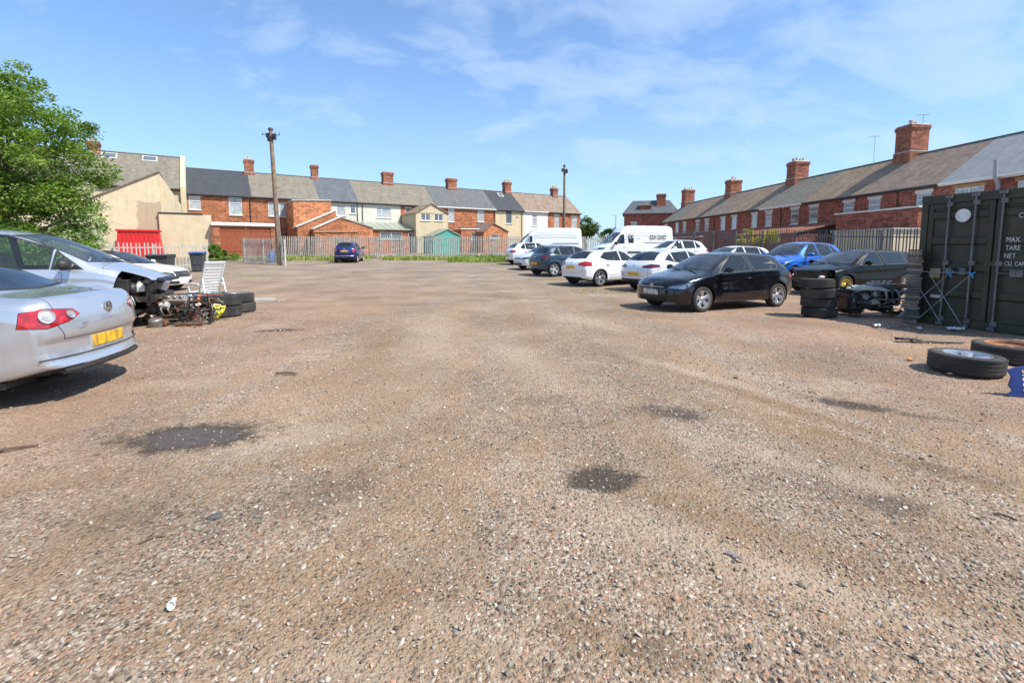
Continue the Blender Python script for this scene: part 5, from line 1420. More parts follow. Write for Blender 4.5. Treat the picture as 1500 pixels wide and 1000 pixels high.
def corner_house():
    # L shaped house with a mansard roof at the end of the street
    root = thing('dormer_house', 'dark brick corner house with a hipped grey roof and brick dormer', 'house', (21.0, 90.5, .9), R(-14)); w, d, h = 9.6, 8.0, 7.3
    m = MB(); wall_holes(m, 0, w, -1, h, [(1.3, 2.3, 3.6, 5.6)]); m.box(0, .01, 0, d, -1, h); m.box(w-.01, w, 0, d, -1, h); m.box(0, w, d-.01, d, -1, h); m.build('wall', BR_R, root, uv=True)
    window(root, (1.3, 2.3, 3.6, 5.6), glass=NET)
    r = MB(); e = .35; i = 1.5; zt = 9.8
    r.add([(-e, -e, h), (w+e, -e, h), (w+e, d+e, h), (-e, d+e, h), (i, i, zt), (w-i, i, zt), (w-i, d-i, zt), (i, d-i, zt)], [(0, 1, 5, 4), (1, 2, 6, 5), (2, 3, 7, 6), (3, 0, 4, 7), (4, 5, 6, 7), (0, 3, 2, 1)])
    ro = r.build('roof', ROOF_BLUE, root, uv=True)
    m = MB(); m.box(w*.28, w*.28+2.2, .2, 2.2, h+.3, h+1.5); m.build('dormer', BR_R, ro, uv=True); MB().box(w*.28-.15, w*.28+2.35, .05, 2.3, h+1.503, h+1.62).build('dormer_roof', LEAD, ro)
    chimney(ro, w-3.0, 1.2, h+.4, zt+1.0, 1.6, 1.2, pots=0)
corner_house()
# ------------------------------------------------------------- fences, poles, trees
GALV = simple('galvanised_steel', (.47, .455, .40), .6, .1, var=.2, dirt=(.36, .29, .19), dirt_amt=.45, scale=3)
GALV_D = simple('dull_steel', (.095, .11, .12), .55, .35, var=.25, scale=3, dirt=(.2, .15, .1), dirt_amt=.35)
def palisade(label, p, q, h, mat, pitch=.155, pale=.07, bay=2.75, name='palisade_fence', posts=True, h2=None, lean=0.0):
    p = Vector((*p, 0)); q = Vector((*q, 0)); d = (q-p); L = d.length; d.normalize(); n = Vector((d.y, -d.x, 0))
    root = thing(name, label, 'fence', (p.x, p.y, g(p.x, p.y)), math.atan2(d.y, d.x)); z0 = g(p.x, p.y)
    gz = lambda s_: g(p.x+d.x*s_, p.y+d.y*s_)-z0
    hh = lambda s_: h+((h2 or h)-h)*s_/L
    nb = max(1, round(L/bay)); r = random.Random(len(label))
    for b in range(nb):
        a, c = L*b/nb, L*(b+1)/nb; m = MB()
        for k in range(int((c-a)/pitch)):
            x = a+pitch*(k+.5)+r.uniform(-.008, .008); z = gz(x); H = hh(x)+r.uniform(-.02, .015); w = pale/2; t_ = r.gauss(0, .008)*H; tw = r.gauss(0, .008)
            y0 = -.03+tw; zt = z+H
            prof = [(-w, 0), (-w*.35, -.018), (w*.35, -.018), (w, 0)]
            vs = []
            for zz, f in ((z+.04, 1), (zt-.10, 1)):
                vs += [(x+px*f+(t_ if zz > z+.1 else 0), y0+py, zz) for px, py in prof]
            vs += [(x+t_, y0-.006, zt)]
            m.add(vs, [(i, i+1, 5+i, 4+i) for i in range(3)]+[(4, 5, 8), (5, 6, 8), (6, 7, 8), (3, 2, 1, 0), (0, 4, 8, 7, 3)] if True else [])
        m.build('pale_panel', mat, root)
        for f in (.16, .82):
            MB().bar((a, 0, gz(a)+hh(a)*f), (c, 0, gz(c)+hh(c)*f), .05, .05).build('rail', mat, root)
    for b in range(nb+1):
        x = L*b/nb; z = gz(x); H = hh(x)
        if posts: MB().box(x-.05, x+.05, .03, .13, z-.1, z+H-.12).build('post', mat, root)
    return root
palisade('long grey galvanised palisade fence along the back of the yard', (-20.6, 42), (14.4, 42.2), 1.92, GALV, pale=.085)
palisade('dull blue grey palisade fence along the side of the yard behind the cars', (18.9, 14.5), (14.5, 42.1), 2.38, GALV_D, pitch=.16)
palisade('steel palisade gate leaf standing open beside the leaning pole', (-19.9, 35.5), (-15.05, 31.6), 1.8, GALV, name='palisade_gate', bay=3.1)
palisade('palisade fence in front of the red skip and cream wall', (-21.0, 23.8), (-18.6, 29.3), 1.72, GALV, pitch=.2, h2=1.55, bay=2.8)
WOODP = simple('weathered_pole_wood', (.26, .17, .105), .85, var=.35, scale=5, bump=.006, dirt=(.08, .055, .04), dirt_amt=.5)
WOODG = simple('grey_pole_wood', (.17, .135, .10), .85, var=.35, scale=5, bump=.006)
def pole(label, x, y, h, lean, r, mat, fittings=True):
    z = g(x, y); root = thing('telegraph_pole', label, 'pole', (x, y, z))
    n = 14; m = MB(); m.tube([(lean*(k/n), 0, h*k/n-.2*(k == 0)) for k in range(n+1)], [r*(1-.30*k/n) for k in range(n+1)], 14); m.build('shaft', mat, root, smooth=50)
    t_ = Vector((lean, 0, h)); c = MB(); c.lathe([(r*.72, -.02), (r*1.0, 0), (r*.95, .07), (r*.6, .13), (0, .15)], 12, Matrix.Translation(t_)); c.build('cap', GUTTER, root, smooth=40)
    b = MB(); b.obox(t_+Vector((r+.07, -.05, -.45)), (.22, .2, .36)); b.obox(t_+Vector((-r-.05, 0, -.35)), (.16, .16, .3)); b.obox(t_+Vector((0, -r-.08, -.62)), (.2, .16, .3))
    b.build('terminal_box', GUTTER, root, bevel=.02)
    if not fittings: return root
    a = MB(); a.bar(t_+Vector((-.55, 0, -.28)), t_+Vector((.55, 0, -.34)), .035, .035); 
    for k in (-.55, -.3, .3, .55): a.tube([t_+Vector((k, 0, -.32)), t_+Vector((k, 0, -.18))], .03, 6)
    a.build('bracket', GUTTER, root)
    for k in range(9): zz = h*.32+k*.45; s_ = MB(); s_.tube([(lean*zz/h+(r+.0)*(1 if k % 2 else -1)*.8, 0, zz), (lean*zz/h+(r+.13)*(1 if k % 2 else -1), 0, zz)], .012, 5); s_.build('step', GUTTER, root)
    w = MB(); w.tube([(lean*.55+r*.9, -r*.4, h*.55), (lean*.3+r*1.05, -r*.4, h*.3), (r*1.1, -r*.4, .05)], .022, 6); w.build('cable', GREYPIPE, root)
    return root
pole('tall leaning wooden telegraph pole beside the open palisade gate', X_at(411, 31.9), 31.9, 8.75, -.22, .165, WOODP)
pole('upright telegraph pole rising behind the first white van', X_at(826, 44.0), 44.0, 8.15, -.05, .125, WOODG, False)
def lamp_post():
    x, y = X_at(901, 80), 80; root = thing('lamp_post', 'thin grey street lamp post far away in the gap between the terraces', 'lamp post', (x, y, 1.2)); m = MB(); m.tube([(0, 0, 0), (0, 0, 6.0)], [.11, .06], 8); m.build('post', GREYPIPE, root); MB().bar((0, 0, 5.95), (-.7, 0, 6.1), .12, .08).build('lantern', GREYPIPE, root)
lamp_post()

def leaf_mat(name, transl=.35, rough=.5):
    m, nt, out = newmat(name); t = NT(nt); a = t.n('ShaderNodeAttribute'); a.attribute_name = 'tone'
    p = t.n('ShaderNodeBsdfPrincipled', Roughness=rough); t.l(a.outputs['Color'], p.inputs['Base Color']); p.inputs['Specular IOR Level'].default_value = .3
    tr = t.n('ShaderNodeBsdfTranslucent'); t.l(t.mix(1.0, a.outputs['Color'], (1.5, 1.6, .7), 'MULTIPLY'), tr.inputs[0])
    mx = t.n('ShaderNodeMixShader'); mx.inputs[0].default_value = transl; t.l(p.outputs[0], mx.inputs[1]); t.l(tr.outputs[0], mx.inputs[2]); t.l(mx.outputs[0], out.inputs[0]); return m
LEAF = leaf_mat('leaves'); BARK = simple('bark', (.10, .075, .05), .9, var=.35, bump=.01)
def tree(label, name, loc, trunk_h, blobs, n_clump, leaves, leaf, cols, seed=1, trunk_r=.16, cat='tree', clump_r=.55, probs=None, trunk=True):
    """blobs: (x, y, z, rx, ry, rz) ellipsoids, over which clumps of leaves are spread"""
    r = np.random.default_rng(seed); root = thing(name, label, cat, loc)
    C = []
    vol = np.array([b[3]*b[4]*b[5] for b in blobs])**(.7); vol /= vol.sum()
    for _ in range(n_clump):
        b = blobs[r.choice(len(blobs), p=vol)]; d = r.normal(size=3); d /= np.linalg.norm(d); rad = r.uniform(.35, 1.0)**.45
        rad *= 1+.16*math.sin(3*d[0]*2+seed)+.12*math.sin(5*d[1]+2*d[2]*3)
        C.append((b[0]+d[0]*rad*b[3], b[1]+d[1]*rad*b[4], b[2]+d[2]*rad*b[5], clump_r*r.uniform(.5, 1.35)))
    P = []; K = []
    for ci, (x, y, z, cr) in enumerate(C):
        k = int(leaves*r.uniform(.5, 1.4)); d = r.normal(size=(k, 3)); d /= np.linalg.norm(d, axis=1)[:, None]; rr = cr*r.uniform(0, 1, k)**.42
        q = d*rr[:, None]*np.array([1.25, 1.25, .72]); P.append(q+np.array([x, y, z])); K.append(np.full(k, r.choice(len(cols), p=probs)))
    P = np.concatenate(P); K = np.concatenate(K); n = len(P)
    K = np.where(r.uniform(size=n) < .3, r.choice(len(cols), n, p=probs), K)
    a = r.normal(size=(n, 3)); a[:, 2] *= .6; a /= np.linalg.norm(a, axis=1)[:, None]; nr = r.normal(size=(n, 3))+np.array([0, 0, .7]); b = np.cross(nr, a); b /= np.linalg.norm(b, axis=1)[:, None]
    s_ = leaf*np.exp(r.normal(0, .3, n)); wd = s_*.42
    V = np.stack([P-a*s_[:, None]*.5, P+b*wd[:, None]*.5+a*s_[:, None]*.05, P+a*s_[:, None]*.5, P-b*wd[:, None]*.5+a*s_[:, None]*.05], 1)
    c = np.array(cols)[K]*r.uniform(.75, 1.25, (n, 1))
    raw_mesh('crown', V.reshape(-1, 3), np.arange(n*4).reshape(n, 4), LEAF, np.repeat(np.clip(c, 0, .85), 4, 0), parent=root)
    if trunk:
        m = MB(); zc = sum(b[2] for b in blobs)/len(blobs); cx = sum(b[0] for b in blobs)/len(blobs)
        m.tube([(0, 0, -.1), (.05, .03, trunk_h*.5), (cx*.4, 0, trunk_h), (cx*.8, 0, zc)], [trunk_r*1.25, trunk_r, trunk_r*.8, trunk_r*.4], 10)
        for k in r.choice(len(C), min(len(C), 26), replace=False):
            q = Vector(C[k][:3]); st = Vector((cx*.5, 0, trunk_h+(zc-trunk_h)*r.uniform(0, .8))); mid = st.lerp(q, .5)+Vector((0, 0, -.1*(q-st).length))
            m.tube([st, mid, q], [trunk_r*.35, trunk_r*.2, trunk_r*.06], 6)
        m.build('trunk', BARK, root, smooth=60)
    return root
G1 = [(.12, .20, .025), (.17, .27, .04), (.075, .135, .02), (.24, .33, .08)]
T0 = g(-20, 20)
tree('large spreading green tree with dense leaves at the edge of the yard', 'broadleaf_tree', (-21.0, 20.0, T0), 2.0,
     [(0, 0, 5.4, 3.2, 2.7, 3.0), (1.65, -.3, 4.7, 1.6, 1.8, 2.0), (-.3, 0, 7.7, 1.7, 1.6, 1.6), (1.2, -.6, 3.1, 2.0, 1.4, 1.3), (-2.6, .2, 5.5, 2.4, 2.0, 3.2)], 330, 215, .135, G1, 3, .24, clump_r=.55)
tree('smaller tree with pale green and white blossom leaning out of the big tree', 'blossom_tree', (-18.2, 20.3, g(-18, 20)), 1.6,
     [(-.2, 0, 3.4, .8, .9, 1.3), (.25, 0, 2.5, .75, .8, .8), (-.6, -.2, 4.7, .6, .7, .6), (.1, -.2, 1.5, 1.0, .8, .8), (-1.5, -.2, 1.9, 1.1, .9, 1.0), (-1.2, 0, 3.2, 1.0, .9, 1.0)], 150, 120, .12, [(.19, .29, .07), (.42, .46, .26), (.13, .22, .035), (.55, .56, .42)], 8, .1, clump_r=.38, probs=[.34, .14, .42, .10])
tree('bright green hedge bush below the big tree behind the silver people carrier', 'hedge_bush', (-16.9, 16.0, 0.05), .6,
     [(0, 0, 1.35, 1.7, .9, .85), (-1.7, 0, 1.5, 1.4, .9, 1.0), (1.2, .6, 1.2, 1.0, .8, .7)], 100, 130, .11, [(.13, .24, .03), (.17, .28, .04), (.09, .17, .02)], 5, .06, cat='bush', clump_r=.4)
tree('round green bush growing beside the faded red garage doors', 'leafy_bush', (X_at(321, 37), 37, g(0, 37)), .4, [(0, 0, .55, .75, .6, .5), (.9, 0, .35, .5, .4, .3), (-.3, 0, .8, .4, .4, .4)], 30, 90, .14, [(.11, .20, .03), (.15, .25, .04), (.08, .15, .02)], 6, .04, cat='bush', clump_r=.28)
tree('yellow flowering bush on top of the pantiled outhouse wall behind the side fence', 'yellow_bush', (X_at(1112, 37.5), 37.5, .6), .5, [(0, 0, 2.0, 1.2, .6, .55), (-1.2, 0, 1.7, .7, .5, .35), (.9, 0, 1.75, .8, .5, .4)], 36, 80, .15, [(.42, .36, .045), (.26, .28, .05), (.52, .44, .06)], 7, .04, cat='bush', clump_r=.3)
tree('dark green tree standing beyond the end of the far terrace', 'distant_tree', (X_at(857, 92), 92, 1.2), 2.0, [(0, 0, 4.6, 1.9, 1.6, 2.2), (.9, 0, 3.6, 1.3, 1.2, 1.4), (-1.2, 0, 3.4, 1.2, 1.2, 1.2)], 90, 70, .34, [(.055, .10, .02), (.08, .13, .03), (.12, .16, .05)], 9, .2, clump_r=.7)
tree('low green tree beside the dormered corner house', 'distant_tree', (X_at(890, 96), 96, 1.2), 1.6, [(0, 0, 3.0, 1.6, 1.4, 1.5)], 40, 70, .34, [(.06, .11, .02), (.09, .15, .03)], 12, .15, clump_r=.6)
for i, (px, y, zc, rr) in enumerate(((868, 110, 2.6, 3.0), (932, 118, 3.0, 3.4))):
    pass
BLUEP = simple('blue_plastic', (.03, .12, .42), .45, var=.15)
GREYBIN = simple('grey_bin_plastic', (.055, .06, .065), .5, var=.2, dirt=(.18, .15, .12), dirt_amt=.3)
BLUELID = simple('blue_bin_lid', (.03, .09, .30), .4)
def wheelie_bin(label, x, y, rz, lid, w=.58, d=.62, h=.93, sc=1.0):
    root = thing('wheelie_bin', label, 'bin', (x, y, g(x, y)), rz); root.scale = (sc, sc, sc); m = MB()
    a, b = w/2*.82, d/2*.78
    m.add([(-a, -b, .05), (a, -b, .05), (a, b, .05), (-a, b, .05), (-w/2, -d/2, h), (w/2, -d/2, h), (w/2, d/2, h), (-w/2, d/2, h)], [(0, 3, 2, 1), (4, 5, 6, 7), (0, 1, 5, 4), (1, 2, 6, 5), (2, 3, 7, 6), (3, 0, 4, 7)])
    m.box(-w/2-.025, w/2+.025, -d/2-.025, d/2+.025, h-.07, h+.004); m.box(-a*.7, a*.7, -d/2*.93, -d/2*.80, .35, .8)
    m.build('bin_body', GREYBIN, root, bevel=.02)
    l = MB(); l.prism([(-d/2-.07, h+.01), (-d/2-.06, h+.05), (0, h+.10), (d/2, h+.08), (d/2+.05, h+.04), (d/2, h+.012)], lambda p, t_: (t_, p[0], p[1]), -w/2-.04, w/2+.04); l.build('lid', lid, root, bevel=.015)
    for sg in (-1, 1): MB().lathe([(0, -.03), (.09, -.03), (.1, 0), (.09, .03), (0, .03)], 16, Matrix.Translation((sg*(w/2-.02), d/2-.02, .1)) @ Matrix.Rotation(R(90), 4, 'Y')).build('bin_wheel', RUBBER, root, smooth=40)
    hd = MB(); hd.tube([(-w/2+.05, d/2, h), (-w/2+.05, d/2+.11, h-.0), (w/2-.05, d/2+.11, h), (w/2-.05, d/2, h)], .018, 6); hd.build('handle', GREYBIN, root)
    return root
b_ = ground(291, 398); wheelie_bin('dark grey wheelie bin with a blue lid near the fence', b_.x, b_.y, R(18), BLUELID, sc=1.08)
wheelie_bin('wide low black bin behind the white saloon', X_at(238, 24.0), 24.0, R(10), GREYBIN, w=.95, d=.8, h=1.0)
def drum():
    x, y = X_at(398, 35.5), 35.5; root = thing('plastic_drum', 'small blue plastic drum behind the palisade gate', 'drum', (x, y, g(x, y))); MB().lathe([(0, 0), (.26, 0), (.28, .05), (.28, .25), (.295, .27), (.28, .29), (.28, .5), (.295, .52), (.28, .54), (.27, .75), (.2, .8), (0, .8)], 24).build('drum_body', BLUEP, root, smooth=35); MB().lathe([(0, .8), (.06, .8), (.06, .85), (0, .85)], 12, Matrix.Translation((.1, 0, 0))).build('bung', GUTTER, root)
drum()
# ------------------------------------------------------------------ the parked vehicles
BLACK = paint('black_paint', (.004, .004, .007), 0, .22, .008, .85)
BLACK2 = paint('dusty_black_paint', (.005, .005, .006), 0, .3, .015, .3)
SILVER = paint('silver_paint', (.54, .57, .62), .66, .30, .03)
SILVER2 = paint('pale_silver_paint', (.58, .605, .65), .62, .32, .04)
WHITE = paint('white_paint', (.78, .78, .77), 0, .3, .06)
PEARL = paint('pearl_white_paint', (.72, .73, .74), .1, .3, .06)
DBLUE = paint('dark_blue_paint', (.022, .045, .075), .3, .3, .08)
BBLUE = paint('bright_blue_paint', (.015, .13, .55), .35, .28, .04)
NAVY = paint('navy_paint', (.012, .022, .14), .2, .28, .05)
LAMPD = simple('dark_lamp', (.10, .10, .11), .25, .6, var=.4, scale=25)
ROCK = dict(wstyle='five')

def spec(base, **kw): n = dict(base); n.update(kw); return n
# -- hatchbacks -------------------------------------------------------------
make_car(spec(HATCH, rimm=ALLOY, lampm=REFL, plates=[(1, .47, WPLATE, 6, 0)], grillem=CHROME),
    'shiny black three door hatchback with silver five spoke wheels standing before the white hatchbacks', 'car', (5.42, 12.8, 0), R(204), BLACK)

ACL = remap(H5, KEYS, [0, .92, 1.10, 1.95, 3.50, 4.02, 4.292], [(0, 0), (1.0, 1.01), (1.45, 1.433)], 4.292, 1.78, wstyle='twin', R=.322, rim_r=.235,
    badges=[(-1, .90, 'star', .05)], plates=[(-1, .74, YPLATE, 0, 0)], rwkb=.80)
ACL['side_glass'] = [('window_front', [(1.52, .985), (2.32, 1.0), (2.30, 1.352), (2.05, 1.34)]), ('window_rear', [(2.42, 1.0), (3.16, 1.03), (3.42, 1.12), (3.1, 1.315), (2.40, 1.355)])]
ACL['lamps'] = [ACL['lamps'][0], ('tail_light', [(4.02, .875, .95), (4.20, .70, .97), (4.27, .42, .90), (4.27, .42, .83), (4.18, .68, .78), (4.0, .88, .80)], 150)]
ACL['faces'] = ACL['faces']+[('valance', [(-.62, .20), (.62, .20), (.55, .36), (-.55, .36)], 180, -3, -1.5)]
make_car(ACL, 'white hatchback seen from behind with large red lamps and twin spoke alloy wheels', 'car', (4.18, 20.3, g(0, 20.3)), R(32), WHITE)

AST = remap(H5, KEYS, [0, .93, 1.10, 2.0, 3.45, 4.08, 4.37], [(0, 0), (1.0, 1.02), (1.45, 1.475)], 4.37, 1.81, R=.325, badges=[(-1, .92, 'bolt', .06)], plates=[(-1, .62, YPLATE, 0, 0)], rwkb=.92)
AST['side_glass'] = [('window_front', [(1.54, .99), (2.34, 1.01), (2.32, 1.39), (2.07, 1.375)]), ('window_rear', [(2.44, 1.01), (3.2, 1.045), (3.2, 1.36), (2.42, 1.395)]), ('window_quarter', [(3.26, 1.05), (3.62, 1.12), (3.30, 1.32)])]
AST['lamps'] = [AST['lamps'][0], ('tail_light_dark', [(4.05, .885, .955), (4.25, .70, .965), (4.34, .40, .90), (4.34, .40, .85), (4.26, .68, .83), (4.0, .89, .87)], 150)]
AST['faces'] = AST['faces']+[('valance', [(-.72, .20), (.72, .20), (.70, .44), (-.70, .44)], 180, -3, -1.5)]
make_car(AST, 'white hatchback with smoked dark tail lamps behind the shiny black hatchback', 'car', (6.25, 18.15, g(0, 18.1)), R(29), PEARL)

GO5 = remap(H5, KEYS, [0, .88, 1.02, 1.85, 3.58, 3.95, 4.20], [(0, 0), (1.0, 1.03), (1.45, 1.50)], 4.20, 1.78, R=.32, rim_r=.23, wstyle='five', badges=[(-1, .90, 'vw', .055)], plates=[(-1, .60, YPLATE, 0, 0)], glassm=GLASS)
GO5['lamps'] = [GO5['lamps'][0], ('tail_light_dark', [(3.98, .86, 1.02), (4.17, .60, 1.0), (4.19, .52, .90), (4.15, .62, .82), (3.95, .88, .82)], 148)]
make_car(GO5, 'dark blue grey five door hatchback seen from behind with bright alloy wheels', 'car', (2.98, 24.9, g(0, 24.9)), R(28), DBLUE)

CLIO = remap(H5, KEYS, [0, .83, .98, 1.75, 3.35, 3.80, 4.03], [(0, 0), (1.0, 1.02), (1.45, 1.46)], 4.03, 1.70, R=.30, wstyle='seven', badges=[(1, .70, 'disc', .05)], plates=[(1, .42, WPLATE, 6, 0)])
make_car(CLIO, 'small white hatchback facing the yard between two others', 'car', (2.06, 28.7, g(0, 28.7)), R(208), PEARL)

WHB = remap(H5, KEYS, [0, .88, 1.05, 1.88, 3.40, 3.85, 4.10], [(0, 0), (1.0, 1.03), (1.45, 1.48)], 4.10, 1.72, R=.31, wstyle='five', badges=[(-1, .92, 'disc', .05)], plates=[(-1, .60, YPLATE, 0, 0)])
make_car(WHB, 'farthest white hatchback with its back to us in front of the first white van', 'car', (1.6, 33.05, g(0, 33)), R(20), WHITE)

SMALL = remap(H5, KEYS, [0, .83, 1.0, 1.78, 3.35, 3.75, 3.98], [(0, 0), (1.0, 1.0), (1.45, 1.46)], 3.98, 1.70, R=.30, wstyle='seven', plates=[(1, .45, WPLATE, 6, 0)], badges=[(1, .62, 'disc', .05)])
make_car(SMALL, 'white car whose roof and windows just show above the shiny black hatchback', 'car', (9.85, 21.7, g(0, 21.9)+.10), R(197), WHITE)

SUVK = [0, .90, 1.10, 1.92, 3.62, 4.08, 4.36]
SUV = remap(H5, KEYS, SUVK, [(0, 0), (.3, .36), (1.0, 1.10), (1.45, 1.61)], 4.36, 1.82, R=.345, wstyle='five', plates=[(1, .55, WPLATE, 6, 0)], badges=[(1, .72, 'disc', .06)])
SUV['sill'] = [(a, b+.05) for a, b in SUV['sill']]
make_car(SUV, 'pale silver crossover standing beyond the white hatchbacks and below the lettered van', 'car', (10.1, 30.2, g(0, 30)+.10), R(195), PEARL)
BLU = remap(H5, KEYS, [0, .88, 1.05, 1.85, 3.50, 3.95, 4.20], [(0, 0), (.3, .34), (1.0, 1.08), (1.45, 1.60)], 4.20, 1.78, R=.335, wstyle='seven', plates=[(1, .55, WPLATE, 6, 0)], badges=[(1, .72, 'bolt', .06)])
BLU['sill'] = [(a, b+.04) for a, b in BLU['sill']]
make_car(BLU, 'bright blue crossover parked behind the black car beside the tyre stack', 'car', (11.35, 19.2, g(0, 19.6)+.16), R(204), BBLUE)

FIAT = remap(HATCH, KEYS, [0, .72, .86, 1.50, 2.95, 3.36, 3.546], [(0, 0), (.9, .92), (1.45, 1.488)], 3.546, 1.627, R=.29, wstyle='seven', rim_r=.19, badges=[(-1, .93, 'disc', .05)], plates=[(-1, .80, YPLATE, 0, 0)], sweepR=.3, rwkb=.72, tuck=.05)
FIAT['lamps'] = [FIAT['lamps'][0], ('tail_light', [(3.28, .70, 1.0), (3.42, .58, .98), (3.48, .53, .85), (3.45, .60, .72), (3.32, .72, .75)], 158)]
def fiat_extra(root, S, sp, pm):
    b = MB(); x = -sp['L']/2
    b.tube([(x+.16, .62, .46), (x+.02, .45, .46), (x-.012, 0, .46), (x+.02, -.45, .46), (x+.16, -.62, .46)], .028, 8); b.build('bumper_strip', CHROME, root, smooth=50)
FIAT['extra'] = (fiat_extra,)
make_car(FIAT, 'small rounded navy blue hatchback parked alone against the far fence', 'car', (X_at(513, 35.8), 35.8, g(0, 35.5)), R(97), NAVY)

# -- black estate with its bumper gone --------------------------------------
EST = remap(H5, KEYS, [0, .90, 1.12, 2.0, 4.05, 4.35, 4.58], [(0, 0), (1.0, 1.0), (1.45, 1.46)], 4.58, 1.82, wb=2.70, R=.32, rim_r=.20, mirror=True, badges=[], plates=[], glassm=glass_mat('dusty_glass', (.16, .18, .18), .05), fstyle=('steel', simple('yellow_steel_rim', (.55, .42, .04), .5, dirt=(.05, .04, .03), dirt_amt=.5)))
EST['lamps'] = [EST['lamps'][1]]; EST['faces'] = []
def chop(S, planes, skip=('bonnet',)):
    """cut away everything beyond all the planes, panels in skip excepted"""
    bm = S.bm; sk = {S.groups.get(k) for k in skip}
    for co, no in planes:
        ge = [f for f in bm.faces if f[S.lay] not in sk and f.calc_center_median().x > S.L*.15]
        ge = set(ge) | {e for f in ge for e in f.edges} | {v for f in ge for v in f.verts}
        bmesh.ops.bisect_plane(bm, geom=list(ge), plane_co=co, plane_no=no, dist=.0005)
    dead = [f for f in bm.faces if f[S.lay] not in sk and all((f.calc_center_median()-Vector(co)).dot(Vector(no)) > -1e-4 for co, no in planes)]
    bmesh.ops.delete(bm, geom=dead, context='FACES')
EST['post'] = (lambda S: chop(S, [((S.L/2-.42, 0, .6), (1, 0, .35)), ((0, 0, .80), (0, 0, -1))]),)
OILY = simple('oily_metal', (.06, .055, .05), .4, .7, var=.5, scale=18, dirt=(.16, .12, .08), dirt_amt=.6)
CAST = simple('cast_aluminium', (.34, .33, .31), .5, .7, var=.35, scale=16, dirt=(.10, .085, .07), dirt_amt=.7)
RUST = simple('rust', (.15, .07, .035), .85, var=.45, scale=12)
HOSE = simple('rubber_hose', (.02, .02, .021), .6)
BRASS = simple('copper_pipe', (.26, .13, .06), .5, .6)
PALEP = simple('pale_plastic', (.55, .53, .48), .6, dirt=(.25, .2, .15), dirt_amt=.5)
def hoses(root, lo, hi, n, rad, mat, seed, name='hose', per=3):
    r = random.Random(seed)
    for k in range(n):
        p = [Vector([r.uniform(a, b) for a, b in zip(lo, hi)])]
        for _ in range(per): q = p[-1]+Vector([r.gauss(0, (b-a)*.22) for a, b in zip(lo, hi)]); p.append(Vector([min(b, max(a, c)) for a, b, c in zip(lo, hi, q)]))
        pts = []
        for i in range(len(p)-1):
            for t_ in (0, .33, .66): pts.append(p[i].lerp(p[i+1], t_))
        pts.append(p[-1]); sm = [pts[0]]+[(pts[i-1]+pts[i]*2+pts[i+1])/4 for i in range(1, len(pts)-1)]+[pts[-1]]
        m = MB(); m.tube(sm, rad*r.uniform(.7, 1.3), 8); m.build(name, mat, root, smooth=60)
def engine(root, c, s, seed, rz=0.0, tilt=0.0, mats=None):
    """block, head, cover, sump, pulleys, ribs: each a part"""
    r = random.Random(seed); M4 = Matrix.Translation(c) @ Matrix.Rotation(rz, 4, 'Z') @ Matrix.Rotation(tilt, 4, 'X'); M3 = M4.to_3x3()
    a, b = mats or (CAST, OILY); P = lambda x, y, z: M4 @ Vector((x*s, y*s, z*s))
    m = MB(); m.obox(P(0, 0, 0), (.62*s, .36*s, .30*s), M3)
    for k in range(7): m.obox(P(-.27+.09*k, -.185, 0), (.025*s, .03*s, .26*s), M3)
    for k in range(10): m.lathe([(.018*s, 0), (.018*s, .02*s), (0, .024*s)], 6, M4 @ Matrix.Translation((s*(-.28+.062*k), -.19*s, .13*s)) @ Matrix.Rotation(R(90), 4, 'X'))
    m.build('engine_block', b, root, bevel=.012)
    m = MB(); m.obox(P(0, .01, .21), (.60*s, .30*s, .12*s), M3); m.obox(P(0, -.02, .30), (.54*s, .22*s, .07*s), M3)
    for k in range(4): m.lathe([(.05*s, 0), (.045*s, .05*s), (.02*s, .06*s), (0, .06*s)], 10, M4 @ Matrix.Translation((s*(-.2+.13*k), -.02*s, .335*s)))
    m.build('cylinder_head', a, root, bevel=.012)
    m = MB(); m.obox(P(.03, 0, -.22), (.50*s, .28*s, .14*s), M3); m.build('sump', OILY, root, bevel=.03)
    for (x, y, z, rr) in ((.33, -.05, -.08, .11), (.34, .08, .12, .075), (.34, -.12, .13, .06)):
        m = MB(); m.lathe([(0, 0), (rr*.5, 0), (rr*.6, .02), (rr*.95, .01), (rr, .03), (rr*.93, .045), (rr, .06), (rr*.6, .07), (0, .07)], 20, M4 @ Matrix.Translation((x*s, y*s, z*s)) @ Matrix.Rotation(R(90), 4, 'Y') @ Matrix.Scale(s, 4)); m.build('pulley', a, root, smooth=30)
    for k in range(4):
        m = MB(); x = (-.22+.14*k); m.tube([P(x, -.16, .2), P(x, -.27, .2), P(x+.02, -.31, .1), P(x+.04, -.29, -.02)], .026*s, 8); m.build('manifold_pipe', r.choice([OILY, CAST, HOSE]), root, smooth=60)
    m = MB(); m.lathe([(0, 0), (.17, 0), (.18, .05), (.14, .2), (.09, .32), (.06, .4), (0, .4)], 18, M4 @ Matrix.Translation((-.31*s, 0, -.02*s)) @ Matrix.Rotation(R(-90), 4, 'Y') @ Matrix.Scale(s, 4)); m.build('gearbox', a, root, smooth=35)
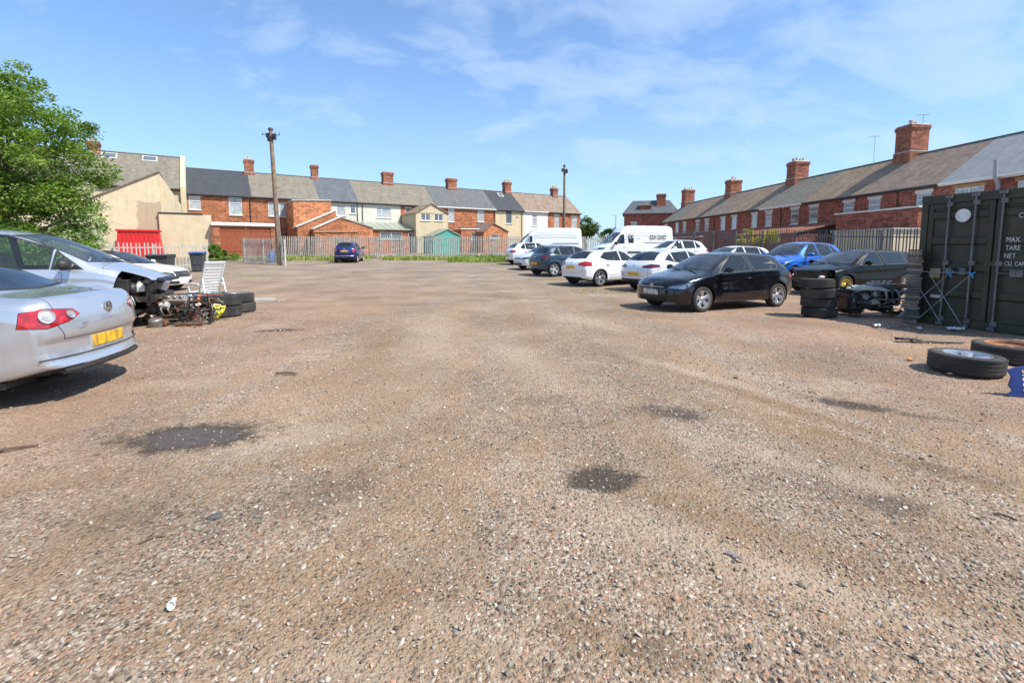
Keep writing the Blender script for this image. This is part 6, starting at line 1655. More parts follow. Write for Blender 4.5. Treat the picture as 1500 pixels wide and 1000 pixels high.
def est_extra(root, S, sp, pm):
    x = sp['L']/2
    m = MB(); m.box(x-.46, x-.40, -.62, .62, .34, .70); m.build('radiator', OILY, root)
    m = MB(); m.bar((x-.30, -.66, .47), (x-.30, .66, .47), .10, .07); m.build('bumper_beam', OILY, root)
    m = MB(); m.bar((x-.38, -.66, .74), (x-.38, .66, .74), .08, .05); m.build('slam_panel', DARK, root)
    for sg in (1, -1): MB().lathe([(.0, 0), (.09, .0), (.10, .04), (.06, .12), (0, .13)], 14, Matrix.Translation((x-.48, sg*.62, .66)) @ Matrix.Rotation(R(-90), 4, 'Y')).build('lamp_housing', DARK, root, smooth=40)
    hoses(root, (x-.45, -.6, .35), (x-.2, .6, .75), 6, .014, HOSE, 3)
EST['extra'] = (est_extra,)
make_car(EST, 'dusty black estate without front bumper, one wheel yellow rimmed, behind the tyre stack', 'car', (11.75, 16.5, .06), R(197), BLACK2)

# -- left side: the saloon, the people carrier, the white saloon --------------
PAS = dict(SALOON)
PAS['tail_rounds'] = [(4.66, .69, .852, .068, 0), (4.72, .52, .868, .042, 0)]
def pas_extra(root, S, sp, pm):
    x = -sp['L']/2
    m = MB()
    xr = lambda y, z: S.X(sp['L'], y, z)
    # plate in its recess, tow eye cover, chrome strip, lettering
    b = MB(); b.obox((xr(0, .55)-.006, 0, .55), (.016, .52, .115)); b.build('number_plate', YPLATE, root, bevel=.003)
    b = MB(); b.obox((xr(0, .55)+.004, 0, .545), (.012, .60, .20)); b.build('plate_recess', SILVER2, root, bevel=.006)
    pts = [(xr(y, .455)-.004+abs(y)*0, y, .455) for y in np.linspace(-.80, .80, 21)]
    b = MB(); b.tube(pts, .006, 6); b.build('bumper_strip', DARK, root)
    b = MB(); b.tube([(S.X(sp['L'], y, .335)+.03, y, .315) for y in np.linspace(-.62, .62, 15)], .03, 8); b.build('bumper_lip', DARK, root, smooth=50)
    Mx = Matrix.Translation((xr(.44, .765)-.022, .435, .765)) @ Matrix(((0, 0, -1, 0), (-1, 0, 0, 0), (0, 1, 0, 0), (0, 0, 0, 1)))
    text_mesh('model_lettering', 'PASSAT', .030, CHROME, root, Mx, .002)
    b = MB(); b.lathe([(0, 0), (.022, 0), (.022, .006), (0, .006)], 14, Matrix.Translation((xr(-.60, .50), -.60, .50)) @ Matrix.Rotation(R(-90), 4, 'Y')); b.build('tow_eye_cap', DARK, root)
PAS['extra'] = (pas_extra,)
make_car(PAS, 'silver saloon seen from behind with red rear lamps and a yellow number plate', 'car', (-6.78, 4.72, 0), R(192), SILVER)

MPV = dict(L=4.82, W=1.88, fo=.96, wb=2.85, R=.335, cowl=.92, wst=2.08,
    top=[(0, .68), (.05, .80), (.25, .92), (.55, 1.04), (.92, 1.17), (1.45, 1.45), (2.08, 1.71), (2.8, 1.80), (3.6, 1.79), (4.35, 1.68), (4.62, 1.30), (4.74, 1.05), (4.80, .86), (4.82, .75)],
    belt=[(0, .64), (.2, .82), (.6, .94), (1.02, 1.03), (2, 1.07), (3.4, 1.10), (4.4, 1.13), (4.7, 1.0), (4.82, .72)],
    edge=[(0, .52, .015), (.25, .68, .02), (.92, .80, .03), (2.08, .66, .055), (2.9, .62, .055), (4.35, .62, .05), (4.62, .70, .035), (4.8, .68, .02), (4.82, .62, .012)],
    plan=[(0, .80), (.35, .90), (.95, .94), (3.6, .94), (4.4, .92), (4.82, .84)], sill=[(0, .26), (.3, .20), (1.0, .21), (3.6, .21), (4.4, .26), (4.82, .34)],
    nose=[(.15, -.10), (.26, -.02), (.42, 0), (.55, -.01), (.70, -.05), (.84, -.16)], tail=[(.25, -.05), (.4, 0), (.6, .01), (.8, .02), (1.0, .05)],
    bow=.24, rw=(4.38, 4.66), side_glass=[('window_front', [(1.18, 1.075), (1.58, 1.085), (1.55, 1.38)]), ('window_front', [(1.64, 1.09), (2.75, 1.11), (2.72, 1.69), (2.25, 1.66), (1.62, 1.43)]), ('window_rear', [(2.86, 1.10), (3.72, 1.135), (3.72, 1.655), (2.84, 1.665)]), ('window_quarter', [(3.82, 1.14), (4.45, 1.20), (4.32, 1.60), (3.82, 1.65)])],
    doors=[('door_front', [(1.42, .30), (2.78, .30), (2.80, 1.06), (2.77, 1.70), (2.35, 1.67), (1.45, 1.0)]), ('door_rear', [(2.80, .30), (3.4, .30), (3.75, .66), (3.77, 1.12), (3.75, 1.68), (2.80, 1.70), (2.82, 1.06)])],
    handles={'door_front': (2.58, .94), 'door_rear': (3.58, .97)}, lamps=[('tail_light', [(4.50, .88, 1.35), (4.66, .72, 1.30), (4.74, .70, .98), (4.55, .91, .95)], 145)], faces=[], panels=[],
    plates=[], badges=[], seats=((2.35, 2), (3.3, 1)), cabin_end=4.4, bq=(.14, .90), msize=1.35, mq=1.36, mirrorm=DARK, seatm=CREAM, wdrop=0.0)
MPV['n'] = 84
MPV['post'] = (lambda S: chop(S, [((S.L/2-.66, 0, .95), (1, 0, -.30)), ((0, 0, 1.06), (0, 0, -1))]),)
def mpv_extra(root, S, sp, pm):
    x = sp['L']/2
    # what the missing bumper, lamps and wing ends leave open to view
    m = MB(); m.bar((x-.30, -.74, .80), (x-.30, .74, .80), .09, .05); m.build('slam_panel', DARK, root, bevel=.01)
    m = MB(); m.box(x-.34, x-.28, -.58, .42, .34, .76)
    for k in range(14): m.box(x-.275, x-.268, -.57, .41, .36+.028*k, .37+.028*k)
    m.build('radiator', OILY, root)
    for sg in (1, -1):
        m = MB(); m.box(x-.95, x-.30, sg*.62-.05, sg*.62+.05, .42, .52); m.build('chassis_leg', OILY, root, bevel=.01)
        m = MB(); m.box(x-.98, x-.55, sg*.66-.09, sg*.66+.09, .52, .86); m.lathe([(.13, 0), (.12, .06), (.04, .08), (0, .08)], 16, Matrix.Translation((x-.80, sg*.60, .86))); m.build('strut_tower', DARK, root, bevel=.015)
        m = MB(); m.lathe([(0, 0), (.10, 0), (.12, .05), (.08, .15), (0, .17)], 16, Matrix.Translation((x-.46, sg*.64, .68)) @ Matrix.Rotation(R(-90), 4, 'Y')); m.build('lamp_housing', DARK, root, smooth=40)
    m = MB(); m.bar((x-.22, -.62, .50), (x-.22, .62, .50), .09, .10); m.build('bumper_beam', OILY, root, bevel=.01)
    engine(root, Vector((x-.62, .05, .60)), .85, 4, R(90))
    m = MB(); m.box(x-.58, x-.38, .48, .72, .60, .80); m.build('battery', DARK, root, bevel=.01)
    m = MB(); m.lathe([(0, 0), (.09, 0), (.10, .1), (.06, .14), (.035, .16), (.035, .2), (0, .2)], 16, Matrix.Translation((x-.44, -.55, .62))); m.build('fluid_bottle', PALEP, root, smooth=40)
    hoses(root, (x-.62, -.70, .42), (x-.16, .72, .84), 13, .016, HOSE, 5); hoses(root, (x-.5, -.70, .40), (x-.16, .5, .82), 5, .011, CAST, 6, 'metal_pipe')
    hoses(root, (x-.5, -.75, .3), (x-.12, .6, .78), 5, .006, BRASS, 9, 'wire')
    m = MB(); m.obox((x-.10, .0, .835), (.14, 1.05, .05), Matrix.Rotation(R(14), 3, 'Y')); m.build('bonnet_lip', DARK, root, bevel=.01)
    m = MB(); m.obox((x-.06, -.40, .72), (.10, .14, .20), Matrix.Rotation(R(20), 3, 'Y')); m.build('broken_lamp', REFL, root, bevel=.02)
    m = MB(); m.obox((x-1.16, .955, .80), (.10, .012, .035)); m.build('side_repeater', WHITELENS, root, bevel=.005)
MPV['extra'] = (mpv_extra,)
make_car(MPV, 'silver people carrier with its front end stripped and engine bay open', 'car', (-9.2, 8.95, .085), R(21.7), SILVER2)

MER = remap(SALOON, [0, .93, 1.15, 2.08, 3.55, 4.15, 4.765], [0, .84, 1.2, 2.1, 3.6, 4.25, 4.86], [(0, 0), (1.0, 1.0), (1.47, 1.46)], 4.86, 1.85, wb=2.87, R=.33, badges=[(1, .66, 'star', .08)], plates=[], roofm=DARK, nose=[(.15, -.10), (.26, -.02), (.42, 0), (.55, -.01), (.66, -.03), (.80, -.12)])
MER['faces'] = [('grille', [(-.42, .50), (.42, .50), (.46, .72), (-.46, .72)], 0, 1.5, 3), ('lower_grille', [(-.80, .27), (-.30, .27), (-.30, .37), (-.72, .37)], 0, 1.3, 3), ('lower_grille', [(.80, .27), (.30, .27), (.30, .37), (.72, .37)], 0, 1.3, 3)]
MER['grillem'] = CHROME
def roofcut(S):
    S.cut([(S.L/2-2.1, -.62), (S.L/2-2.1, .62), (S.L/2-3.55, .62), (S.L/2-3.55, -.62)], 'top', 'black_roof', nmin=.6)
MER['pre'] = (roofcut,)
make_car(MER, 'white saloon with a black roof facing right behind the stripped people carrier', 'car', (-14.35, 17.2, g(0, 17.3)), R(5), WHITE)

# -- vans ---------------------------------------------------------------------
VANB = dict(L=5.95, W=2.02, fo=.98, wb=3.55, R=.345, cowl=.98, wst=1.78,
    top=[(0, .72), (.05, .88), (.25, 1.04), (.6, 1.16), (.98, 1.30), (1.35, 1.72), (1.78, 2.12), (2.15, 2.42), (2.6, 2.58), (3.2, 2.62), (5.6, 2.62), (5.86, 2.56), (5.93, 2.3), (5.95, 1.9)],
    belt=[(0, .68), (.2, .86), (.6, 1.02), (.98, 1.14), (1.6, 1.22), (3, 1.25), (5.6, 1.25), (5.95, 1.2)],
    edge=[(0, .60, .015), (.25, .74, .02), (.98, .86, .03), (1.78, .78, .06), (2.3, .80, .10), (3.0, .84, .13), (5.7, .84, .13), (5.93, .80, .12), (5.95, .78, .1)],
    plan=[(0, .84), (.35, .95), (.95, 1.0), (5.6, 1.0), (5.95, .97)], sill=[(0, .30), (.3, .28), (1.0, .30), (5.0, .32), (5.95, .38)],
    nose=[(.2, -.06), (.35, 0), (.55, 0), (.8, -.04), (1.0, -.12)], tail=[(.3, 0), (1.2, 0), (2.6, .02)], sweepR=.03, bow=.10, redge=.16, tuck=.01, rbelt=.02, waist=.0, crease=-.35, midf=.6,
    side_glass=[('window_front', [(1.34, 1.27), (2.02, 1.30), (2.02, 1.92), (1.78, 1.88)])],
    doors=[('door_front', [(1.20, .45), (2.12, .40), (2.14, 1.95), (1.72, 1.95), (1.22, 1.22)]), ('sliding_door', [(2.24, .42), (3.5, .42), (3.5, 2.15), (2.24, 2.15)])], handles={'door_front': (2.02, 1.08), 'sliding_door': (2.36, 1.08)},
    lamps=[('headlight', [(.14, .60, .98), (.10, .62, .80), (.42, .88, .84), (.62, .96, 1.02)], 40), ('tail_light', [(5.9, .94, 1.3), (5.95, .84, 1.3), (5.95, .84, .8), (5.9, .96, .8)], 165)],
    faces=[('grille', [(-.56, .70), (.56, .70), (.58, .84), (-.58, .84)], 0, 2.2, 4), ('lower_grille', [(-.82, .30), (.82, .30), (.82, .52), (-.82, .52)], 0, 2.0, 4)],
    panels=[], plates=[(1, .58, WPLATE, 4, 0)], badges=[(1, .92, 'disc', .07)], seats=((1.95, 2),), cabin_end=2.55, wstyle='steel', rim_r=.21, bq=(.14, .94), msize=1.5, mq=1.30, mirrorm=DARK, seat_z=.75,
    )
def van_strip(root, S, sp, pm):
    for sg in (1, -1):
        m = MB(); m.box(-sp['L']/2+.35, sp['L']/2-2.3, sg*1.0-.012, sg*1.0+.022, .62, .74); m.build('side_moulding', DARK, root, bevel=.01)
        for z in (1.95, 2.2):
            m = MB(); m.box(-sp['L']/2+.3, sp['L']/2-2.35, sg*.985-.01, sg*.985+.012, z, z+.025); m.build('body_swage', pm, root, bevel=.008)
        m = MB(); m.box(-sp['L']/2+.25, sp['L']/2-3.6, sg*1.0-.01, sg*1.0+.016, 1.36, 1.395); m.build('door_rail', simple('grey_rail', (.3, .3, .31), .5), root)
VANB['extra'] = (van_strip,)
make_car(VANB, 'plain white high roofed panel van without lettering, the left of the two vans', 'van', (2.45, 38.3, g(0, 38)-.05), R(184), WHITE, name='parked_van')
VAN2 = dict(VANB); VAN2['side_glass'] = VANB['side_glass']+[('window_load_dark', [(2.34, 1.34), (2.72, 1.34), (2.72, 1.88), (2.34, 1.88)])]
INK = simple('grey_vinyl', (.62, .63, .65), .5); INKD = simple('dark_vinyl', (.10, .105, .11), .5)
def van_text(root, S, sp, pm):
    van_strip(root, S, sp, pm)
    M = Matrix.Translation((.2, 1.004, 1.74)) @ Matrix(((-1, 0, 0, 0), (0, 0, 1, 0), (0, 1, 0, 0), (0, 0, 0, 1)))
    text_mesh('faint_lettering', 'MODULAR', .30, INK, root, Matrix.Translation((.10, 0, 0)) @ M, .003)
    # the second word is only dark blurred blocks in the photograph
    r = random.Random(4); m = MB(); x = -1.05
    for k in range(5):
        w = .20; x0 = x-k*.26
        m.box(x0-w, x0-w+.05, 1.0, 1.012, 1.60, 1.90); 
        if k != 2: m.box(x0-.05, x0, 1.0, 1.012, 1.60, 1.90)
        for z in (1.60, 1.85) if k % 2 == 0 else (1.72,): m.box(x0-w+.052, x0-.052, 1.0, 1.011, z, z+.05)
    m.build('dark_lettering', INKD, root)
VAN2['extra'] = (van_text,)
make_car(VAN2, 'white high roofed panel van with grey and dark lettering on its side', 'van', (8.65, 35.2, g(0, 35)+.06), R(194), WHITE, name='parked_van')
# ------------------------------------------------------- container and clutter
OLIVE = simple('olive_green_steel', (.038, .040, .022), .5, .0, var=.2, scale=4.5, dirt=(.11, .06, .032), dirt_amt=.5)
OLIVE2 = simple('olive_green_door', (.033, .036, .020), .48, .0, var=.18, scale=4.0, dirt=(.085, .062, .04), dirt_amt=.5)
RODM = simple('grey_locking_bar', (.15, .155, .155), .5, .4, dirt=(.14, .09, .06), dirt_amt=.4)
STENCIL = simple('white_stencil', (.62, .62, .58), .6)
CX, CY = 8.47, 10.0; CD = Vector((.29, -.957)).normalized(); CRZ = math.atan2(CD.y, CD.x)
def container():
    W_, H, L = 2.44, 2.59, 6.06
    root = thing('shipping_container', 'dark green steel shipping container with grey locking bars and white stencilled lettering', 'container', (CX, CY, 0), CRZ)
    b = MB()   # frame: posts, header, sill
    for x in (0, W_-.12): b.box(x, x+.12, 0, .16, .0, H)
    b.box(.12, W_-.12, .004, .15, H-.17, H-.003); b.box(.12, W_-.12, .004, .15, .0, .16)
    for x in (0, W_-.12): b.box(x, x+.12, L-.16, L, 0, H)
    b.box(.12, W_-.12, L-.15, L-.004, H-.15, H-.003); b.box(.12, W_-.12, L-.15, L-.004, 0, .16)
    for x in (.0, W_-.08): b.box(x+.01, x+.07, .16, L-.16, H-.10, H-.002); b.box(x+.01, x+.07, .16, L-.16, .02, .18)
    for x in (-.006, W_-.17):
        for z in (0, H-.12): b.box(x, x+.176, -.008, .17, z-.004, z+.124)
    b.build('frame', OLIVE, root, bevel=.008)
    s_ = MB()  # corrugated flanks, back and roof
    for x, sg in ((.035, 1), (W_-.035, -1)):
        n = int((L-.32)/.07); pts = []
        for k in range(n+1):
            y = .16+(L-.32)*k/n; pts.append((x+sg*(.0 if (k//2) % 2 == 0 else .036), y))
        vs = [(p[0], p[1], .17) for p in pts]+[(p[0], p[1], H-.09) for p in pts]; s_.add(vs, [(i, i+1, n+2+i, n+1+i) for i in range(n)])
    s_.box(.1, W_-.1, L-.06, L-.04, .16, H-.14); s_.box(.07, W_-.07, .15, L-.15, H-.05, H-.03); s_.box(.07, W_-.07, .15, L-.15, .10, .14)
    s_.build('corrugated_side', OLIVE, root)
    zt, zb = H-.175, .165
    for k, (xa, xb) in enumerate(((.125, W_/2-.012), (W_/2+.012, W_-.125))):
        d = MB(); n = 5; hh = zt-zb
        d.box(xa, xb, .05, .09, zb, zt)
        # raised frame and pressed horizontal ribs
        d.box(xa, xa+.09, .02, .05, zb, zt); d.box(xb-.09, xb, .02, .05, zb, zt); d.box(xa+.09, xb-.09, .022, .05, zt-.10, zt); d.box(xa+.09, xb-.09, .022, .05, zb, zb+.10)
        for j in range(4):
            z = zb+.10+(hh-.2)*(j+.75)/4
            d.prism([(.05, z-.09), (.024, z-.055), (.024, z+.055), (.05, z+.09)], lambda p, t_: (t_, p[0], p[1]), xa+.09, xb-.09)
        o = d.build('door', OLIVE2, root, bevel=.006)
        g_ = MB(); g_.box(xa-.018 if k == 0 else xb, xa if k == 0 else xb+.012, .03, .07, zb, zt); g_.build('door_gasket', DARK, o)
        for x in ((.50, .93) if k == 0 else (W_-1.10, W_-.52)):
            r = MB(); r.tube([(x, -.02, .06), (x, -.02, H-.04)], .019, 10); r.build('locking_bar', RODM, o, smooth=40)
            for z in (.14, 1.25, H-.20): MB().box(x-.035, x+.065, -.035, .021, z-.045, z+.045).build('bar_bracket', RODM, o, bevel=.006)
            for z in (.04, H-.06): MB().box(x-.06, x+.05, -.055, .0, z-.03, z+.03).build('bar_cam', RODM, o, bevel=.006)
            h_ = MB(); sg = 1 if x in (.50, W_-1.10) else -1
            h_.bar((x, -.045, 1.08), (x+sg*.40, -.05, 1.08), .035, .018); h_.box(x+sg*.33-.05, x+sg*.33+.05, -.07, .022, 1.02, 1.15); h_.build('door_handle', RODM, o, bevel=.005)
        for z in (.5, 1.25, 2.0):
            h_ = MB(); xx = xa-.06 if k == 0 else xb+.06; h_.box(xx-.06, xx+.06, -.012, .02, z-.05, z+.05); h_.build('hinge', OLIVE, o, bevel=.006)
    s2 = MB(); s2.lathe([(0, -.002), (.125, -.002), (.125, .006), (0, .006)], 36, Matrix.Translation((.72, .016, 2.16)) @ Matrix.Rotation(R(90), 4, 'X')); s2.build('round_sticker', simple('white_sticker', (.72, .72, .70), .5), root)
    m = MB(); m.box(.24, .42, .012, .021, .94, 1.13); m.build('data_plate', simple('buff_plate', (.36, .31, .18), .5, dirt=(.15, .12, .08), dirt_amt=.5), root)
    m = MB(); m.box(.27, .50, .010, .021, .535, .60); m.build('lower_sticker', simple('pale_sticker', (.55, .56, .55), .5), root, bevel=.01)
    m = MB(); m.box(1.12, 1.34, -.0, .018, 1.20, 1.29); m.build('lock_box', OLIVE, root, bevel=.008)
    Mf = lambda x, z: Matrix.Translation((x, .018, z)) @ Matrix(((1, 0, 0, 0), (0, 0, -1, 0), (0, 1, 0, 0), (0, 0, 0, 1)))
    for body, x, z, sz in (('CICU', 1.55, 2.10, .125), ('MAX.', 1.405, 1.68, .125), ('TARE', 1.405, 1.535, .125), ('NET', 1.395, 1.39, .125), ('CU. CAP.', 1.41, 1.25, .105)):
        text_mesh('stencil_lettering', body, sz, STENCIL, root, Mf(x, z), .0015, 'LEFT', sx=.72)
container()
def c_pt(x, y, z=0.0):
    """container coordinates -> world"""
    n = Vector((-CD.y, CD.x)); q = Vector((CX, CY))+CD*x+n*y; return (q.x, q.y, z)

def tyre_on_ground(label, x, y, z, Rr=.33, w=.21, tilt=(0, 0), rim=None, rim_r=.2, style='five', rz=0.0, name='tyre', group=None, cat='tyre', sink=0):
    """a tyre lying flat; the centre of its width at z"""
    root = thing(name, label, cat, (x, y, z), rz, group); root.rotation_euler = (R(90)+tilt[0], tilt[1], rz)
    ty, ri, di = wheel_meshes(Rr, w, rim_r, style, rim)
    b = MB(); b.lathe([(rim_r-.012, -w*.40), (rim_r-.015, 0), (rim_r-.012, w*.40), (rim_r+.03, w*.36), (Rr-.03, w*.3), (Rr-.03, -w*.3), (rim_r+.03, -w*.36)], 32, Matrix.Rotation(R(-90), 4, 'X'), closed=True)
    o = link('tyre_carcass', ty, root); o2 = b.build('inner_wall', RUBBER, root, smooth=40)
    if ri: link('rim', ri, root)
    return root
# stack of four by the black cars
sx, sy = 6.93, 10.75; zz_ = 0
for k, (ox, oy, tx) in enumerate(((.03, 0, 0), (.02, .03, .02), (-.01, 0, -.025), (-.06, .01, .04))):
    tyre_on_ground(('bottom tyre', 'second tyre from the ground', 'third tyre from the ground', 'top tyre')[k]+' of the stack of four beside the black cars', sx+ox, sy+oy, .105+.215*k, .355, .215, (tx, tx*.6), rz=k*.7, group='tyres stacked beside the black cars', rim_r=.215)
def tin():
    root = thing('drink_can', 'crushed pale can lying on top of the stack of four tyres', 'can', (sx-.04, sy-.12, .895), .4); m = MB(); m.lathe([(0, -.07), (.03, -.07), (.034, -.05), (.034, .05), (.03, .07), (0, .07)], 14, Matrix.Rotation(R(90), 4, 'Y')); m.build('can_body', simple('pale_can', (.62, .5, .48), .4, .3), root, smooth=40); MB().lathe([(0, .071), (.027, .071), (.027, .073), (0, .073)], 12, Matrix.Rotation(R(90), 4, 'Y')).build('can_end', CHROME, root)
tin()
# wheels in front of the container
p_ = ground(1424, 551)
tyre_on_ground('wheel with a silver five spoke alloy rim lying flat in front of the container', p_.x+.12, p_.y+.22, .122, .365, .225, (R(1.5), R(1)), ALLOY, .235, 'five', .5, 'car_wheel', cat='wheel')
p_ = ground(1494, 536)
tyre_on_ground('wheel with a rusty brown steel rim lying flat beside the alloy wheel', p_.x+.16, p_.y+.32, .124, .37, .23, (R(1.5), R(-1.5)), simple('rusty_rim', (.30, .13, .06), .85, var=.3), .24, 'steel', .2, 'car_wheel', cat='wheel')
# left heap of tyres
TG = 'tyres piled beside the stripped people carrier'
p_ = ground(318, 466)
x0_, y0_ = p_.x-.10, p_.y+.40
specs_ = [('lower tyre of the front pair under the yellow cloth', 0, 0, .115, .385, None), ('upper tyre of the front pair, dusty, with its hub well facing up', -.02, .02, .355, .39, None),
    ('lower tyre of the left pair next to the engine scrap', -.82, .18, .11, .375, None), ('upper tyre of the left pair next to the engine scrap', -.76, .20, .345, .38, ALLOY),
    ('lower tyre of the rear pair below the white chair', -.10, .80, .11, .375, None), ('upper tyre of the rear pair below the white chair', -.12, .78, .34, .38, ALLOY), ('lower tyre of the back left pair behind the orange strap', -.88, .98, .11, .37, None), ('upper tyre of the back left pair behind the orange strap', -.87, .97, .335, .37, ALLOY)]
for k, (lb, ox, oy, z, rr, rm) in enumerate(specs_):
    tyre_on_ground(lb, x0_+ox, y0_+oy, z, rr, .235, (.02*(k % 3-1), .02*((k+1) % 3-1)), rm, .24, 'twin' if k % 2 else 'seven', k*.9, group=TG)
ORANGE = simple('orange_strap', (.75, .16, .03), .7); YELLOW = simple('yellow_fabric', (.80, .72, .04), .75, var=.12); DKFAB = simple('dark_canvas', (.05, .045, .042), .9); RDFAB = simple('brown_canvas', (.17, .055, .035), .9)
def strap():
    root = thing('ratchet_strap', 'orange strap draped over the piled tyres', 'strap', (x0_-.42, y0_-.05, 0)); m = MB()
    pts = [(-.42, .55, .47), (-.25, .35, .475), (-.12, .1, .47), (.0, -.12, .475), (.04, -.2, .40), (.05, -.22, .22), (.06, -.23, .10)]
    for a, b in zip(pts[:-1], pts[1:]): m.bar(a, b, .05, .006)
    m.build('webbing', ORANGE, root)
    m = MB(); pts = [(0, -.05, .478), (.15, .10, .482), (.32, .22, .482)]
    for a, b in zip(pts[:-1], pts[1:]): m.bar(a, b, .045, .006)
    m.build('loose_end', ORANGE, root)
strap()
def stool():
    p = ground(292, 474); root = thing('folding_stool', 'small folding stool with brown and black canvas in front of the tyres', 'stool', (p.x, p.y+.1, 0), R(12))
    for sg, nm in ((-1, 'leg'), (1, 'leg')):
        m = MB(); y = sg*.17
        m.tube([(-.20, y, .01), (.19, y, .30)], .011, 8); m.build('leg', ALLOY, root, smooth=40)
        m = MB(); m.tube([(.20, y*.86, .01), (-.19, y*.86, .30)], .011, 8); m.build('leg', ALLOY, root, smooth=40)
    m = MB(); n = 8
    vs = [(-.2+.4*i/n, y, .30-.06*math.sin(math.pi*i/n)) for i in range(n+1) for y in (-.19, .19)]
    m.add(vs, [(2*i, 2*i+1, 2*i+3, 2*i+2) for i in range(n)]); o = m.build('seat', DKFAB, root, smooth=60); sd = o.modifiers.new('s', 'SOLIDIFY'); sd.thickness = .006
    m = MB(); vs = [(-.21, -.195, .30), (-.02, -.195, .245), (.02, -.195, .10), (-.12, -.2, .13)]; m.add(vs+[(a, b+.006, c) for a, b, c in vs], [(0, 1, 2, 3), (7, 6, 5, 4), (0, 4, 5, 1), (1, 5, 6, 2), (2, 6, 7, 3), (3, 7, 4, 0)]); m.build('side_flap', RDFAB, root)
stool()
def cloth():
    p = ground(318, 468); root = thing('hi_vis_cloth', 'bright yellow cloth hanging over the front of the tyre pile', 'cloth', (p.x, p.y+.02, 0), R(8))
    r = np.random.default_rng(3); nx_, nz_ = 22, 14; v = []
    for j in range(nz_+1):
        for i in range(nx_+1):
            u = i/nx_; w = j/nz_; x = -.13+.27*u*(1-.25*w*w)+.02*math.sin(5*w); z = .29-.21*w-.05*(u-.4)**2*4*w; y = -.06-.05*math.sin(9*u+3*w)*(.4+w)-.03*math.sin(17*u-4*w)-.10*w+.12*(1-w)**2
            v.append((x, y, z))
    f = [(j*(nx_+1)+i, j*(nx_+1)+i+1, (j+1)*(nx_+1)+i+1, (j+1)*(nx_+1)+i) for j in range(nz_) for i in range(nx_)]
    o = mesh_obj('fabric', v, f, YELLOW, root, smooth=80); sd = o.modifiers.new('s', 'SOLIDIFY'); sd.thickness = .008
    m = MB(); m.tube([(-.16, .04, .30), (-.05, .05, .31), (.06, .04, .30)], [.025, .03, .02], 8); m.build('rolled_hem', simple('pale_yellow_fabric', (.78, .74, .35), .8), root, smooth=60)
cloth()
PLASW = simple('white_plastic', (.76, .76, .73), .45, var=.06, dirt=(.45, .42, .35), dirt_amt=.25)
def lounger():
    x, y = X_at(306, 12.2), 12.2; root = thing('reclining_chair', 'white plastic reclining garden chair with armrests behind the tyres', 'chair', (x, y, 0), R(-28))
    # facing -x
    seat_z = .42
    m = MB()
    for k in range(7): m.box(-.46+.075*k, -.40+.075*k, -.23, .23, seat_z-.012, seat_z+.012)
    for sy_ in (-1, 1): m.box(-.48, .06, sy_*.25-.02, sy_*.25+.02, seat_z-.03, seat_z+.015)
    m.build('seat', PLASW, root, bevel=.006)
    M = Matrix.Rotation(R(-24), 3, 'Y').inverted(); m = MB(); o0 = Vector((.05, 0, seat_z))
    d = Vector((math.sin(R(24)), 0, math.cos(R(24)))); nrm = Vector((-d.z, 0, d.x))
    B = Matrix((nrm, Vector((0, 1, 0)), d)).transposed()
    for k in range(9): m.obox(o0+d*(.09+.083*k), (.016, .42, .058), B)
    for sy_ in (-1, 1): m.obox(o0+d*.41+Vector((0, sy_*.235, 0)), (.035, .045, .86), B)
    m.obox(o0+d*.83, (.035, .51, .06), B); m.obox(o0+d*.02, (.035, .51, .04), B)
    m.build('backrest', PLASW, root, bevel=.008)
    for sy_ in (-1, 1):
        a = MB(); a.tube([(-.42, sy_*.29, seat_z+.20), (-.15, sy_*.30, seat_z+.235), (.14, sy_*.29, seat_z+.22)], [.022, .026, .022], 8); a.bar((-.40, sy_*.285, seat_z+.20), (-.30, sy_*.27, seat_z), .03, .03); a.build('armrest', PLASW, root, smooth=50)
        for (xa, xb) in ((-.38, .0), (.02, -.42)):
            l = MB(); l.bar((xa, sy_*.265, seat_z), (xb+.02, sy_*.275, .0), .035, .035); l.build('leg', PLASW, root, bevel=.006)
        l = MB(); l.bar((.24, sy_*.25, seat_z+.36), (.42, sy_*.27, .0), .035, .035); l.build('rear_strut', PLASW, root, bevel=.006)
lounger()
def slab():
    p = ground(372, 441); root = thing('concrete_slab', 'broken grey concrete slab lying on the ground beside the tyre pile', 'slab', (p.x, p.y, g(p.x, p.y)), R(8)); m = MB()
    m.prism([(-.55, -.30), (.1, -.36), (.52, -.22), (.60, .12), (.20, .34), (-.40, .30), (-.58, .05)], lambda q, t_: (q[0], q[1], t_+.03*q[0]), -.02, .065)
    m.build('slab', simple('weathered_concrete', (.36, .32, .26), .9, var=.2, bump=.01), root, bevel=.01)
    m = MB(); m.obox((.75, .1, .01), (.16, .12, .05), Matrix.Rotation(.4, 3, 'Z')); m.obox((.72, -.16, .01), (.09, .07, .04), Matrix.Rotation(1, 3, 'Z')); m.build('broken_piece', simple('weathered_concrete', (.36, .32, .26)), root, bevel=.01)
slab()
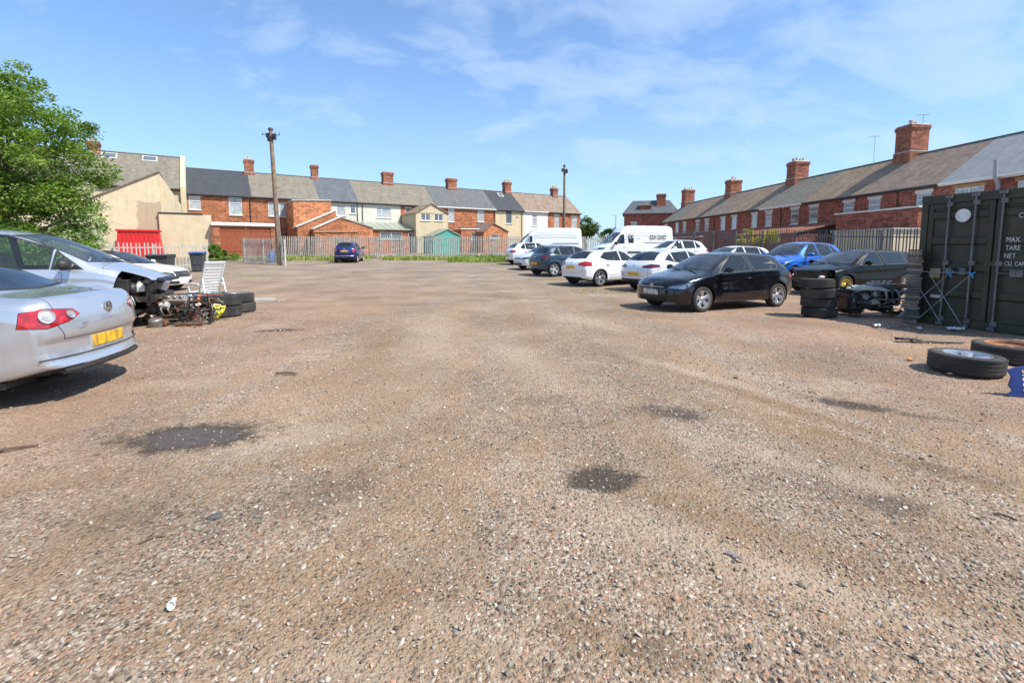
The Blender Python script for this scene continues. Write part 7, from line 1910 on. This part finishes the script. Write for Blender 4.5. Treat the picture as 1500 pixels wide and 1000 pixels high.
def scrap_heap():
    p = ground(243, 478); root = thing('engine_scrap', 'heap of rusty engine and axle parts lying under the open bonnet', 'scrap heap', (p.x-.05, p.y+.45, 0))
    engine(root, Vector((-.25, .25, .30)), .85, 12, R(25), R(38))
    hoses(root, (-.75, -.35, .03), (.75, .5, .62), 12, .016, HOSE, 21); hoses(root, (-.7, -.4, .03), (.7, .4, .5), 8, .013, RUST, 22, 'rusty_pipe'); hoses(root, (-.6, -.4, .03), (.75, .3, .55), 7, .010, CAST, 23, 'metal_pipe'); hoses(root, (-.6, -.4, .03), (.7, .3, .5), 6, .005, BRASS, 29, 'wire')
    r = random.Random(5)
    def Mx(x, y, z): return Matrix.Translation((x, y, z)) @ Matrix.Rotation(r.uniform(0, 3), 4, 'Z') @ Matrix.Rotation(r.uniform(.2, 1.4), 4, 'X')
    for (x, y, z, rr) in ((.30, -.12, .16, .13), (-.35, -.32, .13, .12), (.58, .10, .20, .11), (.0, -.38, .06, .09)):
        m = MB(); m.lathe([(0, -.03), (rr*.45, -.03), (rr*.5, -.01), (rr, -.012), (rr, .012), (rr*.5, .012), (rr*.42, .05), (0, .05)], 20, Mx(x, y, z)); m.build('brake_disc', r.choice([RUST, OILY, STEEL]), root, smooth=30)
    m = MB(); m.lathe([(0, 0), (.11, 0), (.12, .02), (.12, .14), (.10, .16), (0, .16)], 20, Matrix.Translation((-.12, -.46, .0)) @ Matrix.Rotation(.2, 4, 'X')); m.build('oil_filter_can', CAST, root, smooth=35)
    for k in range(9):
        m = MB(); c = Vector((r.uniform(-.65, .75), r.uniform(-.42, .15), r.uniform(.05, .42))); M3 = Mx(0, 0, 0).to_3x3(); sz = r.uniform(.08, .2)
        m.obox(c, (sz, sz*.5, sz*.25), M3); m.obox(c+M3 @ Vector((sz*.35, 0, sz*.2)), (sz*.3, sz*.5, sz*.35), M3); m.lathe([(.0, 0), (sz*.2, 0), (sz*.2, sz*.2), (0, sz*.2)], 10, Matrix.Translation(c) @ M3.to_4x4() @ Matrix.Translation((-sz*.2, 0, sz*.12)))
        m.build('bracket', r.choice([CAST, PALEP, OILY, RUST, CAST]), root, bevel=.006)
    m = MB(); m.bar((-.6, -.2, .10), (.72, .05, .24), .07, .09); m.build('subframe_beam', OILY, root, bevel=.02)
    m = MB(); m.tube([(.72, -.05, .40), (.78, -.12, .28), (.74, -.15, .02)], [.03, .035, .03], 10); m.build('shock_absorber', OILY, root, smooth=40)
    m = MB(); m.tube([(.25, -.45, .04), (.75, -.40, .05)], .035, 10); m.build('drive_shaft', RUST, root, smooth=40)
scrap_heap()
def engine_pile():
    p = ground(1287, 466); root = thing('engine_pile', 'pile of oily engines and gearboxes with a copper coloured pipe between tyres and bricks', 'engine pile', (p.x+.14, p.y+.45, 0), R(-10))
    engine(root, Vector((.15, .0, .42)), 1.0, 31, R(10), R(8)); engine(root, Vector((-.40, .15, .30)), .9, 32, R(100), R(-12), (OILY, OILY))
    m = MB(); m.obox((-.42, -.16, .30), (.34, .26, .44), Matrix.Rotation(.3, 3, 'Z')); m.build('bumper_core', DARK, root, bevel=.11)
    m = MB(); m.prism([(-.55, .62), (-.35, .70), (.05, .67), (.25, .60), (.2, .57), (-.2, .60), (-.5, .585)], lambda q, t_: (q[0], t_, q[1]), -.28, .02); m.build('engine_cover', PALEP, root, bevel=.02)
    m = MB(); m.tube([(.18, -.05, .66), (.42, -.03, .69), (.78, .0, .69)], .055, 12); m.build('copper_pipe', simple('orange_brown_pipe', (.48, .20, .08), .6), root, smooth=40)
    m = MB(); m.obox((-.02, -.24, .33), (.17, .03, .11), Matrix.Rotation(.1, 3, 'Y')); m.obox((-.05, -.25, .39), (.05, .03, .05)); m.build('white_label_bracket', PALEP, root, bevel=.01)
    m = MB(); m.lathe([(0, 0), (.06, 0), (.075, .05), (.06, .1), (0, .11)], 14, Matrix.Translation((-.06, -.22, .50)) @ Matrix.Rotation(R(80), 4, 'X')); m.build('alternator', CAST, root, smooth=35)
    hoses(root, (-.6, -.35, .05), (.75, .25, .75), 12, .018, HOSE, 41); hoses(root, (-.5, -.35, .05), (.75, .2, .68), 8, .012, CAST, 42, 'metal_pipe'); hoses(root, (-.2, -.35, .05), (.7, .2, .6), 4, .006, simple('yellow_wire', (.5, .42, .08), .6), 43, 'wire')
    r = random.Random(8)
    for k in range(8):
        m = MB(); c = Vector((r.uniform(-.5, .7), r.uniform(-.36, -.1), r.uniform(.05, .5))); M3 = (Matrix.Rotation(r.uniform(0, 3), 3, 'Z') @ Matrix.Rotation(r.uniform(0, 2), 3, 'X')); sz = r.uniform(.08, .17)
        m.obox(c, (sz, sz*.5, sz*.3), M3); m.lathe([(0, 0), (sz*.25, 0), (sz*.25, sz*.25), (0, sz*.25)], 10, Matrix.Translation(c) @ M3.to_4x4()); m.build('bracket', r.choice([OILY, CAST, OILY, RUST]), root, bevel=.006)
engine_pile()
def slate_stack():
    p = ground(1336, 473); root = thing('slate_stack', 'tall stack of grey brown roofing slates leaning against the container corner', 'slate stack', (p.x+.02, p.y+.10, 0), R(-8)); r = random.Random(2)
    mats = [simple('stacked_slate', (.19, .155, .115), .8, var=.3), simple('stacked_slate_pale', (.27, .23, .175), .8, var=.3), simple('stacked_slate_dark', (.11, .105, .10), .8, var=.3)]
    z = 0; k = 0
    while z < 1.5:
        h = r.uniform(.045, .065); m = MB(); m.obox((r.gauss(0, .010)+.03*math.sin(z*2), r.gauss(0, .012), z+h/2), (.14+r.uniform(-.02, .02), .24+r.uniform(-.02, .02), h-.007), Matrix.Rotation(r.gauss(0, .04), 3, 'Z')); m.build('slate_bundle', r.choice(mats), root, bevel=.004); z += h
slate_stack()
AIRB = simple('blue_plastic_tip', (.04, .28, .62), .45); WIRE = simple('white_coated_wire', (.24, .25, .27), .5, .2)
def airer():
    """a folding clothes airer leaning on the container doors"""
    root = thing('clothes_airer', 'wire clothes airer with bright blue plastic corners leaning on the container doors', 'airer', c_pt(.06, -.36), CRZ)
    P = lambda x, z, y=0.0: Vector((x, y+.20*z, z))
    m = MB()
    for (a, b) in (((-.10, 1.05), (.62, .12)), ((.62, 1.05), (-.10, .12)), ((.25, 1.05), (.97, .12)), ((.97, 1.05), (.25, .12))):
        m.tube([P(*a), P(*b)], .007, 6)
    m.build('crossed_leg', WIRE, root)
    m = MB(); m.tube([P(-.12, 1.06), P(1.0, 1.06)], .007, 6); m.tube([P(-.12, 1.06, -.05), P(1.0, 1.06, -.05)], .006, 6)
    m.build('top_rail', WIRE, root)
    for x in (-.10, .62, .97):
        m = MB(); m.bar(P(x-.06, 1.09), P(x+.01, 1.04), .03, .022); m.bar(P(x+.06, 1.09), P(x-.01, 1.04), .03, .022); m.bar(P(x, 1.05), P(x+.04, .98), .028, .022); m.build('blue_corner', AIRB, root, bevel=.004)
airer()
def shop_sign():
    p = ground(1491, 581); root = thing('blue_sign', 'dark blue plastic sign standing on its end with white letters sideways', 'sign', (p.x+.09, p.y, 0), R(-16)); BL = simple('dark_blue_board', (.015, .035, .17), .35, dirt=(.2, .2, .25), dirt_amt=.25)
    m = MB(); m.prism([(-.17, .0), (.26, -.02), (.26, .30), (-.03, .30), (-.085, .283), (-.15, .255), (-.115, .19), (-.145, .10), (-.115, .05)], lambda q, t_: (q[0], t_+.25*q[1], q[1]), -.01, .012); m.build('board', BL, root, bevel=.003)
    Rt = Matrix(((0, -1, 0, 0), (0, 0, -1, 0), (1, 0, 0, 0), (0, 0, 0, 1)))
    Sh = Matrix.Identity(4); Sh[1][2] = .25
    for (ch, z, mt) in (('M', -.02, STENCIL), ('O', .065, simple('gold_letter', (.62, .36, .05), .5)), ('R', .125, STENCIL), ('R', .178, STENCIL), ('I', .216, STENCIL), ('S', .253, STENCIL)):
        if z < .02: continue
        text_mesh('raised_letter', ch, .075, mt, root, Matrix.Translation((.0, -.0135, 0)) @ Sh @ Matrix.Translation((0, 0, z)) @ Rt, .002, bold=.002)
shop_sign()
# ---- small things lying about
def lump(name, label, cat, px, py, pts_h, mat, rz=0.0, dz=0.0):
    p = ground(px, py); root = thing(name, label, cat, (p.x, p.y, p.z+dz), rz); return root
def small_bits():
    r = lump('paper_cup', 'crushed white paper cup on the gravel in the near foreground', 'cup', 253, 887, None, None, .4, .014); r.scale = (.72, .72, .72); m = MB(); m.lathe([(0, -.03), (.02, -.03), (.026, .03), (.029, .033), (.024, .034), (.018, -.02), (0, -.02)], 18, Matrix.Rotation(R(78), 4, 'X') @ Matrix.Scale(.75, 4, (1, 0, 0))); m.build('cup_body', PLASW, r, smooth=50)
    MB().disc(.0225, .018, 16, Matrix.Rotation(R(78), 4, 'X') @ Matrix.Scale(.75, 4, (1, 0, 0))).build('cup_bottom', PLASW, r)
    r = lump('dark_stone', 'flat dark grey stone lying alone near the left damp patch', 'stone', 314, 756, None, None, .3); bm = bmesh.new(); bmesh.ops.create_icosphere(bm, subdivisions=2, radius=1)
    rr = random.Random(1)
    for v in bm.verts: v.co = Vector((v.co.x*.042, v.co.y*.034, v.co.z*.012))*rr.uniform(.88, 1.1)
    me = bpy.data.meshes.new('stone'); bm.to_mesh(me); bm.free(); me.materials.append(simple('blue_grey_stone', (.085, .085, .08), .9)); o = link('stone', me, r); clean(o, 30)
    def stick(label, px, py, L, rz, rad, mat, name='stick', cat='stick', bend=.03):
        r = lump(name, label, cat, px, py, None, None, rz, rad); m = MB(); m.tube([(-L/2, 0, 0), (-L*.1, bend*L, .004), (L*.2, bend*L*.6, .002), (L/2, -.02, 0)], [rad, rad*.9, rad*.95, rad*.6], 7); m.build('stem', mat, r, smooth=60)
        m = MB(); m.tube([(-L*.1, bend*L, .0), (-L*.02, bend*L+.10*L, .006)], rad*.6, 5); m.build('side_twig', mat, r)
    tw = simple('dry_twig', (.13, .085, .055), .85, var=.3)
    stick('brown stick lying alone on the gravel below the silver saloon', 8, 661, .36, R(38), .012, tw); stick('short dark stick on the bare ground beyond the oily puddle', 420, 548, .26, R(4), .014, tw)
    stick('thin dark twig in the middle of the near ground', 222, 790, .10, R(50), .006, tw); stick('dark splinter of wood on the gravel beyond the pale metal strip', 1472, 757, .10, R(-40), .006, tw)
    r = lump('metal_strip', 'short pale metal strip lying on the near gravel', 'metal strip', 1077, 815, None, None, R(-58), .004); MB().box(-.045, .045, -.007, .007, 0, .003).build('strip', CHROME, r); MB().box(-.045, .045, -.0075, -.0055, .003, .008).build('flange', CHROME, r)
    OR = simple('orange_plastic', (.62, .20, .06), .6)
    for lb, px, py, s_, rz in (('orange plastic fragment at the foot of the tyre stack', 1174, 463, .055, .3), ('orange plastic fragment on the gravel left of the alloy wheel', 1332, 528, .045, 1.2), ('orange brick chip near the foot of the engine pile', 1276, 476, .04, 2.0)):
        r = lump('plastic_fragment', lb, 'fragment', px, py, None, None, rz, .012); m = MB(); m.prism([(-s_, -s_*.5), (s_*.8, -s_*.7), (s_, s_*.2), (.1*s_, s_*.6), (-s_*.8, s_*.4)], lambda q, t_: (q[0], q[1], t_+.3*q[0]), 0, .022); m.build('shard', OR, r, bevel=.003)
    PAP = simple('white_litter', (.62, .62, .62), .6, var=.1)
    def litter(lb, px, py, w, h, mat, rz):
        r = lump('litter', lb, 'litter', px, py, None, None, rz, .012); n = 7; rr = random.Random(px); v = [(w*(i/n-.5), h*(j/n-.5), .03+.02*math.sin(i*1.9+j)+rr.uniform(-.012, .012)) for j in range(n+1) for i in range(n+1)]
        o = mesh_obj('crumpled_sheet', v, [(j*(n+1)+i, j*(n+1)+i+1, (j+1)*(n+1)+i+1, (j+1)*(n+1)+i) for j in range(n) for i in range(n)], mat, r, smooth=20); sd = o.modifiers.new('s', 'SOLIDIFY'); sd.thickness = .003
    litter('crumpled white plastic lying at the foot of the container doors', 1399, 484, .22, .18, PAP, .3); litter('pale scrap of sheet in the shadow before the engine pile', 1285, 479, .2, .1, PAP, .8)
    litter('small white scrap at the foot of the slate stack', 1346, 483, .09, .07, PAP, 1.2); litter('pale blue plastic bag behind the rusty wheel', 1484, 506, .26, .2, simple('pale_blue_plastic', (.25, .42, .58), .4), .2)
    litter('dark rubber sheet lying left of the alloy wheel', 1330, 500, .34, .14, DARK, -.2)
    r = lump('timber_plank', 'grey timber plank lying in front of the container', 'plank', 1372, 502, None, None, R(-12), .01); MB().box(-.36, .36, -.045, .045, 0, .03).build('board', simple('grey_timber', (.22, .19, .15), .85, var=.25), r, bevel=.004); MB().box(-.30, -.25, -.05, .05, .031, .045).build('batten', simple('grey_timber', (.22, .19, .15)), r)
    # by the far fence
    r = thing('timber_beam', 'pale timber beam lying in the weeds left of the navy car', 'beam', (X_at(455, 38.6), 38.6, g(0, 38.6)), R(3)); MB().box(-1.5, 1.5, -.1, .1, 0, .2).build('beam', simple('pale_timber', (.48, .36, .2), .8), r, bevel=.01); MB().box(-1.2, -1.05, -.14, .14, .2, .26).build('cleat', simple('pale_timber', (.48, .36, .2)), r)
    r = thing('traffic_cone', 'small orange cone at the foot of the far fence', 'cone', (X_at(701, 41.2), 41.2, g(0, 41.2))); MB().lathe([(.0, 0), (.2, 0), (.19, .03), (.13, .04), (.04, .55), (.02, .56), (0, .56)], 16).build('cone_body', OR, r, smooth=40); MB().lathe([(.095, .22), (.099, .22), (.077, .36), (.073, .36)], 16).build('cone_band', PAP, r)
    # earth and rubble banked at the fence
    for lb, px, y, s_ in (('heap of pale rubble and dry grass behind the navy car', 572, 40.6, 1.0), ('low heap of earth at the far fence near the teal shed', 610, 40.4, 1.3)):
        r = thing('rubble_heap', lb, 'heap', (X_at(px, y), y, g(0, y)-.03)); bm = bmesh.new(); bmesh.ops.create_icosphere(bm, subdivisions=4, radius=1); rr = random.Random(px)
        for v in bm.verts:
            n = .8+.12*math.sin(v.co.x*7+px)+.10*math.sin(v.co.y*9)+rr.uniform(-.06, .06); v.co = Vector((v.co.x*1.2*s_*n, v.co.y*.6*n, max(0, v.co.z)*.42*n))
        me = bpy.data.meshes.new('heap'); bm.to_mesh(me); bm.free(); me.materials.append(simple('dry_earth', (.34, .24, .14), .95, var=.4, scale=9)); o = link('heap', me, r)
        m = MB()
        for k in range(14): m.obox((rr.uniform(-1, 1)*s_, rr.uniform(-.5, .1), rr.uniform(.05, .3)), (rr.uniform(.08, .22), .12, .1), Matrix.Rotation(rr.uniform(0, 3), 3, 'Z'))
        m.build('rubble', simple('pale_rubble', (.46, .40, .32), .9), r)
small_bits()
